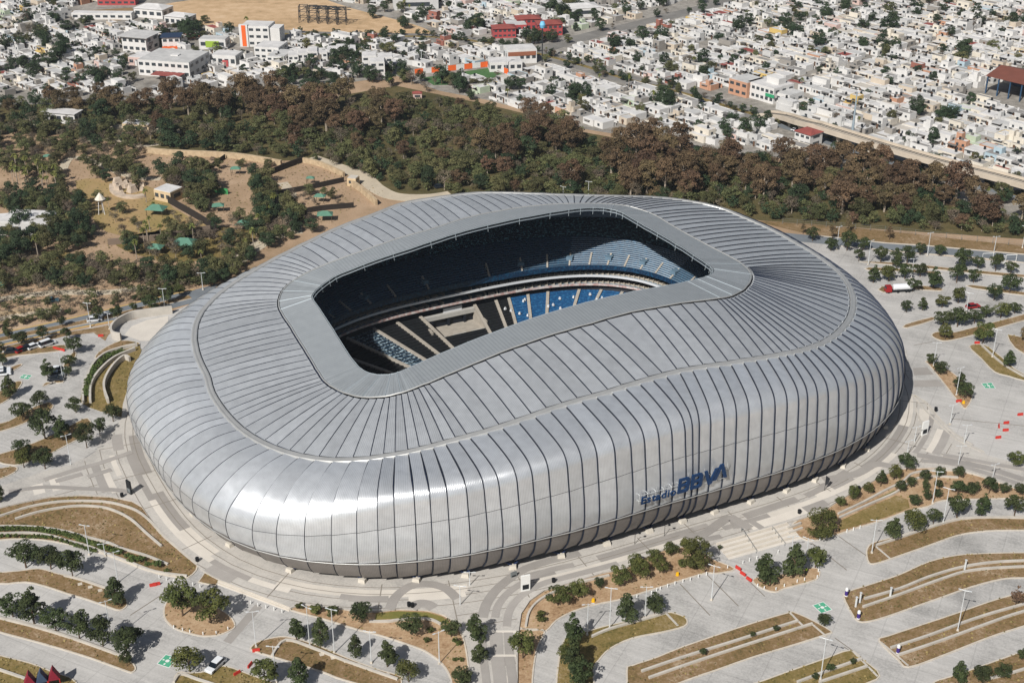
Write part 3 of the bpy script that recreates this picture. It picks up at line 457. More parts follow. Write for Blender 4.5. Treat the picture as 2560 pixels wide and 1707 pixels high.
for i in range(NS):
    sob('roof_panel', panel('roof_panel', ROOF, NR, i, 0, 6, M_ROOF, .23, (.14, -.02), .5, 1.0))
    sob('upper_facade_panel', panel('upper_facade_panel', PROF, NP, i, 0, K1, M_SKIN, .23, (.24, -.04), 1.0, .05))
    sob('lower_facade_panel', panel('lower_facade_panel', PROF, NP, i, K1, K2, M_SKIN, .23, (.24, -.04), .05, .08))
    sob('skirt_panel', panel('skirt_panel', PROF, NP, i, K2, KE, M_SKIRT, .3, (.24, -.04), .08, 0))
    # raised edge of every rib, running from the ring seam to the foot
    def ribbon(name, A, N, ks, w, lo, hi, m):
        v = []; f = []
        for k in ks:
            a, n = A[i, k], N[i, k]; t = A[(i+1) % NS, k] - A[i-1, k]; t = t/max(np.linalg.norm(t), 1e-6)*w/2
            v += [a - t + n*lo, a - t + n*hi, a + t + n*hi, a + t + n*lo]
        for q in range(len(ks)-1):
            for e in range(3): f.append((4*q+e, 4*q+e+1, 4*q+5+e, 4*q+4+e))
        sob(name, me(name, v, f, m))
    ribbon('facade_rib', PROF, NP, range(1, KE+1), .10, -.3, .28, M_RIB)
    ribbon('roof_rib', ROOF + (ROOF[:, -1:] - ROOF[:, :1])*np.linspace(.03, -.05, 7)[None, :, None], NR, range(7), .17, -.3, .22, M_RIB)
def gridmesh(name, A, m, smooth=True, flip=False):
    n, k = A.shape[:2]; f = []
    for i in range(n):
        j = (i+1) % n
        for q in range(k-1):
            t = (i*k+q, j*k+q, j*k+q+1, i*k+q+1); f.append(t[::-1] if flip else t)
    return me(name, A.reshape(-1, 3), f, m, smooth)
under = np.concatenate([ROOF - NR*.42, (PROF - NP*.42)[:, 1:]], 1)
sob('dark_sub_skin', gridmesh('dark_sub_skin', under, M_NAVY))
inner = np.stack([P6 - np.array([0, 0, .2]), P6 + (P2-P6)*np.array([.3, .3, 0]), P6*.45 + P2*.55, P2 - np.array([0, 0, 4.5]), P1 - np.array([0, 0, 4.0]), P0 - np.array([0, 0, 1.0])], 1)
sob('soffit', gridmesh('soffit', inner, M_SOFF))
# light line along the top of the skirt
tr = [PROF[i, K2] + NP[i, K2]*.42 for i in range(NS)]
sob('skirt_trim', B().tube(tr + tr[:1], .13, 4, cap=False).mesh('skirt_trim', M_RING, True))
# ring gutter over the seam
rg = []
for i in range(NS):
    a = P2[i]; o = (P2[i]-P1[i])[:2]; o = np.array([*(o/np.linalg.norm(o)), 0]); z = np.array([0, 0, 1])
    rg.append([a - o*.8 - z*.3, a - o*.75 + z*.38, a - o*.45 + z*.5, a + o*.0 + z*.2, a + o*.1 + z*.2, a + o*.5 + z*.38, a + o*.75 + z*.15, a + o*.8 - z*.4])
sob('ring_gutter', gridmesh('ring_gutter', np.array(rg), M_RING))
# band between opening and roof sheets: long membranes on the straights, single sheets round the corners
T1 = np.roll(P1, -1, 0) - np.roll(P1, 1, 0); A1 = np.unwrap(np.arctan2(T1[:, 1], T1[:, 0])); dA = np.abs(np.gradient(A1)); T0 = np.linalg.norm(np.roll(P0, -1, 0)[:, :2] - P0[:, :2], axis=1)
corner = (dA > radians(3.6))
for _ in range(2): corner = corner | (np.roll(corner, 1) & np.roll(corner, -1))
st0 = next((i for i in range(NS) if corner[i] and not corner[i-1]), 0); i = 0; runs = []
while i < NS:
    k = (st0 + i) % NS
    if corner[k]: runs.append((k, 1)); i += 1
    else:
        n = 1
        while i + n < NS and not corner[(k+n) % NS]: n += 1
        runs.append((k, n)); i += n
for k, n in runs:
    v = []; uv = []; f = []; vv = 0
    for q in range(n + 1):
        a, b = P1[(k+q) % NS], P0[(k+q) % NS]; h = np.array([0, 0, 1])
        if q: vv += np.linalg.norm(P1[(k+q) % NS] - P1[(k+q-1) % NS])
        for t in (0, .06, .5, 1.0): v.append(a*(1-t) + b*t + h*(.22 if t else .05)); uv.append((vv, t*10))
        v.append(b - h*.6); uv.append((vv, 11))
    for q in range(n):
        for r in range(4): f.append((q*5+r, q*5+r+1, (q+1)*5+r+1, (q+1)*5+r))
    sob('opening_band_panel' if n == 1 else 'opening_membrane', me('opening_band_panel', v, f, M_BAND, False, uv))
    if n == 1 or True:
        a, b = P1[k] + [0, 0, .26], P0[k] + [0, 0, .26]
        if np.linalg.norm(a-b) < 40 and n == 1 and k % 3 == 0: sob('joint_strip', B().tube([a, b], .08, 4).mesh('joint_strip', M_LIP))
sob('band_edge_trim', B().tube([p + [0, 0, .2] for p in P1] + [P1[0] + [0, 0, .2]], .2, 5, cap=False).mesh('band_edge_trim', M_RING, True))
ctr = P0[:, :2].mean(0)
def inn(p, d): q = p[:2] - ctr; q = q/np.linalg.norm(q); return np.array([p[0]-q[0]*d, p[1]-q[1]*d, p[2]])
for nm, d, dz in (('upper_lip_rail', .25, .15), ('lower_lip_rail', .55, -.55)):
    pts = [inn(p, d) + [0, 0, dz] for p in P0]; sob(nm, B().tube(pts + pts[:1], .10, 4, cap=False).mesh(nm, M_LIP, True))
for i in range(0, NS, 3): sob('lip_post', B().tube([inn(P0[i], .25) + [0, 0, .35], inn(P0[i], .6) - [0, 0, 1.6]], .07, 4).mesh('lip_post', M_LIP))
sob('opening_fascia', gridmesh('opening_fascia', np.stack([P0 + [0, 0, .2], P0 - [0, 0, 1.0]], 1), M_SOFF))
# --- foot: dark recessed wall, concrete blocks and struts that carry the ribs
foot = np.stack([P6*.94 + np.array([3.5, 313, 0])*.06, P6*.94 + np.array([3.5, 313, 0])*.06], 1); foot[:, 0, 2] = 0.2; foot[:, 1, 2] = 8
sob('concourse_wall', gridmesh('concourse_wall', foot, M_NAVY, False))
M_BLK = mat('footing_concrete', '#c2bbae', .8, var=.08, scale=.5)
blk = B().box(0, 0, 0, 1.3, 1.8, 1.2, top=.8).mesh('footing', M_BLK)
for i in range(0, NS, 3):
    p = P6[i]; c_ = np.array([3.5, 313]); q = p[:2] - c_; q = q/np.linalg.norm(q); a = atan2(q[1], q[0])
    if i > NS*.55 and i < NS*.9: continue
    sob('footing', blk).matrix_local = Matrix.Translation((p[0]+q[0]*.3-3.5, p[1]+q[1]*.3-313, .2)) @ Matrix.Rotation(a, 4, 'Z')
    t = np.array([-q[1], q[0]])
    for s in (-1, 1):
        e = P6[(i+s) % NS]; sob('strut', B().tube([(p[0], p[1], 1.0), (e[0]*.99+.035, e[1]*.99+3.13, 3.6)], .28, 5).mesh('strut', M_NAVY))
# --- seating bowl inside
RT = radians(26.6); CB = (3.5, 313.0)
def ring(a, b, n, t, z):
    c, s = cos(t), sin(t); x = a*math.copysign(abs(c)**(2/n), c); y = b*math.copysign(abs(s)**(2/n), s)
    if z > 15: z -= (z-15)/13*(9.0 if x < 0 else 4.5)*min(1.3, abs(x)/60)**2
    return np.array([CB[0] + x*cos(RT) - y*sin(RT), CB[1] + x*sin(RT) + y*cos(RT), z])
def seatmat(name, c1, c2, c3=None):
    m = bpy.data.materials.new(name); m.use_nodes = True; n = m.node_tree; b = n.nodes['Principled BSDF']; L = n.links.new; b.inputs['Roughness'].default_value = .5
    tc = n.nodes.new('ShaderNodeTexCoord'); nz = n.nodes.new('ShaderNodeTexNoise'); nz.inputs['Scale'].default_value = 1.5; nz.inputs['Detail'].default_value = 3; L(tc.outputs['Object'], nz.inputs['Vector'])
    r = n.nodes.new('ShaderNodeValToRGB'); r.color_ramp.elements[0].color = (*s2l(c1), 1); r.color_ramp.elements[1].color = (*s2l(c2), 1)
    r.color_ramp.elements[0].position = .52; r.color_ramp.elements[1].position = .62; L(nz.outputs['Fac'], r.inputs[0]); L(r.outputs[0], b.inputs['Base Color'])
    MATS[name] = m; return m
S_LOW = seatmat('seats_blue', '#1a4a74', '#2d6892'); S_UP = seatmat('seats_navy', '#0b2a45', '#134563'); S_UPT = seatmat('seats_top', '#0d2a3e', '#6f9ba3')
S_PALE = seatmat('seats_pale', '#26394a', '#9fb4bd'); S_BLK = seatmat('seat_covers_and_shade', '#17191b', '#202326'); S_STEP = mat('terrace_concrete', '#a5a39d', .8, var=.08, scale=.6); S_AISLE = mat('aisle_concrete', '#9c958a', .85, var=.1, scale=.6)
S_LIT = mat('tread_sunlit', '#9fb0bc', .7, var=.1, scale=.6)  # paler copy of the tread: sunlight painted into the far-right corner rows
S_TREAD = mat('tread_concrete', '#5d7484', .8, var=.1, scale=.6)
S_BAL = mat('balcony_white', '#c4c6c8', .6); S_DRK = mat('suite_dark', '#161b24', .5)
def terrace(name, r0, r1, t0, t1, rows, ms, seg=4, gap=.0):
    """stepped rows between ring r0 (front) and r1 (back)"""
    v = []; f = []; mi = []
    for r in range(rows + 1):
        k = r/rows; k2 = (r + .999)/rows
        for lev in (0, 1):
            # lev0: front foot of riser, lev1: top of riser
            zk = r0[3] + (r1[3]-r0[3])*((r - 1 + lev)/rows if r else 0)
            for s in range(seg + 1):
                t = t0 + (t1-t0)*s/seg; a = r0[0] + (r1[0]-r0[0])*k; b = r0[1] + (r1[1]-r0[1])*k; n = r0[2] + (r1[2]-r0[2])*k
                v.append(ring(a, b, n, t, zk))
    R = seg + 1
    for r in range(rows + 1):
        if r:
            for s in range(seg): f.append((2*r*R+s, 2*r*R+s+1, 2*r*R+R+s+1, 2*r*R+R+s)); mi.append(0)
        if r < rows:
            for s in range(seg): f.append((2*r*R+R+s, 2*r*R+R+s+1, 2*(r+1)*R+s+1, 2*(r+1)*R+s)); mi.append(1)
    d = me(name, v, f, ms); d.polygons.foreach_set('material_index', mi); return d
def tu(u, a=57.0, n=3.0, far=True):
    c = min(1, abs(u)/a)**(n/2); t = math.acos(c) if u >= 0 else pi - math.acos(c); return t if far else -t
LO0, LO1 = (31, 20, 3.2, .66), (58, 44, 3.0, 6.5)
UP0, UP1 = (57.5, 41.2, 3.0, 15.0), (76, 58.5, 2.9, 28.0)
def aisle(r0, r1, t, w, name='aisle', zo=.25):
    a, b = ring(r0[0], r0[1], r0[2], t, r0[3]+zo), ring(r1[0], r1[1], r1[2], t, r1[3]+zo); d = (b-a)[:2]; d = d/np.linalg.norm(d); s = np.array([-d[1], d[0], 0])*w/2; z = np.array([0, 0, .6])
    sob(name, me(name, [a-s, a+s, b+s, b-s, a-s-z, a+s-z, b+s-z, b-s-z], [(0, 1, 2, 3), (0, 4, 5, 1), (1, 5, 6, 2), (2, 6, 7, 3), (3, 7, 4, 0)], S_AISLE))
LOWA = [tu(u, 58) for u in (53.5, 49.5, 44.5, 38.6, 29.3, 23.0, 16.8, 12.6, 5.6, -12.0, -19.5, -27.0, -36, -44, -50, -54.5)]
LOWA = [-.35, -.12, .12] + LOWA + [pi-.12, pi+.12, pi+.35] + [pi + .6 + .28*i for i in range(8)]
LOWA = sorted(LOWA)
for i in range(len(LOWA)):
    t0 = LOWA[i]; t1 = LOWA[i+1] if i+1 < len(LOWA) else LOWA[0] + 2*pi
    um = (t0+t1)/2; blk_ = tu(16.8, 58) < um < tu(-52, 58)  # black covers mid-stand; towards the left end the black paints the stand's shade
    if abs(t0 - tu(5.6, 58)) < 1e-6:   # bay of the players' tunnel: rows only below the box
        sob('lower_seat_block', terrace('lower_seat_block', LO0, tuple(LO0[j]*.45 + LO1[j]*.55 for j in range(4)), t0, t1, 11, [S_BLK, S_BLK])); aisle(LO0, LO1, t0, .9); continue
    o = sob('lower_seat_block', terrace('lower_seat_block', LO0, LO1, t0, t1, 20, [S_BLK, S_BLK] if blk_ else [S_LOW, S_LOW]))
    if tu(-27, 58) < um < tu(-36, 58): o.data.materials[1] = S_PALE
    if blk_: o['label'] = 'black seat block in the run of covers and painted shade'
    aisle(LO0, LO1, t0, .9)
NU = 46
for i in range(NU):
    t0 = 2*pi*i/NU; t1 = 2*pi*(i+1)/NU
    mid = tuple(UP0[j]*.45 + UP1[j]*.55 for j in range(4))
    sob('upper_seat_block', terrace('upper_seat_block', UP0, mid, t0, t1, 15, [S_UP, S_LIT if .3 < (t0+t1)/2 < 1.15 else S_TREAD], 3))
    sob('top_seat_block', terrace('top_seat_block', mid, UP1, t0, t1, 15, [S_UPT, S_UP], 3))
    aisle(UP0, tuple(UP0[j]*.75+UP1[j]*.25 for j in range(4)), t0, .5)
    q = ring(UP0[0]+3.2, UP0[1]+3.2, 3.0, t0, UP0[3]+1.6)
    if i % 2 == 0:
        vm = B().box(0, 0, 0, 1.9, 2.4, 1.1).mesh('vomitory', [S_TREAD]); o = sob('vomitory', vm)
        o.matrix_local = Matrix.Translation((q[0]-3.5, q[1]-313, q[2])) @ Matrix.Rotation(atan2(q[1]-313, q[0]-3.5)+pi/2, 4, 'Z')
        dm = sob('vomitory_door', B().box(0, -1.23, .1, 1.2, .06, .95).mesh('vomitory_door', S_DRK), o)
TT = [2*pi*i/160 for i in range(160)]
def ringband(name, levels, m):   # levels: (a,b,n,z)
    return sob(name, gridmesh(name, np.array([[ring(a, b, n, t, z) for a, b, n, z in levels] for t in TT]), m, False))
ringband('upper_tier_parapet', [(57.5, 41.2, 3, 14.2), (57.3, 41.0, 3, 15.9), (57.7, 41.4, 3, 15.9), (57.7, 41.4, 3, 15.2)], S_BAL if 0 else S_UP)
ringband('upper_balcony_front', [(57, 42, 3, 11.6), (57, 42, 3, 12.25), (57.3, 42.3, 3, 12.25)], S_BAL)
ringband('upper_balcony_floor', [(57.4, 42.4, 3, 11.6), (63, 48, 3, 11.6)], S_TREAD)
ringband('upper_suite_glass', [(62, 47, 3, 11.6), (62, 47, 3, 15.0), (57.5, 41.2, 3, 15.0)], S_DRK)
ringband('lower_balcony_front', [(57.4, 42.6, 3, 8.5), (57.4, 42.6, 3, 9.1), (57.7, 42.9, 3, 9.1)], mat('balcony_sponsor', '#c0bab5', .6, col2='#a88a84', scale=.9, detail=1))
ringband('lower_balcony_floor', [(57.8, 43, 3, 8.6), (63, 48, 3, 8.6)], S_TREAD)
ringband('lower_suite_glass', [(62.5, 47.6, 3, 8.4), (62.5, 47.6, 3, 11.55), (57, 42, 3, 11.55)], S_DRK)
ringband('lower_tier_back_wall', [(58, 44, 3, 6.4), (58.6, 44.6, 3, 8.4)], S_DRK)
for zz, r in ((11.6, 60), (8.6, 60.4)):
    bb = B()
    for i in range(150):
        t = 2*pi*i/150; p = ring(r, r-15.2, 3, t, zz); bb.box(p[0], p[1], zz, 3.0, .35, .9, atan2(p[1]-313, p[0]-3.5)); p = ring(r-.6, r-15.8, 3, t+.02, zz); bb.box(p[0], p[1], zz, .9, 1.9, .45, atan2(p[1]-313, p[0]-3.5))
    stuff(sob('suite_dividers_and_seats', bb.mesh('suite_dividers_and_seats', mat('suite_furniture', '#a39a8c', .8))))
# players' tunnel box set into the far stand
def lp(u, v, z): return (CB[0] + u*cos(RT) - v*sin(RT), CB[1] + u*sin(RT) + v*cos(RT), z)
def lbox(name, u, v, z, su, sv, h, m, parent=None): return sob(name, B().box(*lp(u, v, 0)[:2], z, su, sv, h, RT).mesh(name, m), parent)
lbox('tunnel_floor', -3.2, 39.5, 1.6, 16.6, 8.5, .3, S_AISLE)
lbox('tunnel_side_wall', -11.8, 39.8, 1.4, .6, 9.0, 3.6, S_AISLE); lbox('tunnel_side_wall', 5.4, 39.8, 1.4, .6, 9.0, 3.6, S_AISLE)
lbox('tunnel_back_wall', -3.2, 44.2, 1.6, 16.6, .4, 3.0, S_DRK); lbox('tunnel_lintel', -3.2, 43.6, 4.6, 17.8, 1.4, 1.3, S_STEP)
for u in (-8.5, -3.2, 2.1): lbox('tunnel_pillar', u, 43.4, 1.9, .7, .7, 2.7, S_DRK)
for u in (-9.5, -3.2, 2.8): lbox('tunnel_front_bench', u, 35.4, 1.8, 4.2, .8, .9, S_STEP)
for u in (-1.5, -22, -31): lbox('box_frame', u, 44.2, 5.2, 6.0, .5, 2.0, S_BAL)
lbox('video_screen', 3.8, 31.5, 1.2, 1.6, 3.6, 1.1, S_BAL)
rnd = random.Random(3)
sk = me('white_sack', *(lambda b: (b.v, b.f))(B().box(0, 0, 0, .7, .6, .7, top=.6)), S_BAL)
for i in range(24):
    u = rnd.uniform(14, 47); k = rnd.uniform(.25, .9); t = tu(u, 58); p = ring(*(LO0[j]+(LO1[j]-LO0[j])*k for j in range(3)), t, LO0[3]+(LO1[3]-LO0[3])*k+.15)
    tag(ob('white_sack', sk, None, tuple(p), rnd.random()*3), 'white sack, %s of those strewn over the blue lower seats' % nth(i), 'sack', 'white sacks on the blue seats')
srd = structure(sheet('pitch_surround', [tuple(ring(33, 22, 3.2, 2*pi*k/60, 0)[:2]) for k in range(60)], .60, mat('surround_grey', '#5c6468', .9)))
structure(sheet('pitch', [lp(u, v, 0)[:2] for u, v in ((-26, -17), (26, -17), (26, 17), (-26, 17))], .63, mat('pitch_grass', '#4a6a2e', .95, col2='#3f5f28', scale=.2)))
# --- facade lettering on its steel frame
M_BLUE = mat('sign_blue', '#083058', .45); M_FRM = mat('sign_frame', '#c6c9c8', .5, metal=.4)
def text_mesh(s, size, depth, bold):
    c = bpy.data.curves.new('t', 'FONT'); c.body = s; c.size = size; c.extrude = depth; c.offset = bold
    o = bpy.data.objects.new('t', c); COL.objects.link(o); dg = bpy.context.evaluated_depsgraph_get(); dg.update()
    d = bpy.data.meshes.new_from_object(o.evaluated_get(dg)); bpy.data.objects.remove(o); bpy.data.curves.remove(c); return d
def extrude(name, loops, d, m):
    """outline loops (first outer, others holes) extruded by d; x right, y up"""
    from mathutils.geometry import tessellate_polygon
    lo = [[Vector((x, y, 0)) for x, y in l] for l in loops]; fl = [p for l in lo for p in l]; n = len(fl)
    v = [(p.x, p.y, d/2) for p in fl] + [(p.x, p.y, -d/2) for p in fl]; f = []
    for t in tessellate_polygon(lo):
        f.append(tuple(t)); f.append(tuple(n + i for i in t[::-1]))
    k = 0
    for l in lo:
        q = len(l)
        for i in range(q): a, b = k+i, k+(i+1) % q; f.append((a, b, n+b, n+a))
        k += q
    return me(name, v, f, m)
def rrect(x0, y0, x1, y1, r, k=4):
    o = []
    for cx, cy, a0 in ((x1-r, y1-r, 0), (x0, y1, None), (x0, y0, None), (x1-r, y0+r, -pi/2)):
        if a0 is None: o.append((cx, cy))
        else: o += [(cx + r*cos(a0 + pi/2*i/k), cy + r*sin(a0 + pi/2*i/k)) for i in range(k+1)]
    return o
bB = [rrect(0, 0, 3.3, 4.6, .9), rrect(.85, 2.65, 2.4, 3.8, .4)[::-1], rrect(.85, .8, 2.4, 1.95, .4)[::-1]]
bV = [[(0, 4.6), (.95, 4.6), (2.1, 1.3), (3.25, 4.6), (4.2, 4.6), (2.6, 0), (1.6, 0)]]
bL = [[(0, 0), (.95, 0), (2.1, 3.3), (3.25, 0), (4.2, 0), (2.6, 4.6), (1.6, 4.6)]]
def facade_at(px, py):
    """point of the outer skin that a pixel shows"""
    o = np.array([0, 0, HC]); x = (px-W/2)/F; y = -(py-H/2)/F; d = np.array([x, cos(TH)+y*sin(TH), -sin(TH)+y*cos(TH)])
    best = None
    for i in range(10, 60):
        j = i+1
        for k in range(PROF.shape[1]-1):
            a, b, c, e = PROF[i, k], PROF[j, k], PROF[j, k+1], PROF[i, k+1]
            for tri in ((a, b, c), (a, c, e)):
                e1, e2 = tri[1]-tri[0], tri[2]-tri[0]; h = np.cross(d, e2); det = e1 @ h
                if abs(det) < 1e-9: continue
                s = o-tri[0]; u = (s @ h)/det; q = np.cross(s, e1); v = (d @ q)/det; t = (e2 @ q)/det
                if u >= -.01 and v >= -.01 and u+v <= 1.01 and t > 0 and (best is None or t < best[0]): best = (t, o + d*t)
    return best[1] if best else None
SA, SB = facade_at(1594, 1252), facade_at(1818, 1196)
dr = (SB-SA); dr[2] = 0; ln = np.linalg.norm(dr[:2]); ux = np.array([dr[0]/ln, dr[1]/ln, 0]); out_ = np.array([ux[1], -ux[0], 0])
sign = empty('facade_sign', tuple(SA)); tag(sign, 'large blue lettering on a pale steel frame on the stadium front', 'sign')
def place(name, d, along, up, off, sc, parent=sign):
    o = ob(name, d, parent)
    lean = .10; uy = np.array([out_[0]*lean, out_[1]*lean, 1.0]); uy /= np.linalg.norm(uy); uz = np.cross(ux, uy)
    M = Matrix(((ux[0], uy[0], uz[0], ux[0]*along + out_[0]*off), (ux[1], uy[1], uz[1], ux[1]*along + out_[1]*off), (ux[2], uy[2], uz[2], up + dr[2]*along/ln), (0, 0, 0, 1)))
    o.matrix_local = M @ Matrix.Scale(sc, 4); return o
k = ln/26.6
x = 0.0
for ch, wdt in (('E', 1.75), ('s', 1.5), ('t', 1.1), ('a', 1.6), ('d', 1.75), ('i', .85), ('o', 1.7)):
    d = text_mesh(ch, 3.2, .12, .05); d.materials.clear(); d.materials.append(M_BLUE); place('letter', d, x*k, -.2, 1.2, k); x += wdt
x += .45
for ch, L_, wdt, up in (('B', bB, 3.8, .1), ('B', bB, 3.6, .25), ('V', bV, 3.1, .3), ('A', bL, 4.3, 1.1)):
    place('letter', extrude('letter', L_, .35, M_BLUE), x*k, up*k - .2, 1.2, k); x += wdt
fr = B()
for z in (.4, 2.2): fr.tube([(0, z, -.7), (x*1.0, z, -.7)], .07, 4)
for i in range(12): xx = x*i/11; fr.tube([(xx, -.3, -.7), (xx, 3.6 if i < 6 else 5.2, -.7)], .07, 4); fr.tube([(xx, .4, -.7), (xx, .4, -2.6)], .07, 4); fr.tube([(xx, 2.2, -.7), (xx, 2.2, -2.2)], .07, 4)
place('frame', fr.mesh('frame', M_FRM), 0, -.2, 1.2, k)
# --- paving bands laid into the plaza: arcs that follow the stadium foot
ON = []
for i in range(NS):
    t = P6[(i+1) % NS] - P6[i-1]; n = np.array([t[1], -t[0]]); ON.append(n/np.linalg.norm(n))
ON = np.array(ON)
if ((P6[:, :2] - [3.5, 313])*ON).sum() < 0: ON = -ON
def Q(i, off):
    k = int(math.floor(i)) % NS; f = i - math.floor(i); j = (k+1) % NS
    return tuple(P6[k, :2]*(1-f) + P6[j, :2]*f + (ON[k]*(1-f) + ON[j]*f)*off)
def okp(p): return inpoly(p[0], p[1], PLZG)
rp = random.Random(11); AZ = [0.0]
def arc_band(i0, i1, o0, o1, m, z):
    n = max(2, int((i1-i0)*2)); v = []; f = []
    for q in range(n+1):
        i = i0 + (i1-i0)*q/n; a, b = Q(i, o0), Q(i, o1)
        if not (okp(a) and okp(b)):
            break
        v += [(*a, z), (*b, z)]
    k = len(v)//2
    if k < 2: return
    for q in range(k-1): f.append((2*q, 2*q+1, 2*q+3, 2*q+2))
    # face up
    a, b, c = v[0], v[1], v[3]
    if (b[0]-a[0])*(c[1]-a[1]) - (c[0]-a[0])*(b[1]-a[1]) < 0: f = [t[::-1] for t in f]
    AZ[0] += .0004
    ob('paving_band', me('paving_band', [(a, b, c + AZ[0]) for a, b, c in v], f, m), plz)
off = 3.0; zz = PZ + .012
while off < 34:
    wdt = rp.choice((1.3, 1.6, 2.0, 2.6)); i = -14 + rp.uniform(0, 4)
    while i < 76:
        ln_ = rp.uniform(1.5, 6); r = rp.random()
        if r < .34: arc_band(i, i+ln_, off, off+wdt, CONCD, zz)
        elif r < .66: arc_band(i, i+ln_, off, off+wdt, CONCL, zz)
        i += ln_ + (0 if rp.random() < .6 else rp.uniform(1, 4))
    off += wdt + (0.0 if rp.random() < .6 else 1.2)
JNT = mat('joint_dark', '#7d766c', .9)
for i in range(-12, 76, 4):     # radial joints
    a = Q(i, 1.0); n = 1
    while n < 40 and okp(Q(i, n+1)): n += 1
    if n > 3: ob('paving_joint', strip_mesh('paving_joint', [Q(i, 1.0), Q(i, n)], .22, PZ+.01, PZ+.02, JNT), plz)
for off_ in (2.2, 4.5, 6.5, 9.2, 13, 17):
    seg = []
    for i in range(-12, 76):
        p = Q(i, off_)
        if okp(p): seg.append(p)
        else:
            if len(seg) > 2: ob('paving_joint', strip_mesh('paving_joint', seg, .18, PZ+.008, PZ+.018, JNT), plz)
            seg = []
    if len(seg) > 2: ob('paving_joint', strip_mesh('paving_joint', seg, .18, PZ+.008, PZ+.018, JNT), plz)
BZ = [PZ+.03]
def band_px(tile, pts, w, m=CONCD, z=None):
    BZ[0] += .004; z = BZ[0] + (.02 if m is CONCL else 0)
    ob('paving_band', strip_mesh('paving_band', smoothpoly(TG(tile, pts, PZ), False, 5), w, PZ, z, m), plz)
# swept arcs in front of the alley, the half-round motif and the alley stripes
for pts, w in (([(975, 1130), (1000, 1040), (1060, 950), (1150, 870), (1260, 800), (1400, 750), (1640, 690)], 2.2), ([(1060, 1130), (1080, 1050), (1150, 960), (1270, 880), (1420, 810), (1600, 770)], 1.7), ([(1140, 1190), (1160, 1080), (1240, 980), (1380, 900), (1560, 850), (1750, 800), (1900, 760)], 1.7),
               ([(340, 1075), (380, 990), (480, 915), (600, 900), (720, 930), (800, 1000)], 2.2), ([(490, 1065), (540, 1035), (600, 1040), (640, 1065)], 2.6), ([(0, 985), (150, 1000), (330, 1000)], 1.8)): band_px('12', pts, w)
for x0, w in ((1075, 2.6), (980, 1.6), (1160, 1.8)): band_px('12', [(x0-10, 1230), (x0, 1400), (x0+20, 1559), (x0+40, 1800)], w)
for y in (1225, 1390): band_px('12', [(925, y), (1205, y)], .6, CONCL, PZ+.05)
for pts, w in (([(0, 560), (140, 570), (330, 450), (400, 520)], 2.4), ([(340, 440), (480, 520)], 2.4), ([(440, 440), (620, 380), (800, 320)], 2.2), ([(860, 300), (960, 250), (1140, 130)], 1.8), ([(480, 470), (560, 520)], 1.6), ([(160, 600), (280, 575)], 1.6), ([(980, 190), (1200, 150), (1330, 85), (1450, 100)], 2.4)): band_px('22', pts, w)
for pts, w in (([(1590, 1000), (1700, 985)], 5.0), ([(1600, 1085), (1790, 1090)], 5.0)): pass
for pts, w in (([(300, 190), (520, 120), (700, 70), (900, 0)], 1.6), ([(60, 270), (300, 240), (560, 250), (800, 260), (900, 280)], 1.5), ([(380, 200), (560, 150)], 1.6), ([(600, 170), (760, 120)], 1.6)): band_px('02', pts, w)
for pts, w in (([(1620, 20), (1850, 60), (2100, 110), (2352, 190)], 2.2), ([(1650, 60), (1900, 90), (2352, 230)], 1.6), ([(1800, 20), (2352, 120)], 1.6)): band_px('22', pts, w)
# paving panels of the forecourt right of the stadium
for pts in ([(1590, 985), (1690, 980), (1735, 1030), (1600, 1035)], [(1600, 1070), (1760, 1065), (1810, 1110), (1600, 1115)]):
    o = sheet('paving_band', TG('21', pts), .065, CONCD, lot)
# --- flights of steps
def steps(tile, a, b, c, d, n):
    """from the plaza edge a-b down to c-d"""
    A, Bp, C, D = (np.array(G(*TP(tile, *p), 0)) for p in (a, b, c, d)); st = structure(empty('steps'))
    for k in range(n):
        t0, t1 = k/n, (k+1)/n; z = PZ*(1 - k/n) - .02 + .004
        q = [A*(1-t0)+C*t0, Bp*(1-t0)+D*t0, Bp*(1-t1)+D*t1, A*(1-t1)+C*t1]
        slab('step', [tuple(x) for x in q], -.02, z, KERB if k % 2 else CONCL, st)
steps('02', (1500, 872), (1990, 1062), (1480, 905), (1975, 1090), 5)
steps('22', (240, 622), (720, 482), (345, 748), (850, 605), 10)
rail = B()
for x0, y0, x1, y1 in ((420, 540, 520, 690), (630, 530, 715, 640), (420, 540, 425, 545)):
    a, b = G(*TP('22', x0, y0), .5), G(*TP('22', x1, y1), .1); rail.tube([(*a, 1.5), (*b, 1.0)], .05, 4)
    for k in range(5): t = k/4; p = (a[0]*(1-t)+b[0]*t, a[1]*(1-t)+b[1]*t); rail.tube([(*p, .1), (*p, 1.5-.5*t)], .04, 4)
tag(ob('handrail', rail.mesh('handrail', GREYM)), 'thin metal handrails down the broad steps below the facade letters', 'handrail')
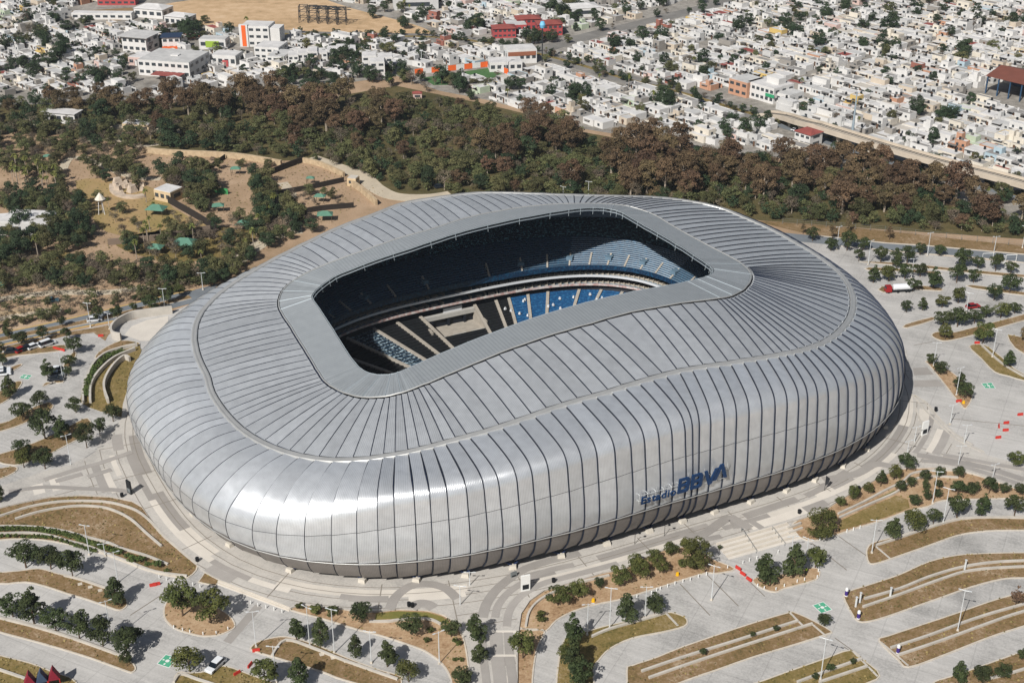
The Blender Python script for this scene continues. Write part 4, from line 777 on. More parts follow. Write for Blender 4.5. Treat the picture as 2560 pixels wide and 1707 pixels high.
# --- planted islands: soil, kerb, inner retaining walls
ISL = []
def island(tile, pts, soil, walls=(), kerb=True, sm=3, z=.17, ww=.45, wh=.45):
    p = TG(tile, pts); p = ccw(smoothpoly(p, True, sm) if sm else p)
    o = structure(slab('planted_island', offset(p, -.12), 0, z, soil)); ISL.append((p, soil, z))
    if kerb: ob('kerb', strip_mesh('kerb', p, .3, 0, z+.03, KERB, True), o)
    for w in walls:
        hh = wh
        if isinstance(w, tuple): w, hh = w
        ob('low_wall', strip_mesh('low_wall', smoothpoly(TG(tile, w), False, 4), ww, 0, z+hh, WALLC), o)
    return o
island('02', [(-200, 425), (0, 375), (150, 342), (350, 302), (550, 292), (750, 302), (900, 332), (968, 372), (1055, 500), (1145, 600), (1245, 692), (1350, 778), (1285, 858), (1180, 850), (1060, 826), (900, 770), (740, 708), (600, 667), (450, 628), (300, 603), (150, 594), (0, 602), (-200, 640)], DRYB,
       [[(-200, 500), (0, 445), (200, 382), (400, 347), (600, 342), (750, 352), (870, 382), (950, 417), (1030, 482), (1120, 582), (1250, 692), (1350, 775)], [(105, 465), (250, 420), (400, 390), (550, 375), (700, 385), (800, 415), (900, 470), (1000, 560), (1105, 650)],
        [(-100, 520), (0, 515), (150, 515), (300, 525), (450, 550), (600, 590), (750, 630), (830, 665), (1000, 715), (1150, 775)], [(0, 565), (200, 560), (350, 580), (450, 610), (600, 650), (740, 705), (900, 765), (1065, 825), (1280, 855)]])
island('02', [(-100, 840), (130, 815), (270, 800), (400, 835), (560, 870), (740, 935), (850, 990), (870, 1045), (820, 1082), (730, 1055), (600, 1010), (450, 965), (330, 925), (180, 890), (0, 900)], DRYB, [[(440, 850), (560, 880), (740, 942)]])
island('02', [(-200, 1060), (0, 1125), (150, 1160), (300, 1200), (500, 1265), (700, 1335), (850, 1395), (925, 1470), (905, 1505), (850, 1492), (600, 1402), (300, 1312), (0, 1232), (-200, 1170)], DRYB, [[(-200, 1075), (0, 1140), (200, 1190), (420, 1255), (640, 1330), (830, 1400)]])
island('02', [(-200, 1330), (0, 1392), (200, 1442), (350, 1500), (520, 1575), (520, 1800), (-200, 1800)], DRYG, [[(-100, 1460), (0, 1495), (200, 1565), (400, 1650)]])
island('02', [(1122, 1080), (1135, 1150), (1200, 1207), (1300, 1242), (1400, 1260), (1500, 1250), (1580, 1217), (1607, 1185), (1570, 1120), (1480, 1060), (1380, 1010), (1250, 990), (1150, 1020)], MULCH)
island('02', [(1717, 1335), (1760, 1302), (1850, 1275), (1960, 1265), (2150, 1315), (2352, 1400), (2560, 1480), (2730, 1530), (2745, 1560), (2700, 1640), (2352, 1559), (2200, 1502), (1900, 1410), (1770, 1372), (1720, 1352)], DRYB, [[(1860, 1400), (1955, 1292), (2150, 1350), (2352, 1430), (2720, 1560)]])
island('02', [(1180, 1620), (1215, 1512), (1300, 1512), (1400, 1502), (1530, 1463), (1730, 1530), (1880, 1580), (2300, 1720), (2200, 1850), (1180, 1850)], DRYG, [[(1190, 1580), (1240, 1525), (1350, 1560), (1600, 1640)]])
island('02', [(1357, 890), (1405, 822), (1500, 872), (1475, 915)], DRYB, sm=0)
island('12', [(-350, 1075), (-250, 1040), (-100, 1062), (0, 1075), (110, 1092), (240, 1096), (400, 1080), (600, 1088), (712, 1122), (790, 1180), (838, 1265), (865, 1380), (885, 1559), (890, 1800), (800, 1800), (760, 1559), (700, 1450), (600, 1372), (510, 1332), (300, 1262), (150, 1222), (40, 1190), (-120, 1140)], MULCH,
       [[(200, 1165), (330, 1165), (400, 1155), (540, 1145), (630, 1155), (690, 1185)]])
sheet('lawn_strip', TG('12', [(245, 1104), (400, 1090), (600, 1098), (700, 1128), (760, 1180), (690, 1165), (560, 1132), (400, 1140), (240, 1150)]), .19, LAWN, None).__setitem__('kind', 'structure')
island('12', [(1225, 1200), (1242, 1105), (1302, 1015), (1402, 945), (1600, 885), (1800, 825), (1950, 795), (2100, 718), (2250, 660), (2352, 648), (2480, 690), (2560, 740), (2700, 800), (2580, 830), (2500, 828), (2352, 872), (2100, 952), (1900, 1012), (1750, 1042), (1600, 1087), (1480, 1150), (1410, 1222), (1340, 1212)], MULCH, [[(1270, 1200), (1290, 1110), (1340, 1040), (1430, 980), (1600, 910), (1840, 850)]])
island('12', [(1222, 1215), (1320, 1222), (1400, 1225), (1345, 1350), (1315, 1559), (1315, 1800), (1218, 1800), (1218, 1300)], MULCH, kerb=True)
island('12', [(1560, 1260), (1700, 1225), (1800, 1195), (2000, 1150), (2220, 1098), (2330, 1118), (2372, 1150), (2352, 1192), (2200, 1232), (2000, 1272), (1850, 1342), (1770, 1422), (1732, 1500), (1730, 1800), (1490, 1800), (1500, 1400)], DRYG, [[(1720, 1268), (1850, 1213), (2100, 1143), (2230, 1105)], ([(2230, 1105), (2310, 1190)], .1)])
island('22', [(-340, 1800), (-364, 1500), (-324, 1460), (-174, 1410), (0, 1340), (200, 1270), (500, 1170), (740, 1100), (790, 1102), (900, 1150), (1030, 1225), (1000, 1247), (800, 1312), (500, 1402), (250, 1490), (50, 1559), (-300, 1700)], DRYB,
       [[(-264, 1505), (0, 1415), (400, 1290), (805, 1160)], [(-214, 1550), (0, 1475), (450, 1325), (905, 1180)], ([(752, 1102), (845, 1195)], .05), ([(905, 1180), (1000, 1262)], .05)])
island('22', [(1118, 988), (1160, 952), (1300, 907), (1500, 840), (1700, 752), (1900, 707), (2100, 695), (2352, 690), (2900, 690), (2900, 850), (2352, 860), (2200, 870), (2000, 920), (1800, 990), (1600, 1060), (1400, 1130), (1272, 1162), (1212, 1152), (1175, 1105)], DRYB,
       [[(1260, 1010), (1500, 940), (1700, 860), (1900, 800), (2100, 765), (2352, 750), (2900, 745)], [(1250, 1065), (1500, 980), (1800, 870), (2000, 815), (2352, 790), (2900, 780)]])
island('22', [(1275, 690), (1290, 645), (1340, 615), (1500, 575), (1700, 510), (1850, 465), (2000, 445), (2352, 440), (2900, 440), (2900, 530), (2352, 535), (2100, 540), (1900, 570), (1700, 640), (1500, 710), (1350, 760), (1292, 757)], DRYB, [[(1335, 645), (1500, 592), (1700, 524), (1900, 468), (2100, 453), (2352, 457), (2900, 460)], ([(1335, 645), (1435, 730)], .05)])
island('22', [(1360, 1290), (1420, 1260), (1600, 1200), (1900, 1100), (2100, 1030), (2250, 985), (2352, 965), (2900, 850), (2900, 1020), (2352, 1190), (2100, 1272), (1800, 1390), (1565, 1470), (1490, 1420)], DRYB,
       [[(1440, 1345), (1700, 1260), (2000, 1150), (2300, 1060), (2900, 900)], [(1490, 1395), (1800, 1290), (2100, 1180), (2352, 1095), (2900, 950)], ([(1375, 1303), (1560, 1462)], .05)])
island('22', [(400, 1630), (580, 1560), (800, 1480), (1000, 1410), (1160, 1357), (1250, 1420), (1365, 1530), (1200, 1610), (700, 1800), (300, 1800)], DRYG, [[(800, 1580), (1000, 1505), (1240, 1420)], [(950, 1580), (1280, 1470)], ([(1180, 1362), (1350, 1535)], .05)])
island('22', [(1700, 1600), (1900, 1522), (2100, 1450), (2352, 1360), (2900, 1160), (2900, 1800), (1700, 1800)], DRYB, [[(2100, 1559), (2352, 1490), (2900, 1300)]])
island('22', [(802, 470), (960, 420), (1050, 360), (1200, 270), (1400, 160), (1500, 120), (1600, 115), (1800, 110), (2000, 150), (2352, 270), (2900, 420), (2900, 470), (2352, 330), (2100, 322), (1800, 332), (1700, 372), (1560, 402), (1400, 462), (1200, 522), (1000, 590), (865, 603), (760, 530)], MULCH,
       [[(1080, 430), (1250, 350), (1400, 270), (1520, 210), (1600, 150), (1800, 130), (2000, 155), (2300, 255)], [(1090, 455), (1300, 360), (1480, 280), (1590, 200), (1700, 175), (1900, 180)], ([(735, 530), (825, 495)], .6), ([(740, 560), (835, 525)], .4)])
structure(sheet('lawn_strip', TG('22', [(1095, 440), (1300, 345), (1470, 262), (1480, 275), (1300, 355), (1100, 450)]), .19, LAWN)); structure(sheet('lawn_strip', TG('22', [(1100, 470), (1300, 375), (1480, 300), (1560, 330), (1570, 385), (1400, 450), (1200, 510), (1080, 540)]), .19, DRYG))
island('22', [(495, 880), (560, 932), (650, 958), (720, 932), (930, 872), (948, 805), (870, 795), (700, 835), (560, 850)], MULCH)
island('21', [(1680, 940), (1705, 968), (1800, 1085), (1900, 1212), (1955, 1262), (2003, 1160), (1960, 1100), (1850, 1010), (1750, 948)], MULCH)
island('21', [(1978, 838), (2060, 922), (2150, 1012), (2250, 1042), (2352, 1072), (2700, 1150), (2700, 1120), (2352, 1030), (2200, 915), (2085, 832)], DRYG, [[(2060, 835), (2200, 960), (2352, 1050)], ])
island('21', [(1720, 762), (1760, 740), (1850, 747), (2000, 712), (2352, 620), (2700, 530), (2700, 580), (2352, 662), (2000, 762), (1830, 800), (1760, 790)], DRYB)
island('21', [(1580, 1172), (1640, 1195), (1700, 1236), (1780, 1336), (1880, 1428), (2000, 1518), (2080, 1565), (1950, 1559), (1800, 1480), (1700, 1400), (1620, 1292)], LAWN, [[(1585, 1175), (1680, 1290), (1790, 1400), (1900, 1490), (2060, 1570)], [(1660, 1220), (1740, 1310), (1850, 1430), (2000, 1520)], [(1610, 1265), (1650, 1370), (1720, 1415)]])
island('21', [(2240, 768), (2352, 780), (2700, 860), (2700, 960), (2352, 890)], DRYB)
for pts in ([(1290, 300), (1500, 310), (1760, 330), (1760, 345), (1500, 325), (1290, 318)], [(1230, 262), (1500, 268), (1900, 310), (2352, 350), (2352, 368), (1900, 328), (1500, 285)], [(1380, 430), (1650, 425), (1780, 440), (1780, 460), (1600, 450), (1390, 470)], [(1540, 690), (1720, 640), (1730, 660), (1550, 712)], [(2000, 420), (2352, 470), (2352, 490), (2000, 440)]): island('21', pts, DRYB, sm=2)
# left side: terraced planters, ramp wall, lawn
island('01', [(560, 1230), (565, 1150), (590, 1080), (640, 970), (720, 900), (830, 860), (960, 830), (960, 1300), (760, 1300)], DRYG,
       [([(570, 1230), (572, 1150), (592, 1080), (640, 972), (720, 902), (830, 862), (940, 838)], 1.0), ([(620, 1230), (622, 1130), (652, 1060), (720, 982), (800, 922), (925, 868)], 1.1), ([(742, 1230), (716, 1150), (726, 1080), (780, 992), (850, 932), (890, 945)], 1.6)], kerb=False, ww=.6)
island('01', [(650, 917), (700, 860), (830, 800), (950, 815), (930, 835), (830, 860), (720, 910)], DRYB)
structure(sheet('ramp', TG('01', [(850, 760), (900, 700), (1000, 660), (1150, 630), (1150, 800), (960, 800)]), .08, CONCL))
rw = ob('ramp_wall', strip_mesh('ramp_wall', smoothpoly(TG('01', [(1180, 612), (1000, 635), (900, 652), (810, 698), (768, 745), (775, 785), (830, 800)]), False, 5), .6, 0, 2.6, WALLC)); tag(rw, 'tall curved concrete ramp wall between road and stadium', 'wall')
for pts in ([(-60, 905), (30, 880), (130, 865), (330, 840), (440, 830), (440, 862), (330, 880), (100, 905), (-60, 940)], [(-60, 1010), (60, 985), (135, 960), (148, 970), (60, 1020), (-60, 1060)], [(300, 1110), (320, 1085), (430, 1085), (450, 1020), (520, 900), (500, 880), (440, 960), (400, 1060)], [(-60, 1250), (60, 1200), (150, 1090), (110, 1080), (30, 1130), (-60, 1180)],
            [(-60, 1430), (100, 1390), (240, 1330), (360, 1260), (330, 1220), (180, 1280), (60, 1350), (-60, 1380)], [(100, 1650), (300, 1590), (480, 1500), (620, 1420), (600, 1330), (480, 1380), (300, 1470), (120, 1540), (-60, 1600)], [(-60, 1690), (100, 1660), (100, 1700), (-60, 1760)]): island('01', pts, DRYB, sm=3)
structure(sheet('roadside_verge', TG('01', [(-60, 862), (200, 800), (430, 745), (640, 712), (800, 680), (790, 720), (740, 760), (720, 800), (640, 745), (450, 765), (200, 830), (-60, 885)]), .1, DRYB))
# painted assembly squares
def assembly(pts, lab):
    p = PG(pts); o = ob('assembly_square', None); c = (sum(x for x, y in p)/4, sum(y for x, y in p)/4); o.location = (*c, 0); tag(o, lab, 'floor marking', 'green assembly squares')
    def ch(nm, q, z, m): d = sheet(nm, [(x-c[0], y-c[1]) for x, y in q], z, m, o); return d
    ch('border', p, .052, WHITE); ch('field', [(c[0]+(x-c[0])*.9, c[1]+(y-c[1])*.9) for x, y in p], .060, GRN)
    ch('disc', [(c[0]+.42*cos(a*pi/8), c[1]+.42*sin(a*pi/8)) for a in range(16)], .068, WHITE)
    for k in range(4):
        m = ((p[k][0]+p[(k+1) % 4][0])/2, (p[k][1]+p[(k+1) % 4][1])/2); d = (m[0]-c[0], m[1]-c[1]); e = (-d[1]*.08, d[0]*.08)
        ch('arrow', [(c[0]+d[0]*.45+e[0], c[1]+d[1]*.45+e[1]), (c[0]+d[0]*.75+e[0]*1.6, c[1]+d[1]*.75+e[1]*1.6), (c[0]+d[0]*.75-e[0]*1.6, c[1]+d[1]*.75-e[1]*1.6), (c[0]+d[0]*.45-e[0], c[1]+d[1]*.45-e[1])], .068, WHITE)
assembly([(2030.4, 1512.3), (2057.9, 1503.2), (2081.6, 1523.6), (2053.1, 1533.3)], 'green painted assembly square between the long islands at lower right')
assembly([(391.4, 1659), (414.4, 1634.7), (446.5, 1643.3), (422, 1669.4)], 'green painted assembly square beside the lone tree at bottom left')
assembly([(2452.6, 958.8), (2479.6, 956.2), (2489.3, 971), (2462.8, 971)], 'pale green painted square right of the narrow tree island')
assembly([(47.5, 944.9), (57.6, 936.2), (81.1, 937.8), (71.4, 949)], 'worn pale green square in the parking at left')
# expansion joints and drains in the parking concrete
for tile, a, b in (('22', (0, 900), (205, 1115)), ('22', (180, 832), (400, 1052)), ('22', (450, 860), (580, 985)), ('22', (900, 620), (1140, 806)), ('22', (1085, 575), (1280, 712)), ('22', (1120, 1330), (1200, 1380)), ('02', (890, 1115), (1250, 880)), ('02', (1560, 1250), (1780, 1050)), ('12', (1340, 1240), (1300, 1559)), ('22', (1060, 1270), (1200, 1370)), ('21', (1600, 830), (1750, 800)), ('21', (1850, 1330), (2352, 1380))):
    ob('joint', strip_mesh('joint', TG(tile, [a, b]), .25, .03, .05, JNT), lot)
o = sheet('drain_cover_strip', TG('02', [(1525, 1290), (1745, 1040), (1795, 1060), (1580, 1310)]), .055, CONCD, lot)
# ------------------------------------------------------------------ trees
def leaves(name, clumps, n, size, m, seed, flat=.0, elong=1.0):
    """many leaf-sized faces spread over the surface and volume of a crown's clumps (x, y, z, r)"""
    r = np.random.RandomState(seed); C = np.array(clumps); w = C[:, 3]**2; idx = r.choice(len(C), n, p=w/w.sum())
    d = r.normal(size=(n, 3)); d /= np.linalg.norm(d, axis=1, keepdims=True); d[:, 2] = np.where(d[:, 2] < -.3, -d[:, 2], d[:, 2])
    rad = C[idx, 3]*(.72 + .36*r.rand(n)**.7); p = C[idx, :3] + d*rad[:, None]*np.array([1, 1, .8])
    nn = d + r.normal(size=(n, 3))*.55; nn[:, 2] += .35; nn /= np.linalg.norm(nn, axis=1, keepdims=True)
    t = np.cross(nn, r.normal(size=(n, 3))); t /= np.linalg.norm(t, axis=1, keepdims=True); b = np.cross(nn, t)
    s = size*(.6 + .8*r.rand(n)); a = t*s[:, None]*.5*elong; c = b*s[:, None]*.5/elong**.5
    v = np.stack([p - a*.9 - c*.5, p + a*.2 - c, p + a + c*.3, p - a*.3 + c], 1).reshape(-1, 3)
    f = np.arange(4*n).reshape(n, 4)
    me_ = bpy.data.meshes.new(name); me_.from_pydata(v.tolist(), [], f.tolist()); me_.materials.append(m)
    at = me_.attributes.new('leafrnd', 'FLOAT', 'POINT')
    cl = r.rand(len(C))[idx]; val = np.clip(.55*cl + .45*r.rand(n), 0, 1); at.data.foreach_set('value', np.repeat(val, 4).astype(np.float32))
    return me_
def ellipsoid_clumps(r, k, h0, h1, rx, cr, shape='round'):
    o = []
    for i in range(k):
        while True:
            x, y, z = r.uniform(-1, 1), r.uniform(-1, 1), r.uniform(-1, 1)
            q = x*x + y*y + z*z
            if q <= 1 and (q > .2 or r.random() < .3): break
        zz = (h0+h1)/2 + z*(h1-h0)/2; kk = 1.0
        if shape == 'cone': kk = 1.15 - .95*(zz-h0)/(h1-h0)
        if shape == 'umb': kk = .7 + .5*(zz-h0)/(h1-h0)
        o.append((x*rx*kk, y*rx*kk, zz, cr*r.uniform(.7, 1.25)*(kk**.5)))
    return o
def trunk(name, r, h, r0, limbs, spread, m):
    b = B(); b.tube([(0, 0, -.1), (r.uniform(-.1, .1), r.uniform(-.1, .1), h*.5), (r.uniform(-.25, .25), r.uniform(-.25, .25), h)], [r0, r0*.75, r0*.45], 6)
    for i in range(limbs):
        a = 2*pi*i/limbs + r.uniform(-.4, .4); z = h*r.uniform(.45, .8); L_ = spread*r.uniform(.6, 1)
        b.tube([(0, 0, z), (cos(a)*L_*.5, sin(a)*L_*.5, z + L_*.45), (cos(a)*L_, sin(a)*L_, z + L_*.8)], [r0*.5, r0*.32, r0*.12], 4)
    return b.mesh(name, m)
TK = {}
def kind(key, nv, h, fn): TK[key] = [fn(random.Random(hash(key) % 1000 + 17*i if False else (sum(map(ord, key)) + 17*i)), i) for i in range(nv)]
def oak(mm, h=5.6, rx=2.3, n=2200, ls=.28, shape='round', k=26, cr=.85, h0=1.5):
    return lambda r, i: (trunk('trunk', r, h*.62, .16, 4, rx*.7, BARK), leaves('crown', ellipsoid_clumps(r, k, h0, h-.4, rx, cr, shape), n, ls, mm, r.randint(0, 9999)))
kind('oak', 5, 5.6, oak(L_OAK)); kind('oaky', 3, 5.6, oak(L_OAKY))
kind('tall', 3, 7, oak(L_OAK, 7.2, 1.9, 2200, .28, 'cone', 26, .85, 1.2))
kind('big', 2, 9, oak(L_OAKY, 8.5, 4.2, 5600, .30, 'round', 60, 1.05, .9))
kind('cyp', 6, 14, lambda r, i: (trunk('trunk', r, 9, .45, 6, 4.2, BARKP), leaves('crown', ellipsoid_clumps(r, 42, 3.5, 13.2, 4.9, 1.5, 'round'), 4600, .44, L_BROWN, r.randint(0, 9999))))
kind('scrub', 6, 8, lambda r, i: (trunk('trunk', r, 4.2, .2, 5, 2.4, BARK), leaves('crown', ellipsoid_clumps(r, 30, 1.2, 7.2, 3.4, 1.25, 'round'), 2500, .38, L_GREEN, r.randint(0, 9999))))
kind('deep', 4, 9, lambda r, i: (trunk('trunk', r, 5, .25, 5, 2.6, BARK), leaves('crown', ellipsoid_clumps(r, 30, 1.5, 8.4, 3.5, 1.35, 'round'), 2700, .40, L_DEEP, r.randint(0, 9999))))
kind('bare', 4, 7, lambda r, i: (trunk('trunk', r, 4.6, .16, 9, 2.6, BARKP), leaves('crown', ellipsoid_clumps(r, 22, 1.8, 6.4, 2.8, 1.0, 'umb'), 900, .27, L_GREY, r.randint(0, 9999), 0, 1.8)))
kind('sparsebrown', 2, 6, lambda r, i: (trunk('trunk', r, 4.6, .12, 6, 1.2, BARK), leaves('crown', ellipsoid_clumps(r, 18, 1.2, 6.2, 1.5, .7, 'cone'), 800, .25, L_BROWN, r.randint(0, 9999))))
def palm(r, i):
    b = B(); h = 8.5; b.tube([(0, 0, -.1), (.1, 0, h*.5), (.15, .1, h)], [.24, .18, .16], 6)
    v = []; f = []; val = []
    for q in range(46):
        a = 2*pi*r.random(); el = r.uniform(-.5, 1.2); L_ = r.uniform(1.4, 2.1); pts = []
        for t in (0, .35, .7, 1): pts.append((cos(a)*cos(el)*L_*t + .15, sin(a)*cos(el)*L_*t + .1, h + sin(el)*L_*t - .9*t*t))
        k = len(v); w = [.08, .34, .28, .03]
        for p, ww in zip(pts, w): v += [(p[0]-sin(a)*ww, p[1]+cos(a)*ww, p[2]), (p[0]+sin(a)*ww, p[1]-cos(a)*ww, p[2]-.05)]
        f += [(k+2*j, k+2*j+1, k+2*j+3, k+2*j+2) for j in range(3)]; x = r.random(); val += [x]*8
    d = me('crown', v, f, L_PALM); d.attributes.new('leafrnd', 'FLOAT', 'POINT').data.foreach_set('value', val); return (b.mesh('trunk', BARKP), d)
kind('palm', 3, 9, palm)
def bush(mm, rx, h, n, ls): return lambda r, i: (None, leaves('foliage', ellipsoid_clumps(r, 14, .25, h, rx, .42*rx), n, ls, mm, r.randint(0, 9999)))
kind('bush', 4, 1.8, bush(L_OAKY, 1.0, 1.7, 800, .22)); kind('shrub', 4, 1, bush(L_HEDGE, .55, .9, 160, .24))
TH0 = {'oak': (5.6, 5.0), 'oaky': (5.6, 5.0), 'tall': (7.2, 4.2), 'big': (8.5, 9.0), 'cyp': (14, 12), 'scrub': (8, 8.4), 'deep': (9, 8.6), 'bare': (7, 7), 'sparsebrown': (6.4, 3.2), 'palm': (9.5, 4), 'bush': (2.0, 2.3), 'shrub': (1.1, 1.3)}
rt = random.Random(5)
def tree(k, x, y, s, label, group, name=None, cat='tree', z=0.1, sz=None):
    nm = name or {'oak': 'oak_tree', 'oaky': 'oak_tree', 'tall': 'oak_tree', 'big': 'oak_tree', 'cyp': 'cypress_tree', 'scrub': 'woodland_tree', 'deep': 'evergreen_tree', 'bare': 'leafless_tree', 'sparsebrown': 'young_cypress_tree', 'palm': 'palm_tree', 'bush': 'bush', 'shrub': 'shrub'}[k]
    t, c = rt.choice(TK[k]); rz = rt.random()*6.28
    q = s*rt.uniform(.94, 1.06)
    if t is None:
        o = ob(nm, c, None, (x, y, z), rz, (q, q, q*rt.uniform(.9, 1.1)))
    else:
        o = empty(nm, (x, y, z), rz); o.scale = (q*rt.uniform(.9, 1.1), q*rt.uniform(.9, 1.1), q*(sz or rt.uniform(.82, 1.2))); ob('trunk', t, o); ob('crown', c, o)
    tag(o, label, cat, group); return o
PXM = lambda x, y: F/math.sqrt(G(x, y)[1]**2*1.0 + HC**2)
# --- trees of the forecourt and parking, from base pixel and crown width
LOTS = {
 'on the narrow island below the hedge planter': ('02', 'oak', [(180, 790, 190), (350, 800, 160), (500, 860, 170), (800, 1040, 150, 'tall')]),
 'in the row on the long island at lower left': ('02', 'oak', [(90, 1125, 170), (235, 1175, 170), (385, 1225, 190), (545, 1275, 190), (705, 1325, 175), (870, 1380, 220), (870, 1465, 90)]),
 'on the rounded mulch island': ('02', 'oaky', [(1250, 1120, 230), (1440, 1165, 220)]),
 'beside the parked white car': ('02', 'oaky', [(1300, 1500, 190)]),
 'on the tapering island below the left steps': ('02', 'tall', [(2030, 1290, 140), (2195, 1330, 135)]),
 'on the bottom edge lawn': ('02', 'oaky', [(1820, 1590, 170), (2050, 1605, 160)]),
 'along the kerb at the left of the promenade': ('02', 'oak', [(5, 355, 90, 'tall'), (165, 105, 120), (310, 115, 150)]),
 'beside the terraced planters': ('01', 'oak', [(280, 1260, 120), (158, 1350, 130), (310, 1470, 160), (430, 1480, 120), (520, 1290, 110), (595, 1530, 150), (685, 1450, 110), (775, 1350, 115), (160, 1610, 140), (70, 1190, 120), (330, 1060, 100), (510, 890, 110), (480, 980, 100), (470, 1040, 70)]),
 'along the left road near the parked cars': ('01', 'oak', [(150, 835, 100), (295, 795, 90), (460, 800, 80), (20, 970, 80), (0, 870, 70), (1040, 605, 110), (805, 655, 90), (670, 665, 85), (1155, 545, 90), (1230, 490, 70), (915, 605, 60), (60, 790, 70), (430, 705, 70)]),
 'in the mulch bed left of the paved alley': ('12', 'oak', [(150, 1170, 150), (490, 1250, 175), (760, 1265, 130), (840, 1590, 130)]),
 'along the drive left of the paved alley': ('12', 'tall', [(110, 1405, 110), (325, 1465, 150), (470, 1570, 150, 'oaky')]),
 'beside the paved alley': ('12', 'oaky', [(930, 1300, 150, 'tall'), (955, 1450, 115, 'tall'), (1250, 1410, 165)]),
 'clumped on the loop island right of the alley': ('12', 'tall', [(1590, 1330, 150), (1560, 1430, 150), (1590, 1520, 160), (1640, 1610, 170)]),
 'on the mulch bank below the right facade': ('12', 'oaky', [(1490, 1050, 140), (1630, 1000, 140), (1770, 930, 90), (1910, 915, 140), (2010, 790, 90), (2050, 870, 135), (2140, 760, 110), (2185, 830, 100), (2265, 715, 90)]),
 'beside the drive right of the alley': ('12', 'oak', [(1960, 1165, 150), (2150, 1100, 140)]),
 'large and broad, left of the broad steps': ('22', 'big', [(100, 800, 230)]),
 'large and broad, right of the broad steps': ('22', 'big', [(960, 575, 235)]),
 'in the clipped line below the facade letters': ('22', 'oaky', [(1095, 378, 85), (1180, 333, 88), (1285, 288, 82), (1370, 238, 88), (1460, 193, 100), (1545, 133, 115)]),
 'in the cluster on the mulch bank at right': ('22', 'oak', [(1670, 205, 72), (1770, 180, 78), (1765, 248, 66), (1580, 245, 76), (1505, 278, 72), (1675, 258, 62), (1760, 318, 62), (1605, 368, 88), (1680, 333, 72), (1900, 180, 82), (1895, 295, 112), (1995, 293, 102), (2110, 288, 112), (2215, 288, 82), (2320, 295, 85)]),
 'in the row behind the upper curved island at right': ('22', 'oak', [(1455, 598, 130, 'tall'), (1600, 552, 145), (1730, 492, 100), (1890, 452, 140), (2060, 442, 112), (2285, 432, 140)]),
 'on the bollard-ringed triangle island': ('22', 'oaky', [(580, 903, 170), (770, 862, 160), (925, 792, 150)]),
 'at the bottom right corner': ('22', 'oak', [(2205, 1545, 110), (2065, 1580, 120), (1900, 1590, 110), (2340, 1425, 80)]),
 'by the drive at the right edge': ('22', 'oak', [(2290, 103, 112)]),
 'in the roadside row right of the stadium': ('21', 'oak', [(905, 118, 90), (1030, 183, 100), (1140, 183, 112), (1250, 183, 100), (1640, 213, 80), (1770, 218, 80), (1925, 303, 122), (2035, 303, 92), (2155, 323, 102), (2260, 343, 82)]),
 'in the second parking row right of the stadium': ('21', 'oak', [(1220, 255, 80), (1370, 263, 100), (1470, 273, 92), (1550, 273, 92), (1890, 403, 112), (2005, 403, 92), (1480, 300, 70)]),
 'around the parked tanker at right': ('21', 'oak', [(1320, 403, 92), (1425, 393, 112), (1535, 378, 112), (1640, 363, 92), (1730, 443, 130, 'tall'), (1590, 463, 100)]),
 'scattered on the pale parking right of the stadium': ('21', 'oaky', [(1545, 605, 80), (1655, 593, 72), (1790, 573, 92), (1900, 543, 102)]),
 'in the dense row beyond the right forecourt': ('21', 'oak', [(2145, 523, 130), (2250, 473, 130), (1795, 703, 122), (1810, 793, 95), (1895, 703, 122), (2010, 683, 112), (2090, 643, 102), (2190, 643, 122), (2285, 613, 92)]),
 'on the dry strip at the right edge': ('21', 'oaky', [(2070, 813, 150), (2240, 983, 102)]),
 'on the narrow wedge island right of the stadium': ('21', 'oak', [(1715, 963, 72), (1780, 1033, 102), (1905, 1143, 102), (1945, 1203, 112)]),
}
for where, (tile, kd, L_) in LOTS.items():
    for i, q in enumerate(sorted(L_)):
        kk = q[3] if len(q) > 3 else (kd if kd == 'big' or rt.random() < .68 else rt.choice(('oak', 'oaky', 'tall'))); px = TP(tile, q[0], q[1]); x, y = G(*px); w = q[2]/2.735/PXM(*px)
        s = w/TH0[kk][1]
        pre = {'oak': 'dark green oak', 'oaky': 'olive green oak', 'tall': 'slim tall oak', 'big': 'oak'}[kk]
        if len(L_) == 1: lab = '%s %s' % (pre, where)
        else: lab = '%s, %s from left %s' % (pre, nth(i), where)
        tree(kk, x, y, s, lab, 'oaks around the stadium')
for k, tile, L_ in (('sparsebrown', '22', [(2290, 1058, 95, 'rust brown young cypress on the right end of the walled island')]), ('sparsebrown', '21', [(1040, 105, 70, 'first rusty young cypress from left beyond the right road'), (1145, 65, 60, 'second rusty young cypress from left beyond the right road'), (1430, 108, 62, 'third rusty young cypress from left beyond the right road'), (840, 68, 42, 'small rusty cypress closest to the stadium rim on the right')]),
                    ('oak', '22', [(985, 1192, 90, 'small open tree beside the green square at lower right'), (655, 1228, 45, 'right one of three tiny saplings on the walled island'), (495, 1272, 40, 'middle one of three tiny saplings on the walled island'), (155, 1392, 50, 'left one of three tiny saplings on the walled island'), (1180, 1458, 46, 'rightmost sapling on the bottom edge island'), (1025, 1505, 56, 'second sapling from right on the bottom edge island'), (925, 1553, 52, 'third sapling from right on the bottom edge island'), (270, 672, 36, 'tiny sapling between the big oak and the broad steps')]),
                    ('cyp', '21', [(2352, 803, 95, 'brown leafed tree cut by the right picture edge')])):
    for q in L_:
        px = TP(tile, q[0], q[1]); x, y = G(*px); tree(k, x, y, q[2]/2.735/PXM(*px)/TH0[k][1], q[3], 'young trees around the stadium')
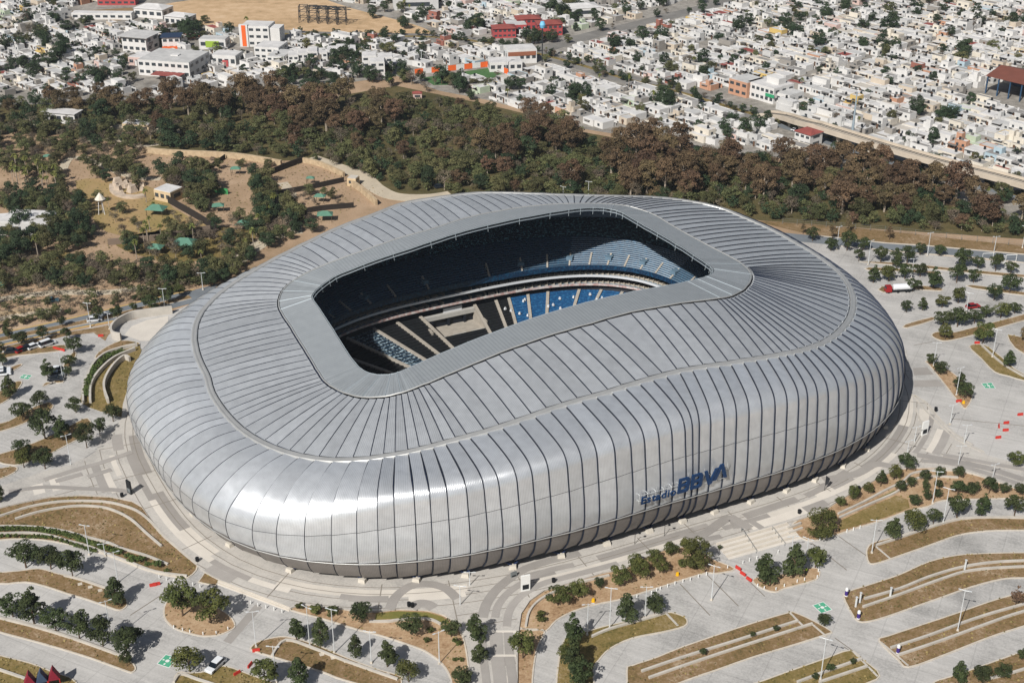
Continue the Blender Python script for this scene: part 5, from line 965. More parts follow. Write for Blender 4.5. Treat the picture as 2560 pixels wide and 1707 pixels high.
for i, (tile, x, y, w, lab) in enumerate([('12', 620, 1232, 52, 'round bush in the mulch bed left of the alley'), ('12', 595, 1300, 48, 'small round bush beside the lamp left of the alley'), ('12', 800, 1320, 62, 'olive bush beside the low alley wall'), ('12', 1370, 1152, 85, 'flat bush at the lower end of the mulch bank'), ('12', 2340, 780, 62, 'bush at the foot of the large oak left of the broad steps'), ('22', 30, 650, 70, 'bush on the plaza side of the large oak'), ('02', 2050, 1072, 62, 'left bush of three along the top of the left steps'), ('02', 2165, 1105, 100, 'middle bush of three along the top of the left steps'), ('02', 2270, 1115, 92, 'right bush of three along the top of the left steps'), ('12', 790, 1430, 40, 'small bush low in the mulch bed'), ('12', 830, 1430, 40, 'small bush beside the alley kerb'), ('01', 915, 1040, 50, 'bush at the stadium foot above the terraced planters')]):
    px = TP(tile, x, y); g = G(*px); tree('bush', *g, w/2.735/PXM(*px)/2.3, lab, 'bushes in the beds', cat='bush')
# hedge shrubs in the two planter strips of the left lawn
hs = smoothpoly(TG('02', [(-20, 545), (200, 540), (400, 568), (550, 612), (700, 665), (820, 700)]), False, 7)
for i, p in enumerate(hs): tree('shrub', p[0], p[1], 1.25, 'clipped shrub, %s from left in the curved hedge' % nth(i), 'hedge shrubs', cat='shrub', z=.15)
hs = smoothpoly(TG('02', [(-20, 585), (200, 590), (350, 600), (520, 650), (650, 690)]), False, 5)
for i, p in enumerate(hs): tree('shrub', p[0], p[1], .95, 'low shrub, %s from left in the outer planter by the drive' % nth(i), 'outer planter shrubs', cat='shrub', z=.15)
hs = smoothpoly(TG('01', [(590, 1180), (605, 1110), (650, 1010), (730, 930), (830, 885)]), False, 6)
for i, p in enumerate(hs): tree('shrub', p[0], p[1], 1.5, 'shrub, %s from the front in the terraced planter' % nth(i), 'terraced planter shrubs', cat='shrub', z=.2)
for i, (x, y) in enumerate([(870, 720), (960, 755), (1080, 790), (1140, 825), (800, 700), (900, 750), (1010, 780)]):
    g = G(*TP('02', x, y)); tree('shrub', *g, 1.1 + .3*(i % 3), 'green shrub, %s of the loose ones at the planter end' % nth(i), 'loose planter shrubs', cat='shrub', z=.15)
def scatter(poly, dmin, n, seed, excl=()):
    r = random.Random(seed); xs = [p[0] for p in poly]; ys = [p[1] for p in poly]; out = []; cell = {}
    for _ in range(n*25):
        if len(out) >= n: break
        x, y = r.uniform(min(xs), max(xs)), r.uniform(min(ys), max(ys))
        if not inpoly(x, y, poly) or any(inpoly(x, y, e) for e in excl): continue
        c = (int(x//dmin), int(y//dmin))
        if any((x-a)**2 + (y-b)**2 < dmin*dmin for i in (-1, 0, 1) for j in (-1, 0, 1) for a, b in cell.get((c[0]+i, c[1]+j), ())): continue
        cell.setdefault(c, []).append((x, y)); out.append((x, y))
    return out
# --- woodland belt behind the stadium: rusty cypresses, green trees and scrub
def poly(pts): return PG(pts)
BROWN = [poly([(-250, 300), (0, 300), (330, 296), (420, 298), (620, 312), (850, 325), (850, 262), (640, 252), (330, 262), (-250, 262)]), poly([(600, 265), (850, 245), (960, 270), (1000, 330), (930, 350), (850, 345), (700, 320)]),
         poly([(1343, 345), (1440, 340), (1490, 385), (1400, 395), (1330, 380)]), poly([(1510, 400), (1640, 370), (1730, 400), (1720, 500), (1600, 510), (1500, 450)]), poly([(1700, 420), (1800, 410), (1900, 440), (1890, 500), (1720, 500)]),
         poly([(1908, 425), (2080, 420), (2260, 480), (2267, 550), (2080, 540), (1900, 500)]), poly([(2270, 500), (2380, 500), (2480, 545), (2470, 570), (2280, 560)]), poly([(1150, 400), (1250, 385), (1300, 420), (1200, 440)])]
GREEN = poly([(-250, 300), (0, 300), (300, 290), (600, 320), (850, 330), (1000, 345), (1010, 255), (1200, 275), (1340, 310), (1500, 350), (1740, 395), (1919, 405), (2100, 450), (2300, 505), (2560, 552), (2800, 600), (2800, 650), (2560, 592), (2212, 568), (1905, 548), (1760, 520), (1500, 505), (1150, 488), (1000, 478), (930, 462), (850, 420), (768, 398), (695, 396), (548, 384), (358, 370), (250, 348), (100, 338), (-250, 345)])
GL = [poly([(1975, 312), (2102, 352), (2212, 386), (2358, 430), (2560, 478), (2560, 515), (2358, 468), (2212, 420), (2102, 385), (1985, 345)]), poly([(1420, 345), (1560, 335), (1600, 372), (1500, 385)]), poly([(1695, 350), (1780, 360), (1780, 385), (1700, 380)]), poly([(1220, 255), (1320, 285), (1300, 310), (1230, 290)]), poly([(840, 425), (900, 440), (1000, 478), (1110, 480), (1110, 500), (900, 480)]), poly([(990, 225), (1110, 240), (1110, 262), (1000, 256)])]
BN = ['woodland at the far left', 'dense woodland left of the football field', 'round clump behind the roof', 'clump behind the right roof corner', 'clump below the bare plot', 'clump by the elevated railway', 'clump nearest the viaduct piers', 'thin stand above the dirt road']
KN = {'cyp': 'rust brown cypress', 'scrub': 'olive green tree', 'deep': 'dark evergreen', 'bare': 'grey leafless tree'}
def pxx(p): return 1280 + F*p[0]/(p[1]*cos(TH) + HC*sin(TH))
for bi, bp in enumerate(BROWN):
    for i, (x, y) in enumerate(sorted(scatter(bp, 7.0 if bi < 2 else 6.8, 110, 100+bi, GL), key=pxx)):
        k = 'cyp' if rt.random() < (.62 if bi < 2 else .72) else rt.choice(('scrub', 'scrub', 'bare', 'deep'))
        tree(k, x, y, rt.uniform(.5, 1.08), '%s, %s from left in the %s' % (KN[k], nth(i), BN[bi]), 'cypress clumps of the woodland')
gr = scatter(GREEN, 6.0, 620, 7, GL + BROWN[2:])
gr.sort(key=lambda p: hypot(*p)); gn = sorted(gr[:290], key=pxx); ci = {}
for x, y in gn:
    k = rt.choices(('scrub', 'deep', 'bare', 'cyp'), (.58, .08, .24, .10))[0]
    px = pxx((x, y)); side = 'left of' if px < 950 else ('behind' if px < 1900 else 'right of'); ci[side] = ci.get(side, -1) + 1
    tree(k, x, y, rt.uniform(.42, 1.08)*(.75 if k == 'cyp' else 1), '%s, %s from left in the belt %s the stadium' % (KN[k], nth(ci[side]), side), 'trees of the woodland belt')
def mass(name, pts, ks, seed, label=None):
    """the rest of a wood as one object: leaf faces of many crowns"""
    r = np.random.RandomState(seed); V = []; Fc = []; R = []; o = 0; mi = []
    src = [TK[k][0][1] for k in ks]; ms = [s.materials[0] for s in src]
    dat = []
    for s in src:
        v = np.empty(len(s.vertices)*3); s.vertices.foreach_get('co', v); a = np.empty(len(s.vertices), np.float32); s.attributes['leafrnd'].data.foreach_get('value', a); dat.append((v.reshape(-1, 3), a))
    for x, y in pts:
        q = r.randint(len(src)); v, a = dat[q]; sel = r.rand(len(v)//4) < .15; v = v.reshape(-1, 4, 3)[sel]; v = (v.mean(1, keepdims=True) + (v - v.mean(1, keepdims=True))*1.9).reshape(-1, 3); a = a.reshape(-1, 4)[sel].ravel()
        w = r.rand()*6.28; sc = r.uniform(.35, .7); c, s = cos(w), sin(w)
        V.append(np.stack([(v[:, 0]*c - v[:, 1]*s)*sc + x, (v[:, 0]*s + v[:, 1]*c)*sc + y, v[:, 2]*sc*.9 + .1], 1)); n = len(v); Fc.append(np.arange(o, o+n).reshape(-1, 4)); R.append(a); mi += [q]*(n//4); o += n
    d = bpy.data.meshes.new(name); d.from_pydata(np.concatenate(V).tolist(), [], np.concatenate(Fc).tolist())
    for m in ms: d.materials.append(m)
    d.polygons.foreach_set('material_index', mi); d.attributes.new('leafrnd', 'FLOAT', 'POINT').data.foreach_set('value', np.concatenate(R)); return stuff(ob(name, d))
mass('undergrowth', gr[290:] + scatter(GREEN, 4.2, 900, 9, GL), ['scrub', 'scrub', 'deep', 'bare'], 4)
# dense hedge line along the right edge of the wood and the verge
# ------------------------------------------------------------------ city
WALLP = [('white', '#cbc9c5', 50), ('cream', '#cfc7b8', 11), ('pale grey', '#bbbab7', 17), ('beige', '#bdb09e', 6), ('pink', '#c2a9a0', 2), ('salmon', '#b58a70', 1.4), ('pale blue', '#a3b5bd', 1.5), ('pale green', '#adb8a0', 1.5), ('yellow', '#c4a968', 1.2), ('brick red', '#8f5d50', 1.2), ('unplastered grey', '#8f8a83', 5)]
ROOFP = [('white', '#cccac7', 44), ('pale grey', '#bcbbb8', 30), ('sandy', '#c0b9ad', 8), ('weathered grey', '#8d8a86', 16), ('red', '#8d4a43', 1.6)]
WM = [mat('wall_' + n.replace(' ', '_'), c, .85, var=.06, scale=.25) for n, c, _ in WALLP]; RM = [mat('roof_' + n.replace(' ', '_'), c, .9, col2=tuple(x*.80 for x in s2l(c)), scale=.22) for n, c, _ in ROOFP]
WIN = mat('window_dark', '#3d4246', .3, spec=.5); TANKB = mat('tank_black', '#202326', .5); DOORM = mat('door_brown', '#5d4636', .7); AWN = mat('awning_grey', '#6d6a66', .8)
CM = WM + RM + [WIN, TANKB, DOORM, AWN]; iW, iR, iWin, iTank, iDoor, iAwn = 0, len(WM), len(WM)+len(RM), len(WM)+len(RM)+1, len(WM)+len(RM)+2, len(WM)+len(RM)+3
rc = random.Random(21)
def house_parts(w, d, r):
    """list of (part name, material index, builder); origin at the plot centre, street side at -y"""
    wi = r.choices(range(len(WALLP)), [q[2] for q in WALLP])[0]; ri = r.choices(range(len(ROOFP)), [q[2] for q in ROOFP])[0]
    P = []; st = 2 if r.random() < .24 else 1; fr = r.uniform(.8, 2.6); L_ = d - fr - r.uniform(.1, 2.0); y0 = -d/2 + fr
    body = B(); roof = B(); roof2 = B(); h1 = r.uniform(2.3, 2.75); lv = []
    vols = [(0, y0 + L_/2, w - .12, L_, h1)]
    if st == 2:
        d2 = L_*r.uniform(.45, .9); yy = y0 + d2/2 if r.random() < .6 else y0 + L_ - d2/2; w2 = w*r.choice((1, 1, .65)) - .18; x2 = 0 if w2 > w*.8 else (w-.2-w2)/2*r.choice((-1, 1)); vols.append((x2, yy, w2, d2, h1 + r.uniform(2.0, 2.4)))
    if r.random() < .09: vols.append((r.uniform(-.25, .25)*w, y0 + L_*r.uniform(.6, .85), w*.3, 2.6, vols[-1][4] + 2.0))
    for cx, cy, sx, sy, h in vols:
        body.box(cx, cy, -.3, sx, sy, h + .3); t = .16
        for a, b, c, e in ((cx, cy-sy/2+t/2, sx, t), (cx, cy+sy/2-t/2, sx, t), (cx-sx/2+t/2, cy, t, sy-2*t), (cx+sx/2-t/2, cy, t, sy-2*t)): body.box(a, b, h+.001, c, e, .24)
        (roof if cx == 0 and cy == vols[0][1] else roof2).box(cx, cy, h+.004, sx-2*t-.02, sy-2*t-.02, .06)
    P += [('wall', iW+wi, body), ('roof', iR+ri, roof)]
    if roof2.v: P.append(('upper_roof', iR+r.choices(range(len(ROOFP)), [q[2] for q in ROOFP])[0], roof2))
    for cx, cy, sx, sy, h in vols[:2]:
        for lev in ([.9] if h < 4 else [.9, h-2.2]):
            if lev < 1 and cy-sy/2 > y0 + .5: continue
            for k in range(2 if sx > 5 else 1):
                ww = r.uniform(.8, 1.7)
                if r.random() < .85: P.append(('window', iWin, B().box(cx + (k-.5)*sx*.5 if sx > 5 else cx, cy-sy/2-.02, lev, ww, .08, r.uniform(.8, 1.2))))
            if r.random() < .45: P.append(('window', iWin, B().box(cx + r.choice((-1, 1))*(sx/2+.02), cy + r.uniform(-.2, .2)*sy, lev, .08, 1.4, 1.2)))
            if r.random() < .5: P.append(('window', iWin, B().box(cx, cy+sy/2+.02, lev, 1.3, .08, 1.1)))
    P.append(('door', iDoor, B().box(r.uniform(-.15, .15)*w, y0-.03, 0, 1.0, .08, 2.1)))
    if r.random() < .65: P.append(('carport_roof', iAwn if r.random() < .4 else iR+ri, B().box(-w*.2, y0-fr/2+.05, 2.5, w*.5, fr, .14)))
    if r.random() < .5: P.append(('front_wall', iW+wi, B().box(0, -d/2+.1, 0, w-.2, .16, r.uniform(.8, 1.9))))
    if r.random() < .6:
        cx, cy, sx, sy, h = vols[0 if st == 1 else 1]; tx, ty = cx + r.uniform(-.25, .25)*sx, cy + r.uniform(-.25, .25)*sy; P.append(('water_tank', iTank if r.random() < .7 else iR, B().tube([(tx, ty, h+.05), (tx, ty, h+1.25)], .5, 7)))
    if r.random() < .4: P.append(('rear_canopy', iAwn if r.random() < .5 else iR+3, B().box(r.uniform(-.2, .2)*w, y0 + L_ + .3, 2.2, w*.5, 1.6, .1)))
    if r.random() < .35:
        cx, cy, sx, sy, h = vols[0 if st == 1 else 1]; P.append(('cooler', iAwn, B().box(cx + r.uniform(-.3, .3)*sx, cy + r.uniform(-.3, .3)*sy, h+.06, 1.0, .9, .8)))
    return P, WALLP[wi][0], ROOFP[ri][0], st
a_, b_ = G(1800, 262), G(2560, 492); AXD = atan2(b_[1]-a_[1], b_[0]-a_[0])
def project(x, y, z=0.0):
    dz = z-HC; fw = y*cos(TH)-dz*sin(TH); return (W/2 + F*x/fw, H/2 - F*(y*sin(TH)+dz*cos(TH))/fw)
SPECIAL = []     # footprints kept free of houses: (x, y, r)
def keep(px, py, r): SPECIAL.append((*G(px, py), r))
for q in ((640, 120, 17), (660, 135, 10), (400, 190, 19), (430, 165, 14), (335, 130, 13), (430, 125, 9), (1245, 95, 12), (1330, 78, 14), (1380, 90, 13), (1300, 80, 10), (1310, 160, 15), (1270, 178, 12), (1040, 190, 14), (1130, 185, 16), (1200, 185, 14), (1085, 195, 14), (1905, 245, 17), (1850, 235, 14), (1950, 252, 12), (2540, 245, 22), (1040, 20, 20), (1460, 40, 16), (255, 48, 24), (520, 110, 12), (570, 120, 11), (1480, 120, 3)): keep(*q)
def plots(rot, ox, oy, polyg, lw, ld, sw, bl, seed):
    r = random.Random(seed); c, s = cos(rot), sin(rot); out = []
    inv = lambda x, y: ((x-ox)*c + (y-oy)*s, -(x-ox)*s + (y-oy)*c)
    us, vs = zip(*[inv(x, y) for x, y in polyg]); v = min(vs); row = 0
    while v < max(vs):
        for side in (0, 1):
            vc = v + sw + ld*(side + .5); u = math.floor(min(us)/bl)*bl
            while u < max(us):
                e = u + bl - 5.0; x = u
                while x < e - 4:
                    w = min(r.uniform(*lw), e - x)
                    if w < 4: break
                    uc = x + w/2; X, Y = ox + uc*c - vc*s, oy + uc*s + vc*c; x += w
                    px, py = project(X, Y)
                    if -220 < px < 2780 and -25 < py < 720 and inpoly(X, Y, polyg): out.append((X, Y, w, ld, rot + (pi if side else 0), row))
                u += bl
            row += 1
        v += sw + 2*ld
    return out
RIGHT = PG([(1060, 100), (1110, 215), (1216, 240), (1336, 275), (1453, 315), (1574, 332), (1700, 338), (1744, 360), (1919, 378), (2030, 392), (2062, 352), (2320, 426), (2560, 490), (3300, 700), (3300, -60), (1085, -60), (1085, 60)])
MID = PG([(840, 205), (985, 178), (1060, 190), (1060, 100), (700, 100), (690, 190), (800, 195)])
LEFT = PG([(-400, 240), (0, 240), (200, 245), (330, 235), (480, 225), (640, 215), (760, 190), (690, 100), (560, 95), (400, 62), (170, 55), (150, -60), (-400, -60)])
TOP = PG([(150, 20), (400, -2), (620, -30), (900, 15), (1085, 55), (1085, -60), (150, -60)])
def near_line(x, y, line, d):
    for i in range(len(line)-1):
        a, b = line[i], line[i+1]; L2_ = (b[0]-a[0])**2 + (b[1]-a[1])**2 or 1; t = max(0, min(1, ((x-a[0])*(b[0]-a[0]) + (y-a[1])*(b[1]-a[1]))/L2_))
        if hypot(x-a[0]-t*(b[0]-a[0]), y-a[1]-t*(b[1]-a[1])) < d: return True
    return False
VIA = [G(1905, 280, 2), G(1960, 292, 3), G(2014, 309, 5), G(2120, 338, 6), G(2303, 391, 6.2), G(2420, 422, 6.2), G(2560, 458, 6.2), G(3300, 660, 6.2)]
crl = PG([(1330, 132), (1480, 88), (1600, 60), (1760, 20), (1950, -40)])
PL = []
for nm, rot, o_, pg, sd in (('right', AXD, a_, RIGHT, 1), ('middle', AXD + .25, G(900, 150), MID, 2), ('left', AXD + .12, G(200, 150), LEFT, 3), ('top', AXD + .3, G(600, 0), TOP, 4)):
    for q in plots(rot, o_[0], o_[1], pg, (4.6, 8.6), 8.2, 3.2, 74, sd):
        X, Y = q[:2]
        if near_line(X, Y, avl, 8.7) or near_line(X, Y, VIA, 9.0) or near_line(X, Y, crl, 12) or any(hypot(X-a, Y-b) < r_ for a, b, r_ in SPECIAL) or inpoly(X, Y, SANDP): continue
        if rc.random() < .035: continue
        PL.append((nm, *q))
PL.sort(key=lambda q: hypot(q[1], q[2])); NH = 300
rowrank = {}
for nm in ('right', 'middle', 'left', 'top'):
    rows = sorted({q[6] for q in PL[:NH] if q[0] == nm}); rowrank[nm] = {r_: i for i, r_ in enumerate(rows)}
cnt = {}
SM = {'right': 'of the right-hand quarter', 'middle': 'behind the football field', 'left': 'of the upper left quarter', 'top': 'behind the sandy lot'}
near_h = []
far_b = B()
for n_, (nm, X, Y, w, ld, rot, row) in enumerate(PL):
    P, wn, rn, st = house_parts(w, ld, rc); rot += rc.uniform(-.015, .015); z = .05
    if n_ < NH: near_h.append((nm, row, X, Y, rot, P, wn, rn, st))
    else:
        c, s = cos(rot), sin(rot)
        for pn, mi, b in P:
            if pn in ('window',) and hypot(X, Y) > 900: continue
            far_b.add([(X + v[0]*c - v[1]*s, Y + v[0]*s + v[1]*c, v[2]+z) for v in b.v], b.f, mi)
near_h.sort(key=lambda q: (q[0], q[1], project(q[2], q[3])[0])); prev = None
for nm, row, X, Y, rot, P, wn, rn, st in near_h:
    key = (nm, row); cnt[key] = cnt.get(key, -1) + 1
    o = empty('house', (X, Y, .05), rot)
    tag(o, '%s %s-storey house, %s along the %s row %s' % (wn, 'two' if st == 2 else 'one', nth(cnt[key]), nth(rowrank[nm][row]), SM[nm]), 'house', 'flat-roofed houses of the city')
    for pn, mi, b in P: ob(pn, b.mesh(pn, CM[mi]), o)
d = me('far_houses', far_b.v, far_b.f, CM); d.polygons.foreach_set('material_index', far_b.mi); stuff(ob('far_houses', d))
# --- landmark buildings
def bldg(label, px, py, w, d, h, rot, wm, rm, rows=1, cols=4, name='building', over=.0, extra=None, z=.05, sidewin=True, cat='building', hip=0):
    x, y = G(px, py); o = empty(name, (x, y, z), rot); tag(o, label, cat)
    ob('wall', B().box(0, d/2, -.2, w, d, h+.2).mesh('wall', wm), o)
    r = B()
    if hip: 
        a = w/2+over; b = d/2+over; k = .35; v = [(-a, d/2-b, h), (a, d/2-b, h), (a, d/2+b, h), (-a, d/2+b, h), (-a*k, d/2, h+hip), (a*k, d/2, h+hip)]
        r.add(v, [(0, 1, 5, 4), (1, 2, 5), (2, 3, 4, 5), (3, 0, 4), (3, 2, 1, 0)])
    else: r.box(0, d/2, h+.004, w+2*over-.3*(not over), d+2*over-.3*(not over), .25)
    ob('roof', r.mesh('roof', rm), o)
    for q in range(rows):
        z0 = h/rows*q + h/rows*.35
        for k in range(cols):
            ob('window', B().box(-w/2 + w*(k+.5)/cols, -.03, z0, w/cols*.62, .1, h/rows*.38).mesh('window', WIN), o)
        if sidewin:
            for sx in (-1, 1):
                for k in range(max(1, cols//2)): ob('window', B().box(sx*(w/2+.03), d*(k+.5)/max(1, cols//2), z0, .1, d/max(1, cols//2)*.5, h/rows*.38).mesh('window', WIN), o)
    if extra: extra(o, w, d, h)
    return o
OR = mat('orange_panel', '#d9622b', .6); BLUER = mat('roof_navy', '#27364d', .6); REDR = mat('roof_red', '#a3403c', .8, var=.1, scale=.3); REDW = mat('wall_red', '#a54848', .8, var=.1, scale=.3); WH = WM[0]; GR = RM[1]
LIME = mat('lime_panel', '#8faa3c', .7); BRN = mat('roof_brown', '#6d4236', .7, var=.08, scale=.2); STEEL = mat('old_steel', '#3a3d40', .6, metal=.5); TURF = mat('green_turf', '#44663a', .9, var=.08, scale=.1)
def ex1(o, w, d, h):
    ob('stair_tower', B().box(-w/2+1.6, .4, -.2, 4.6, 2.0, h+1.0).mesh('stair_tower', WH), o)
    ob('orange_panel', B().box(-w/2+1.8, -.66, .3, 2.2, .12, h+.3).mesh('orange_panel', OR), o); ob('wing', B().box(w/2+2.4, 5.5, -.2, 6, 9, h-.6).mesh('wing', WH), o)
bldg('white five-level block with orange vertical panel', 640, 118, 15, 12, 10.5, -.12, WH, RM[0], 3, 4, extra=ex1)
bldg('low white block below the orange-panel building', 668, 150, 13, 13, 6, -.2, WH, RM[0], 2, 4); bldg('white stepped house row below the orange-panel building', 690, 168, 9, 14, 5, -.2, WH, RM[1], 2, 3)
def ex2(o, w, d, h): ob('red_canopy', B().box(4, -4, 2.6, 15, 6, .3).mesh('red_canopy', REDR), o); ob('rooflight', B().box(1, d*.5, h+.25, 4, 3, .5).mesh('rooflight', RM[0]), o)
bldg('long white school block with red canopy in front', 412, 193, 27, 22, 7.5, -.25, WH, RM[1], 2, 8, extra=ex2)
bldg('pale grey hall with wide overhanging roof', 338, 132, 14, 12, 8, -.3, WH, GR, 2, 4, over=1.6); bldg('white house with navy roof and orange base', 430, 128, 9, 8, 7, .1, WH, BLUER, 2, 3, over=.8, extra=lambda o, w, d, h: ob('orange_base', B().box(0, -1.2, 0, w, 2, 2.4).mesh('orange_base', OR), o))
bldg('white house with lime green front panel', 532, 124, 14, 8, 5, -.1, WH, RM[1], 1, 3, extra=lambda o, w, d, h: ob('lime_panel', B().box(0, -.12, 1, 7, .2, 3.2).mesh('lime_panel', LIME), o))
bldg('pink-walled low annexe beside the school block', 345, 165, 10, 10, 4, -.25, WM[4], RM[0], 1, 3); bldg('white block with crimson doorway near the wood', 560, 168, 13, 10, 5.5, -.2, WH, RM[0], 1, 4, extra=lambda o, w, d, h: ob('crimson_door', B().box(1, -.1, 0, 3, .2, 3.4).mesh('crimson_door', REDW), o))
bldg('left red-roofed school pavilion', 1262, 96, 12, 9, 5, .15, REDW, REDR, 2, 5, over=.6, hip=1.4); bldg('middle school hall with pale sheet roof', 1292, 84, 11, 12, 4.4, .15, REDW, GR, 1, 4); bldg('rear red-roofed school wing', 1322, 74, 13, 9, 5.5, .15, REDW, REDR, 2, 5, over=.6, hip=1.4); bldg('right red-roofed school wing', 1376, 90, 13, 10, 6, .15, REDW, REDR, 2, 5, over=.6, hip=1.4)
bldg('white clubhouse with brown banded upper floor', 1305, 160, 15, 10, 7, .2, WH, RM[0], 1, 5, extra=lambda o, w, d, h: ob('brown_band', B().box(0, -.1, h-3, w-1, .2, 2.0).mesh('brown_band', mat('brown_band', '#8d5a43', .8)), o)); bldg('long white hall beside the football field', 1265, 180, 16, 10, 4.5, .12, WH, RM[0], 1, 5)
def ex8(o, w, d, h): ob('upper_volume', B().box(2, d*.6, h, 7, 5, 3).mesh('upper_volume', WH), o); ob('shop_sign', B().box(6, -.3, 3.0, 5, .3, 1.4).mesh('shop_sign', mat('green_sign', '#2f8f63', .6)), o)
bldg('white commercial building with green sign on the avenue', 1898, 252, 16, 14, 7, AXD, WH, RM[0], 2, 6, extra=ex8); bldg('salmon and grey two-storey shop row on the avenue', 1843, 240, 11, 12, 7, AXD, WM[5], RM[1], 2, 3); bldg('low white corner shop right of the commercial building', 1950, 262, 10, 10, 5, AXD, WH, RM[1], 1, 4)
o = empty('sports_hall', (*G(2545, 252), 0), AXD); tag(o, 'open-sided hall with huge brown roof at the right edge', 'hall')
ob('roof', B().add([(-17, -2, 8.2), (20, -2, 8.2), (20, 22, 8.2), (-17, 22, 8.2), (-17, 10, 11.2), (20, 10, 11.2)], [(0, 1, 5, 4), (4, 5, 2, 3), (0, 4, 3), (1, 2, 5), (3, 2, 1, 0)]).mesh('roof', BRN), o)
for k in range(7):
    for yy in (-1.2, 21): ob('column', B().box(-16 + 5.8*k, yy, 0, .5, .5, 8.2).mesh('column', mat('hall_blue', '#2d4a66', .6)), o)
ob('back_wall', B().box(1.5, 20.6, 0, 36, .3, 7.5).mesh('back_wall', mat('hall_blue', '#2d4a66', .6)), o)
bldg('wide grey warehouse at the top behind the sandy lot', 1040, 26, 26, 22, 6, .1, WM[2], GR, 1, 1, sidewin=False); bldg('white sheet-roofed warehouse at the top centre', 1460, 44, 20, 14, 5, .25, WH, RM[0], 1, 1, sidewin=False, hip=1.5, over=.2); bldg('long white shed beside the school field', 255, 50, 34, 6, 3.4, -.04, WH, RM[0], 1, 8, sidewin=False)
bldg('crimson classroom block at the top left', 292, 14, 22, 8, 6, 0, REDW, REDR, 2, 6); bldg('white pitched hall left of the sandy lot', 372, 46, 18, 12, 5, -.3, WH, RM[0], 1, 4, hip=2, over=.4); bldg('white hall with crimson gable left of the sandy lot', 440, 66, 14, 10, 5, -.35, WH, RM[0], 1, 4, hip=1.6, over=.4)
# townhouse terrace behind the wood, left of the football field
for i in range(7): bldg('white narrow townhouse, %s from left in the terrace left of the football field' % nth(i), 735 + 24*i, 168 - 2.5*i, 5, 9, 5.6 + (i % 3)*.5, .12, WH, RM[0], 2, 2, name='townhouse', sidewin=False, cat='house')
for i, (x, y) in enumerate(((925, 185), (945, 200), (965, 188))): bldg('white three-storey block, %s of three at the wood edge by the field' % nth(i), x, y, 7, 8, 8.5, .1, WH, RM[0], 3, 2, sidewin=True)
# football field with orange advertising boards
fo = empty('football_field', (*G(1110, 190), .08)); tag(fo, 'small green football field with orange and white boards', 'sports field'); fx, fy = G(1110, 190)
fp_ = TG('10', [(560, 535), (1010, 468), (1120, 515), (860, 580), (640, 585)]); sheet('turf', [(x-fx, y-fy) for x, y in fp_], .02, TURF, fo)
bl_ = TG('10', [(512, 512), (1015, 458)]) + TG('10', [(1150, 512)])
for (a, b), n in (((bl_[0], bl_[1]), 9), ((bl_[1], bl_[2]), 5)):
    for k in range(n):
        t0, t1 = k/n, (k+1)/n; p, q = (a[0]+(b[0]-a[0])*t0-fx, a[1]+(b[1]-a[1])*t0-fy), (a[0]+(b[0]-a[0])*t1-fx, a[1]+(b[1]-a[1])*t1-fy)
        ob('advertising_board', strip_mesh('advertising_board', [p, q], .3, 0, 2.6, OR if k % 2 == 0 else WH), fo)
for k, (x, y) in enumerate(((835, 556), (1135, 500), (560, 500))):
    g = TG('10', [(x, y)])[0]; ob('floodlight_mast', B().tube([(g[0]-fx, g[1]-fy, 0), (g[0]-fx, g[1]-fy, 11)], .14, 5).box(g[0]-fx, g[1]-fy, 10.6, 1.6, .3, .6).mesh('floodlight_mast', POLE), fo)
# rusting steel frames on the sandy lot
for i in range(5):
    x, y = G(760 + 24*i, 55 + 1.5*i); b = B(); hh = 9
    for sx in (-2.4, 2.4):
        for sy in (-2.4, 2.4): b.tube([(sx, sy, 0), (sx*.9, sy*.9, hh)], .22, 4)
    for z in (3, 6, 9):
        for s in (-2.3, 2.3): b.tube([(-2.3, s, z), (2.3, s, z)], .16, 4); b.tube([(s, -2.3, z), (s, 2.3, z)], .16, 4)
        b.tube([(-2.3, -2.3, z-3), (2.3, -2.3, z)], .1, 4)
    o = ob('steel_tower', b.mesh('steel_tower', STEEL), None, (x, y, 0)); tag(o, 'dark open steel frame, %s from left on the sandy lot' % nth(i), 'frame', 'steel frames on the sandy lot')
    if i < 4: tag(ob('steel_truss', B().tube([(0, 0, 8.7), (10.5, .8, 8.7)], .2, 4).tube([(0, 0, 7.4), (10.5, .8, 7.4)], .2, 4).tube([(0, 0, 7.4), (5.2, .4, 8.7), (10.5, .8, 7.4)], .12, 4).mesh('steel_truss', STEEL), None, (x, y, 0)), 'dark truss beam, %s from left between the steel frames' % nth(i), 'beam', 'truss beams on the sandy lot')
# slim steel mast beside the viaduct, blue tank tower
x, y = G(*TP('20', 1168, 990)); tag(ob('tall_mast', B().tube([(0, 0, 0), (0, 0, 22)], [.75, .22], 10).mesh('tall_mast', mat('galvanised', '#9fadb5', .45, metal=.3))  , None, (x, y, 0)), 'tall tapering steel mast beside the elevated railway', 'mast')
x, y = G(*TP('10', 1382, 425)); o = empty('water_tower', (x, y, 0)); tag(o, 'slim water tower with pale blue tank beside the avenue', 'water tower'); ob('shaft', B().tube([(0, 0, 0), (0, 0, 17)], .32, 6).mesh('shaft', STEEL), o); ob('tank', B().tube([(0, 0, 17), (0, 0, 18.6), (0, 0, 20.2)], [1.0, 1.5, .9], 10).mesh('tank', mat('tank_blue', '#6fb3d6', .5)), o)
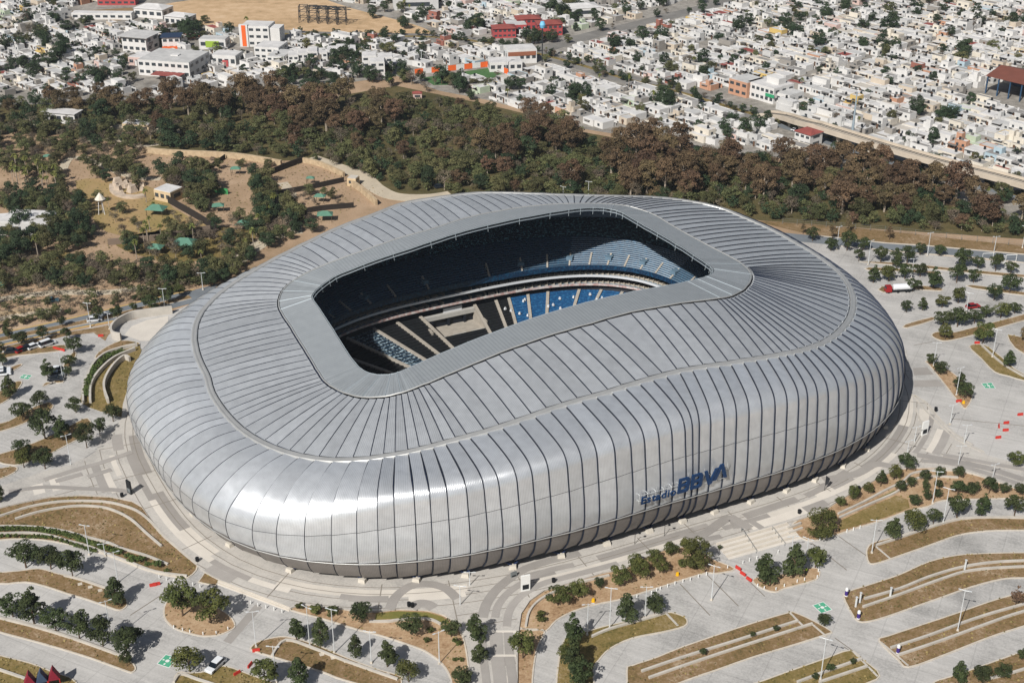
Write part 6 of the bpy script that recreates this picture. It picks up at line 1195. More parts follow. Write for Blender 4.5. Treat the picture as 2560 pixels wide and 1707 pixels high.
# --- elevated railway
vo = empty('elevated_railway', (*VIA[2], 0)); tag(vo, 'pale concrete elevated railway crossing the right side above the avenue', 'viaduct'); vx, vy = VIA[2]
VC = mat('viaduct_concrete', '#b9ad9c', .85, var=.08, scale=.2)
vl = smoothpoly(VIA, False, 6); VH = [1.0 + 5.2*min(1, i/14) for i in range(len(vl))]
def vstrip(name, off, w, dz0, dz1, m):
    v = []; f = []
    for i, p in enumerate(vl):
        a = vl[max(0, i-1)]; c = vl[min(len(vl)-1, i+1)]; tx, ty = c[0]-a[0], c[1]-a[1]; l = hypot(tx, ty); nx, ny = -ty/l, tx/l; q = (p[0]+nx*off-vx, p[1]+ny*off-vy)
        for s, z in ((1, dz0), (1, dz1), (-1, dz1), (-1, dz0)): v.append((q[0]+nx*w/2*s, q[1]+ny*w/2*s, VH[i]+z))
    for i in range(len(vl)-1):
        for k in range(4): f.append((4*i+k, 4*i+(k+1) % 4, 4*i+4+(k+1) % 4, 4*i+4+k))
    f += [(3, 2, 1, 0), tuple(4*len(vl)-4+k for k in range(4))]; ob(name, me(name, v, f, m), vo)
vstrip('deck', 0, 6.6, -1.1, 0, VC); vstrip('parapet', 3.2, .25, 0, 1.0, VC); vstrip('parapet', -3.2, .25, 0, 1.0, VC)
for s in (-2.2, -.9, .9, 2.2): vstrip('rail', s, .2, .02, .2, STEEL)
for i in range(8, len(vl), 3): ob('pier', B().tube([(vl[i][0]-vx, vl[i][1]-vy, -.2), (vl[i][0]-vx, vl[i][1]-vy, VH[i]-2.6), (vl[i][0]-vx, vl[i][1]-vy, VH[i]-1.25)], [.8, .8, 2.1], 8).mesh('pier', VC), vo)
# --- street trees of the city
KX = [(1380, 140), (1450, 175), (1120, 205)]
ct = []
for nm, pg, n, sd in (('right', RIGHT, 420, 31), ('middle', MID, 60, 32), ('left', LEFT, 180, 33), ('top', TOP, 60, 34)):
    for x, y in scatter(pg, 7, n, sd, [SANDP, fp_]):
        px, py = project(x, y)
        if not (-40 < px < 2600 and -30 < py < 620) or near_line(x, y, VIA, 7) or near_line(x, y, avl, 4): continue
        ct.append((nm, x, y))
for i in range(len(avl)-1):
    for f_ in (0, .33, .66): ct.append(('avenue', avl[i][0]*(1-f_) + avl[i+1][0]*f_ + rt.uniform(-4, 4), avl[i][1]*(1-f_) + avl[i+1][1]*f_ + rt.uniform(-4, 4)))
for cx, cy, n, sp in ((1180, 75, 10, 16), (1390, 40, 22, 34), (1360, 108, 12, 14), (130, 60, 9, 20), (560, 85, 12, 30), (245, 205, 10, 14), (850, 150, 26, 22), (780, 200, 18, 26), (1030, 205, 16, 22), (1120, 212, 10, 18), (2050, 25, 16, 50), (2400, 20, 14, 50), (1700, 8, 8, 24), (1000, 40, 12, 30), (450, 90, 12, 24), (1180, 235, 12, 20), (1640, 265, 6, 9), (2250, 480, 14, 26), (2150, 438, 10, 22), (2400, 505, 12, 22), (1850, 330, 5, 14), (2150, 120, 10, 26), (2420, 150, 9, 24), (1900, 90, 10, 30), (1600, 110, 9, 24), (1750, 170, 8, 22), (2300, 300, 7, 18), (1450, 260, 9, 22), (80, 110, 12, 26), (180, 150, 10, 22), (30, 190, 10, 22), (2200, 60, 12, 36), (2500, 60, 12, 30)):
    gx, gy = G(cx, cy)
    for k in range(n): ct.append(('grove', gx + rt.gauss(0, sp*.45), gy + rt.gauss(0, sp*.45)))
cc = {}
ct.sort(key=lambda q: (q[0], project(q[1], q[2])[0]))
for nm, x, y in ct:
    if any(hypot(x-a, y-b) < r_*.6 for a, b, r_ in SPECIAL): continue
    cc[nm] = cc.get(nm, -1) + 1; k = rt.choices(('deep', 'scrub', 'bare', 'palm'), (.6, .22, .13, .05))[0]
    tree(k, x, y, (rt.uniform(.36, .72) if nm != 'grove' else rt.uniform(.55, .95)) if nm != 'avenue' else rt.uniform(.3, .5), '%s, %s from left %s' % ({'deep': 'dark green tree', 'scrub': 'olive tree', 'bare': 'grey leafless tree', 'palm': 'palm tree'}[k], nth(cc[nm]), {'right': 'among the right-hand houses', 'middle': 'among the houses behind the football field', 'left': 'among the upper left houses', 'top': 'behind the sandy lot', 'avenue': 'along the avenue median', 'grove': 'in the groves between the houses'}[nm]), 'city trees', name={'deep': 'street_evergreen', 'scrub': 'street_tree', 'bare': 'bare_street_tree', 'palm': 'street_palm'}[k] if nm != 'grove' else {'deep': 'grove_evergreen', 'scrub': 'grove_tree', 'bare': 'bare_grove_tree', 'palm': 'grove_palm'}[k])
# ------------------------------------------------------------------ animal park left of the stadium
SW = mat('stone_wall', '#b8a486', .9, col2='#9f8c70', scale=.6); FEN = mat('dark_fence', '#2c2723', .9); SHG = mat('shade_green', '#557d6a', .7, var=.08, scale=.4); TANW = mat('tan_render', '#c2ac8a', .9, var=.08, scale=.4); PATHC = mat('pale_path', '#b5a994', .9, var=.08, scale=.2); ROCK = mat('pale_rock', '#b3a391', .9, var=.18, scale=.6, bump=.6, bscale=1.5)
ZGRASS = mat('zoo_grass', '#8b7a4c', .95, col2='#a18660', scale=.06, bump=.4, bscale=1.5)
for tile, pts in (('00', [(520, 1240), (780, 1230), (1080, 1300), (1180, 1420), (1480, 1590), (1300, 1640), (900, 1620), (680, 1559), (600, 1400)]), ('01', [(830, 90), (1400, 20), (1750, 60), (1600, 200), (1200, 260), (850, 180)]), ('01', [(140, 290), (380, 190), (480, 200), (300, 320), (180, 350)])):
    structure(sheet('dry_grass_patch', TG(tile, pts), .06, ZGRASS if tile == '00' else DRYG, sm=3))
structure(sheet('lawn', TG('01', [(100, 300), (330, 190), (400, 185), (390, 230), (200, 310)]), .08, mat('zoo_lawn', '#66683c', .95, col2='#7a7048', scale=.1), sm=3))
for tile, pts, w in (('10', [(-200, 1080), (0, 1150), (150, 1205), (250, 1290), (380, 1345), (600, 1352), (760, 1330)], 7.0), ('00', [(1930, 1250), (1990, 1330), (1960, 1390), (2010, 1490), (2030, 1600)], 4), ('00', [(430, 1160), (470, 1090), (560, 1080), (650, 1110), (900, 1210), (1100, 1225)], 3.5), ('00', [(560, 975), (700, 945), (830, 965), (950, 1000), (1100, 985)], 3), ('00', [(-100, 860), (200, 850), (480, 830), (700, 850), (900, 880), (1250, 900)], 5), ('01', [(-100, 540), (100, 500), (400, 470), (700, 470), (900, 450), (1120, 440)], 3.6), ('01', [(-100, 670), (0, 650), (280, 600), (420, 590)], 3.5), ('01', [(1500, 300), (1600, 270), (1700, 190), (1850, 100), (1950, 60)], 6)):
    structure(ob('path', strip_mesh('path', smoothpoly(TG(tile, pts), False, 5), w, -.2, .09, PATHC)))
for lab, tile, pts, w, h, m in (('pale stone perimeter wall along the wood, left stretch', '00', [(980, 1040), (1150, 1060), (1500, 1075), (1700, 1095), (1925, 1135)], 1.0, 2.3, SW), ('pale stone wall stretch beside the dirt road', '00', [(2070, 1110), (2200, 1140), (2352, 1210)], 1.0, 2.0, SW), ('pale stone wall ending at the small gatehouse', '10', [(60, 1260), (140, 1310), (250, 1405)], .9, 2.4, SW),
                                ('dark fence on the left of the sandy enclosure', '00', [(1810, 1215), (1940, 1160), (2075, 1110)], .35, 2.4, FEN), ('dark fence across the middle of the enclosures', '00', [(1900, 1335), (2100, 1300), (2352, 1245)], .35, 2.0, FEN), ('dark fence nearest the stadium roof', '00', [(2060, 1465), (2200, 1440), (2420, 1420)], .35, 2.0, FEN), ('dark wall running diagonally below the tan pavilion', '00', [(1150, 1385), (1300, 1470), (1400, 1530), (1480, 1590)], .5, 2.6, FEN), ('grey wall below the dry meadow', '01', [(740, 145), (900, 130), (1100, 110), (1300, 70), (1440, 50)], .5, 2.2, mat('grey_wall', '#77695c', .9)), ('low pale wall at the left road', '01', [(-60, 640), (0, 625), (280, 590)], .5, 1.2, SW), ('thin dark fence between the tan paddocks', '00', [(1410, 1175), (1540, 1085)], .3, 1.8, FEN)):
    tag(ob('wall' if m is not FEN else 'fence', strip_mesh('enclosure_wall', smoothpoly(TG(tile, pts), False, 3), w, 0, h, m)), lab, 'wall' if m is not FEN else 'fence')
def canopy(px, py, w, d, rz, lab, m=SHG):
    x, y = G(px, py); o = empty('shade_canopy', (x, y, 0), rz); tag(o, lab, 'canopy', 'green shade roofs in the animal park'); h = 2.6
    ob('roof', B().add([(-w/2, -d/2, h), (w/2, -d/2, h), (w/2, d/2, h), (-w/2, d/2, h), (-w/6, 0, h+w*.22), (w/6, 0, h+w*.22)], [(0, 1, 5, 4), (1, 2, 5), (2, 3, 4, 5), (3, 0, 4), (3, 2, 1, 0)]).mesh('roof', m), o)
    for sx in (-1, 1):
        for sy in (-1, 1): ob('post', B().tube([(sx*w*.42, sy*d*.42, 0), (sx*w*.42, sy*d*.42, h)], .1, 5).mesh('post', BARK), o)
for tile, x, y, w, lab in (('00', 1075, 1470, 7, 'green peaked shade roof on the dry meadow'), ('00', 2190, 1385, 4.2, 'green shade roof in the upper right enclosure'), ('00', 2225, 1510, 5.6, 'green shade roof in the enclosure next to the roof rim'), ('00', 1675, 1575, 5.6, 'green shade roof left of the dark evergreens'), ('00', 1615, 1195, 4, 'faded green shade roof below the stone wall'), ('00', 330, 1110, 3.4, 'green shade roof among the palms at left'), ('00', 2125, 1260, 3.2, 'small green shade roof on the right of the sandy enclosure'), ('00', 1495, 1450, 4.4, 'faded green shade roof beside the dark fence'), ('01', 1270, 175, 8, 'largest green shade roof near the stadium'), ('01', 1065, 205, 5.5, 'long low green shade roof above the palms'), ('01', 0, 460, 4, 'green shade roof at the left edge')):
    canopy(*TP(tile, x, y), w, w*.75, rt.uniform(-.3, .3), lab)
tag(ob('fence', strip_mesh('fence', TG('01', [(1215, 390), (1340, 385)]), .2, 0, 2.2, mat('bright_green', '#3d8a52', .7))), 'bright green screen fence near the road trees', 'fence'); tag(ob('fence', strip_mesh('fence', TG('00', [(1450, 1315), (1560, 1330)]), .2, 0, 2.2, mat('bright_green', '#3d8a52', .7))), 'bright green screen fence beside the tan pavilion', 'fence')
bldg('tan pavilion with columns and pale flat roof in the animal park', *TP('00', 1115, 1380), 8, 7, 4, -.5, TANW, RM[0], 1, 3, name='pavilion'); bldg('white open pavilion above the dry paddock at left', *TP('00', 410, 845), 15, 6, 4.5, -.25, WM[0], RM[0], 1, 5, name='pavilion', over=.6); bldg('large pale flat-roofed warehouse at the left edge', *TP('00', 170, 1620), 18, 12, 5, -.1, WM[2], RM[0], 1, 4, name='warehouse'); bldg('small tan gatehouse beside the dirt road', *TP('10', 80, 1275), 3.6, 3.6, 3, -.3, TANW, RM[2], 1, 1, name='gatehouse'); bldg('white long roof at the far left edge', *TP('01', 40, 60), 16, 8, 4, .2, WM[0], RM[0], 1, 4, name='warehouse'); bldg('pale low service block in the wood', *TP('00', 930, 900), 12, 6, 3, -.2, TANW, RM[0], 1, 3, name='service_block'); bldg('small red-roofed kiosk on the cleared plot', *TP('10', 530, 680), 4, 3, 2.6, .1, WM[4], REDR, 1, 1, name='kiosk', hip=.8, over=.3); bldg('white villa with red roof at the wood edge', *TP('20', 830, 1000), 8, 8, 5.5, AXD, WH, REDR, 2, 3, name='villa', hip=1.5, over=.5)
# rock bowl: curved pale wall with boulders
x, y = TG('00', [(880, 1330)])[0]; o = empty('rock_bowl', (x, y, 0)); tag(o, 'curved pale wall with boulders on the dry meadow', 'enclosure')
ob('curved_wall', strip_mesh('curved_wall', smoothpoly([(px-x, py-y) for px, py in TG('00', [(775, 1270), (775, 1310), (830, 1345), (910, 1355), (985, 1345)])], False, 5), 2.6, 0, .9, ROCK), o)
rk = random.Random(8)
for i in range(16):
    gx, gy = TG('00', [(rk.uniform(790, 990), rk.uniform(1255, 1290) if i % 2 else rk.uniform(1265, 1330))])[0]; s = rk.uniform(.8, 1.9); b = B().box(0, 0, 0, 2*s, 1.7*s, 1.5*s, rk.random()*3, top=.55); ob('boulder', b.mesh('boulder', ROCK), o, (gx-x, gy-y, 0))
x, y = TG('00', [(700, 1465)])[0]; o = empty('lookout_tower', (x, y, 0)); tag(o, 'white thatched lookout tower on the dry meadow', 'tower')
for sx, sy in ((-1, -.6), (1, -.6), (0, 1)): ob('leg', B().tube([(sx*1.1, sy, 0), (sx*.5, sy*.5, 6)], .16, 5).mesh('leg', WH), o)
ob('roof', B().tube([(0, 0, 5.8), (0, 0, 8.2)], [2.0, .1], 8).mesh('roof', WM[1]), o)
# trees of the park
def zscat(lab, tile, pts, k, n, dmin, s0, s1, seed):
    for i, (x, y) in enumerate(sorted(scatter(TG(tile, pts), dmin, n, seed), key=lambda p: project(*p)[0])):
        kk = rt.choices(*k)[0]; tree(kk, x, y, rt.uniform(s0, s1), '%s, %s from left %s' % ({'scrub': 'olive tree', 'deep': 'dark evergreen', 'bare': 'grey leafless tree', 'palm': 'palm', 'oak': 'round oak'}[kk], nth(i), lab), 'trees of the animal park', name={'scrub': 'park_tree', 'deep': 'park_evergreen', 'bare': 'bare_park_tree', 'palm': 'palm_tree', 'oak': 'park_oak'}[kk])
MIX = (('scrub', 'deep', 'bare'), (.6, .1, .3)); LMIX = (('bare', 'scrub'), (.6, .4))
zscat('in the thicket at the upper left', '00', [(-100, 900), (280, 900), (560, 960), (560, 1080), (350, 1190), (-100, 1130)], MIX, 40, 4.6, .55, .85, 41)
zscat('in the palm grove at left', '00', [(40, 1180), (250, 1170), (430, 1220), (440, 1330), (100, 1300)], (('palm', 'scrub'), (.7, .3)), 26, 3.6, .6, .85, 42)
zscat('in the dense grove at the left edge', '00', [(-100, 1330), (300, 1340), (560, 1380), (620, 1500), (640, 1640), (380, 1640), (330, 1520), (-100, 1420)], (('scrub', 'deep', 'bare'), (.6, .2, .2)), 44, 4.2, .6, .9, 43)
zscat('in the grove above the left paddock', '00', [(560, 930), (900, 960), (1000, 1080), (860, 1180), (560, 1130)], MIX, 26, 4.6, .5, .85, 44)
zscat('around the tan pavilion', '00', [(1080, 1180), (1400, 1190), (1480, 1260), (1400, 1460), (1180, 1330)], (('deep', 'scrub', 'bare'), (.2, .55, .25)), 24, 4.0, .6, .95, 45)
zscat('between the paddocks', '00', [(600, 1160), (900, 1150), (1050, 1230), (1000, 1300), (620, 1230)], MIX, 16, 4.8, .5, .75, 46)
zscat('in the dark clump right of the paddocks', '00', [(1700, 1200), (1860, 1260), (1900, 1330), (2040, 1430), (2050, 1540), (1800, 1540), (1740, 1420)], (('deep', 'scrub'), (.4, .6)), 20, 4.0, .55, .9, 47)
zscat('standing bare in the sandy enclosures', '00', [(1950, 1360), (2150, 1330), (2330, 1330), (2330, 1420), (2000, 1420)], LMIX, 10, 5, .4, .65, 48)
zscat('along the stone wall inside', '00', [(1250, 1090), (1500, 1110), (1900, 1150), (1880, 1200), (1250, 1140)], LMIX, 12, 6, .4, .6, 49)
zscat('scattered on the dry meadow', '00', [(660, 1380), (1080, 1380), (1300, 1540), (1000, 1600), (760, 1560)], (('palm', 'bare', 'scrub'), (.35, .4, .25)), 14, 7, .4, .65, 50)
zscat('in the shrubbery above the left road', '01', [(-100, 240), (100, 270), (420, 230), (800, 330), (1200, 330), (1560, 330), (1480, 430), (1100, 420), (700, 440), (300, 440), (-100, 470)], (('scrub', 'deep', 'bare', 'palm'), (.6, .12, .23, .05)), 125, 3.6, .45, .8, 51)
zscat('in the dark wood at the left edge', '01', [(-100, 150), (130, 60), (420, 20), (620, 90), (560, 210), (300, 190), (60, 260), (-100, 280)], (('deep', 'scrub'), (.6, .4)), 46, 4.2, .6, .9, 52)
zscat('on the slope above the stadium rim', '01', [(820, 60), (1500, 0), (1900, -80), (1780, 160), (1560, 300), (1200, 250), (900, 250)], (('bare', 'scrub', 'palm', 'deep'), (.38, .37, .15, .1)), 50, 4.6, .5, .8, 53)
zscat('in the hedge along the left road', '01', [(-60, 700), (300, 640), (700, 560), (1200, 440), (1230, 470), (800, 560), (300, 665), (-60, 740)], (('scrub', 'bare', 'oak'), (.6, .15, .25)), 75, 2.6, .28, .5, 54)
zscat('close under the left roof rim', '01', [(1380, 440), (1560, 310), (1700, 200), (1860, 90), (1990, -10), (2080, -60), (2040, 20), (1900, 130), (1740, 250), (1600, 370), (1440, 470)], (('scrub', 'deep', 'bare'), (.55, .25, .2)), 34, 3.6, .5, .85, 55)
zscat('between the enclosures near the rim', '00', [(1780, 1400), (2080, 1470), (2200, 1540), (2100, 1640), (1850, 1640), (1700, 1600)], (('scrub', 'bare', 'deep'), (.45, .3, .25)), 18, 4.6, .45, .75, 56)
mass('woodland_beyond_left', scatter(PG([(-700, 300), (-60, 300), (-60, 860), (-700, 960)]), 6, 230, 60), ['scrub', 'deep', 'bare'], 12)
mass('roadside_scrub', scatter(TG('01', [(-60, 300), (400, 260), (900, 300), (1500, 330), (1400, 440), (1100, 490), (600, 600), (200, 690), (-60, 740)]), 3.2, 170, 61), ['scrub', 'bare', 'bare'], 13).scale = (1, 1, .8)
# ------------------------------------------------------------------ street furniture, vehicles, small things
def lamp(tile, x, y, h, lab, rz=None, arms=2):
    g = G(*TP(tile, x, y)); o = empty('lamp_post', (*g, .1), rz if rz is not None else rt.uniform(-.6, .6)); tag(o, lab, 'lamp post', 'tall white lamp posts')
    ob('base', LBASE, o); ob('pole', LPOLE, o).scale = (1, 1, h/10)
    for s in ((-1, 1) if arms == 2 else (1,)):
        a = ob('arm', LARM, o, (0, 0, h-.25)); a.scale = (s, 1, 1); hd = ob('lamp_head', LHEAD, o, (s*1.0, 0, h-.2))
LBASE = B().box(0, 0, 0, .5, .5, .4, top=.8).mesh('base', KERB); LPOLE = B().tube([(0, 0, 0), (0, 0, 10)], [.12, .07], 6).mesh('pole', POLE); LARM = B().tube([(0, 0, 0), (.9, 0, .1)], .045, 5).mesh('arm', POLE); LHEAD = B().box(0, 0, 0, .6, .22, .12).mesh('lamp_head', POLE)
LAMPS = [('02', 612, 702, 8, 'in the left hedge planter'), ('02', 487, 98, 9, 'at the left promenade edge'), ('02', 765, 1287, 10, 'among the lower left tree row'), ('02', 2118, 1327, 10, 'between the two slim oaks below the steps'), ('02', 2287, 1372, 11, 'right of the slim oaks below the steps'), ('02', 1752, 1332, 9, 'at the tip of the tapering island'), ('02', 1890, 1575, 9, 'at the bottom edge near the white car'), ('02', 720, 712, 3.5, 'low one at the planter end'), ('02', 808, 890, 8, 'behind the tree with the long shadow'),
         ('12', 1843, 1207, 10.4, 'on the loop island lawn'), ('12', 680, 1447, 8, 'in the mulch bed left of the alley'), ('12', 215, 1442, 8, 'on the drive left of the alley'), ('12', 1690, 1252, 8, 'beside the clumped trees right of the alley'), ('12', 822, 1057, 5.5, 'on the plaza above the alley'), ('12', 2085, 1132, 8, 'behind the pair of oaks right of the alley'), ('12', 888, 922, 4, 'close to the facade foot above the alley'),
         ('22', 1797, 492, 9.8, 'right of the row behind the upper curved island'), ('22', 1897, 1222, 10.4, 'on the lower right walled island'), ('22', 960, 1555, 10.2, 'on the bottom edge island at right'), ('22', 215, 1012, 9, 'alone on the parking below the large oak'), ('22', 1725, 352, 9, 'in the tree cluster on the right bank'), ('22', 1310, 692, 9, 'at the tip of the upper curved island'), ('22', 760, 702, 5, 'left one above the triangle island'), ('22', 860, 742, 6, 'right one above the triangle island'), ('22', 1900, 98, 6, 'on the right promenade'), ('22', 1548, 40, 5, 'on the plaza at the far right of the facade'), ('22', 2135, 190, 4.5, 'by the right promenade planting'),
         ('21', 1070, 178, 8.5, 'first from left in the road row right of the stadium'), ('21', 1285, 283, 8.8, 'second from left in the parking right of the stadium'), ('21', 1690, 222, 8.5, 'beside the road right of the stadium'), ('21', 2145, 198, 6, 'at the gate on the right road'), ('21', 1580, 373, 7, 'behind the tanker'), ('21', 2135, 912, 9, 'on the lawn island at the right edge'), ('21', 1732, 972, 7.5, 'on the wedge island, left one'), ('21', 1888, 1172, 8.5, 'on the wedge island, right one'), ('21', 1955, 612, 7, 'in the dense row beyond the right forecourt'), ('21', 1600, 1502, 5, 'on the plaza at the right shadow edge'), ('21', 1845, 1372, 6, 'right of the curved lawn walls'), ('21', 1940, 1512, 6, 'below the curved lawn walls at right'), ('21', 2340, 165, 8, 'at the right end of the road'),
         ('01', 620, 705, 8, 'between the left road lanes'), ('01', 1388, 452, 6, 'left of the stadium rim on the road'), ('01', 1125, 562, 6, 'on the left road median'), ('01', 430, 1052, 8, 'beside the parked silver cars'), ('01', 750, 722, 5.5, 'on the verge left of the ramp wall'), ('10', 1698, 1345, 6, 'rising behind the far roof rim'), ('10', 1525, 1345, 4, 'small one behind the far roof rim')]
for tile, x, y, h, lab in LAMPS: lamp(tile, x, y, h, 'lamp post ' + lab)
def car(px, py, rz, body, lab, L_=4.4, kind_='car', z=.06):
    g = G(px, py); o = empty(kind_ if kind_ != 'car' else 'parked_car', (*g, z), rz); tag(o, lab, 'car', 'cars around the stadium'); w = 1.8; van = kind_ == 'van'
    hb = .95; hr = 1.95 if van else 1.5
    prof = [(-L_/2, .35), (-L_/2, hb-.1), (-L_/2+.5, hb), (L_/2-.15, hb-.08), (L_/2, .6), (L_/2, .35)]
    v = [(x, s*w/2, zz) for s in (-1, 1) for x, zz in prof]; n = len(prof); f = [tuple(range(n)), tuple(range(2*n-1, n-1, -1))] + [(i, n+i, n+(i+1) % n, (i+1) % n) for i in range(n)]
    ob('body', me('body', v, f, body), o)
    a, b, c, e = (-L_/2+.1, -L_/2+.35, L_/2-1.5, L_/2-.75) if van else (-L_/2+.15, -L_/2+.75, L_/2-1.9, L_/2-1.15)
    v = [(x, s*ww, zz) for s in (-1, 1) for x, ww, zz in ((a, w/2-.04, hb-.02), (b, w/2-.2, hr), (c, w/2-.2, hr), (e, w/2-.04, hb-.03))]
    ob('cabin_glass', me('cabin_glass', v, [(0, 1, 2, 3), (7, 6, 5, 4), (0, 4, 5, 1), (2, 6, 7, 3), (0, 3, 7, 4)], GLASS), o)
    ob('roof', B().box((b+c)/2, 0, hr-.005, (c-b)*.98, w-.42, .06).mesh('roof', body), o)
    for sx in (-1, 1):
        for sy in (-1, 1): ob('wheel', WHEEL, o, (sx*L_*.31, sy*(w/2-.1), .33))
    for sy in (-1, 1): ob('headlight', B().box(L_/2+.01, sy*.62, .62, .06, .35, .16).mesh('headlight', POLE), o)
WHEEL = B().tube([(0, -.11, 0), (0, .11, 0)], .33, 10).mesh('wheel', BLACK)
CW = mat('car_white', '#d5d7d8', .25, spec=.5); CS = mat('car_silver', '#9a9fa3', .3, metal=.5); CRD = mat('car_red', '#8e1f20', .3); CD = mat('car_dark', '#262a31', .3, spec=.5); CT = mat('car_teal', '#3b5560', .3)
car(540, 1668, radians(242), CW, 'white car parked on the grass at the bottom left', 4.7)
for x, y, rz, m, lab, k in ((32, 882, .2, CD, 'dark car at the left end of the parked line', 'car'), (55, 878, 1.0, CRD, 'red car in the parked line at left', 'car'), (70, 873, .9, CD, 'dark car between the red and the white car', 'car'), (86, 870, .9, CW, 'white car in the middle of the parked line at left', 'car'), (119, 864, .8, CW, 'white van at the right end of the parked line', 'van'), (237, 803, .25, CW, 'white car driving on the left road', 'car'), (148, 928, .1, CW, 'white car parked under the trees at left', 'car'), (144, 940, .1, CS, 'silver car parked under the trees at left', 'car'), (141, 951, .1, CD, 'dark car parked under the trees at left', 'car'), (8, 930, .3, CW, 'upper white car at the left edge', 'car'), (8, 938, .3, CW, 'lower white car at the left edge', 'car'), (130, 755, .25, CT, 'teal car on the left road', 'car'), (2432, 770, .3, CRD, 'dark red car behind the right tree row', 'car'), (1820, 288, AXD, CW, 'white car on the avenue below the commercial building', 'car'), (1760, 262, AXD, CD, 'dark car on the avenue', 'car'), (1990, 330, AXD, CW, 'white car on the avenue near the viaduct ramp', 'car'), (2010, 298, AXD+1.5, CS, 'silver car in the side street by the viaduct ramp', 'car'), (1100, 470, .4, CD, 'dark car parked at the dirt road bend', 'car')):
    car(x, y, rz, m, lab, 4.4 if k == 'car' else 4.9, k)
# tanker lorry
g = G(*TP('21', 1400, 470)); o = empty('tanker_lorry', (*g, .06), .12); tag(o, 'white tanker lorry with red cab right of the stadium', 'lorry'); o.scale = (.8, .8, .8)
ob('cab', B().box(1.2, 0, .6, 2.4, 2.4, 2.3, top=.92).mesh('cab', CRD), o); ob('windscreen', B().box(.02, 0, 1.9, .1, 2.0, .8).mesh('windscreen', GLASS), o); ob('tank', B().tube([(3.0, 0, 2.2), (3.3, 0, 2.2), (10.6, 0, 2.2), (10.9, 0, 2.2)], [.8, 1.25, 1.25, .8], 14).mesh('tank', CW), o); ob('chassis', B().box(5.6, 0, .55, 11, 1.6, .45).mesh('chassis', DARK), o)
for xx in (1.2, 5.0, 8.4, 9.6):
    for s in (-1, 1): ob('wheel', B().tube([(xx, s*1.1, .5), (xx, s*.8, .5)], .5, 10).mesh('wheel', BLACK), o)
# red barrier blocks, a few yellow
BARR = B().add([(-.75, -.2, 0), (.75, -.2, 0), (.75, .2, 0), (-.75, .2, 0), (-.75, -.09, .7), (.75, -.09, .7), (.75, .09, .7), (-.75, .09, .7)], [(3, 2, 1, 0), (4, 5, 6, 7), (0, 1, 5, 4), (1, 2, 6, 5), (2, 3, 7, 6), (3, 0, 4, 7)]).mesh('barrier', RED)
for tile, x, y, rz, lab in (('02', 1048, 915, .3, 'left one of the pair on the lower left parking'), ('02', 1072, 908, .3, 'right one of the pair on the lower left parking'), ('02', 1752, 1362, .2, 'at the tip of the tapering island'), ('02', 1710, 1462, 1.2, 'on the drive beside the white car'), ('02', 1622, 1518, .8, 'on the grass beside the white car'), ('22', 398, 800, -.9, 'top one of three beside the triangle island'), ('22', 430, 838, -.9, 'middle one of three beside the triangle island'), ('22', 472, 875, -.9, 'bottom one of three beside the triangle island'), ('21', 2325, 1308, .2, 'at the right picture edge'), ('21', 2230, 1365, .2, 'uppermost of the scattered ones at right'), ('21', 2225, 1415, .1, 'in the middle of the scattered ones at right'), ('21', 2175, 1465, .2, 'lowest of the scattered ones at right'), ('21', 2180, 1387, 1.3, 'turned sideways among the scattered ones at right'), ('21', 1905, 1217, .1, 'at the end of the wedge island'), ('01', 690, 770, .2, 'on the verge at the ramp wall'), ('01', 380, 855, -.4, 'first of three by the white van'), ('01', 405, 862, -.4, 'second of three by the white van'), ('01', 430, 868, -.4, 'third of three by the white van'), ('21', 2030, 818, 0, 'under the broad oak at right')):
    g = G(*TP(tile, x, y)); tag(ob('barrier', BARR, None, (*g, .06), rz), 'red plastic barrier ' + lab, 'barrier', 'red plastic barriers')
YB = B().tube([(0, 0, 0), (0, 0, .7)], [.42, .3], 10).mesh('bin', YEL); BB = B().tube([(0, 0, 0), (0, 0, .15), (0, 0, 1.0)], [.3, .4, .42], 10).mesh('bin', BLACK)
for m, tile, x, y, lab in ((YB, '21', 1940, 1216, 'yellow bin at the end of the wedge island'), (YB, '12', 1732, 1010, 'yellow bin on the mulch bank'), (YB, '12', 2308, 830, 'yellow bin below the large oak'), (BB, '12', 495, 1058, 'black bin on the half-round paving motif'), (BB, '12', 1460, 888, 'black bin on the plaza right of the white totem'), (BB, '02', 1350, 745, 'black bin at the lower tip of the curved lawn'), (BB, '02', 835, 305, 'black bin at the top of the curved lawn'), (BB, '22', 815, 418, 'black bin beside the large oak right of the steps'), (BB, '22', 1220, 258, 'black bin behind the clipped tree line'), (BB, '21', 1748, 1275, 'black bin near the right lawn walls'), (BB, '12', 472, 1052, 'second black bin on the half-round paving motif')):
    g = G(*TP(tile, x, y), PZ); tag(ob('bin', m, None, (*g, PZ if m is BB else .18)), lab, 'bin')
BOL = B().tube([(0, 0, 0), (0, 0, .75), (0, 0, .85)], [.13, .12, .06], 8).mesh('bollard', WHITE)
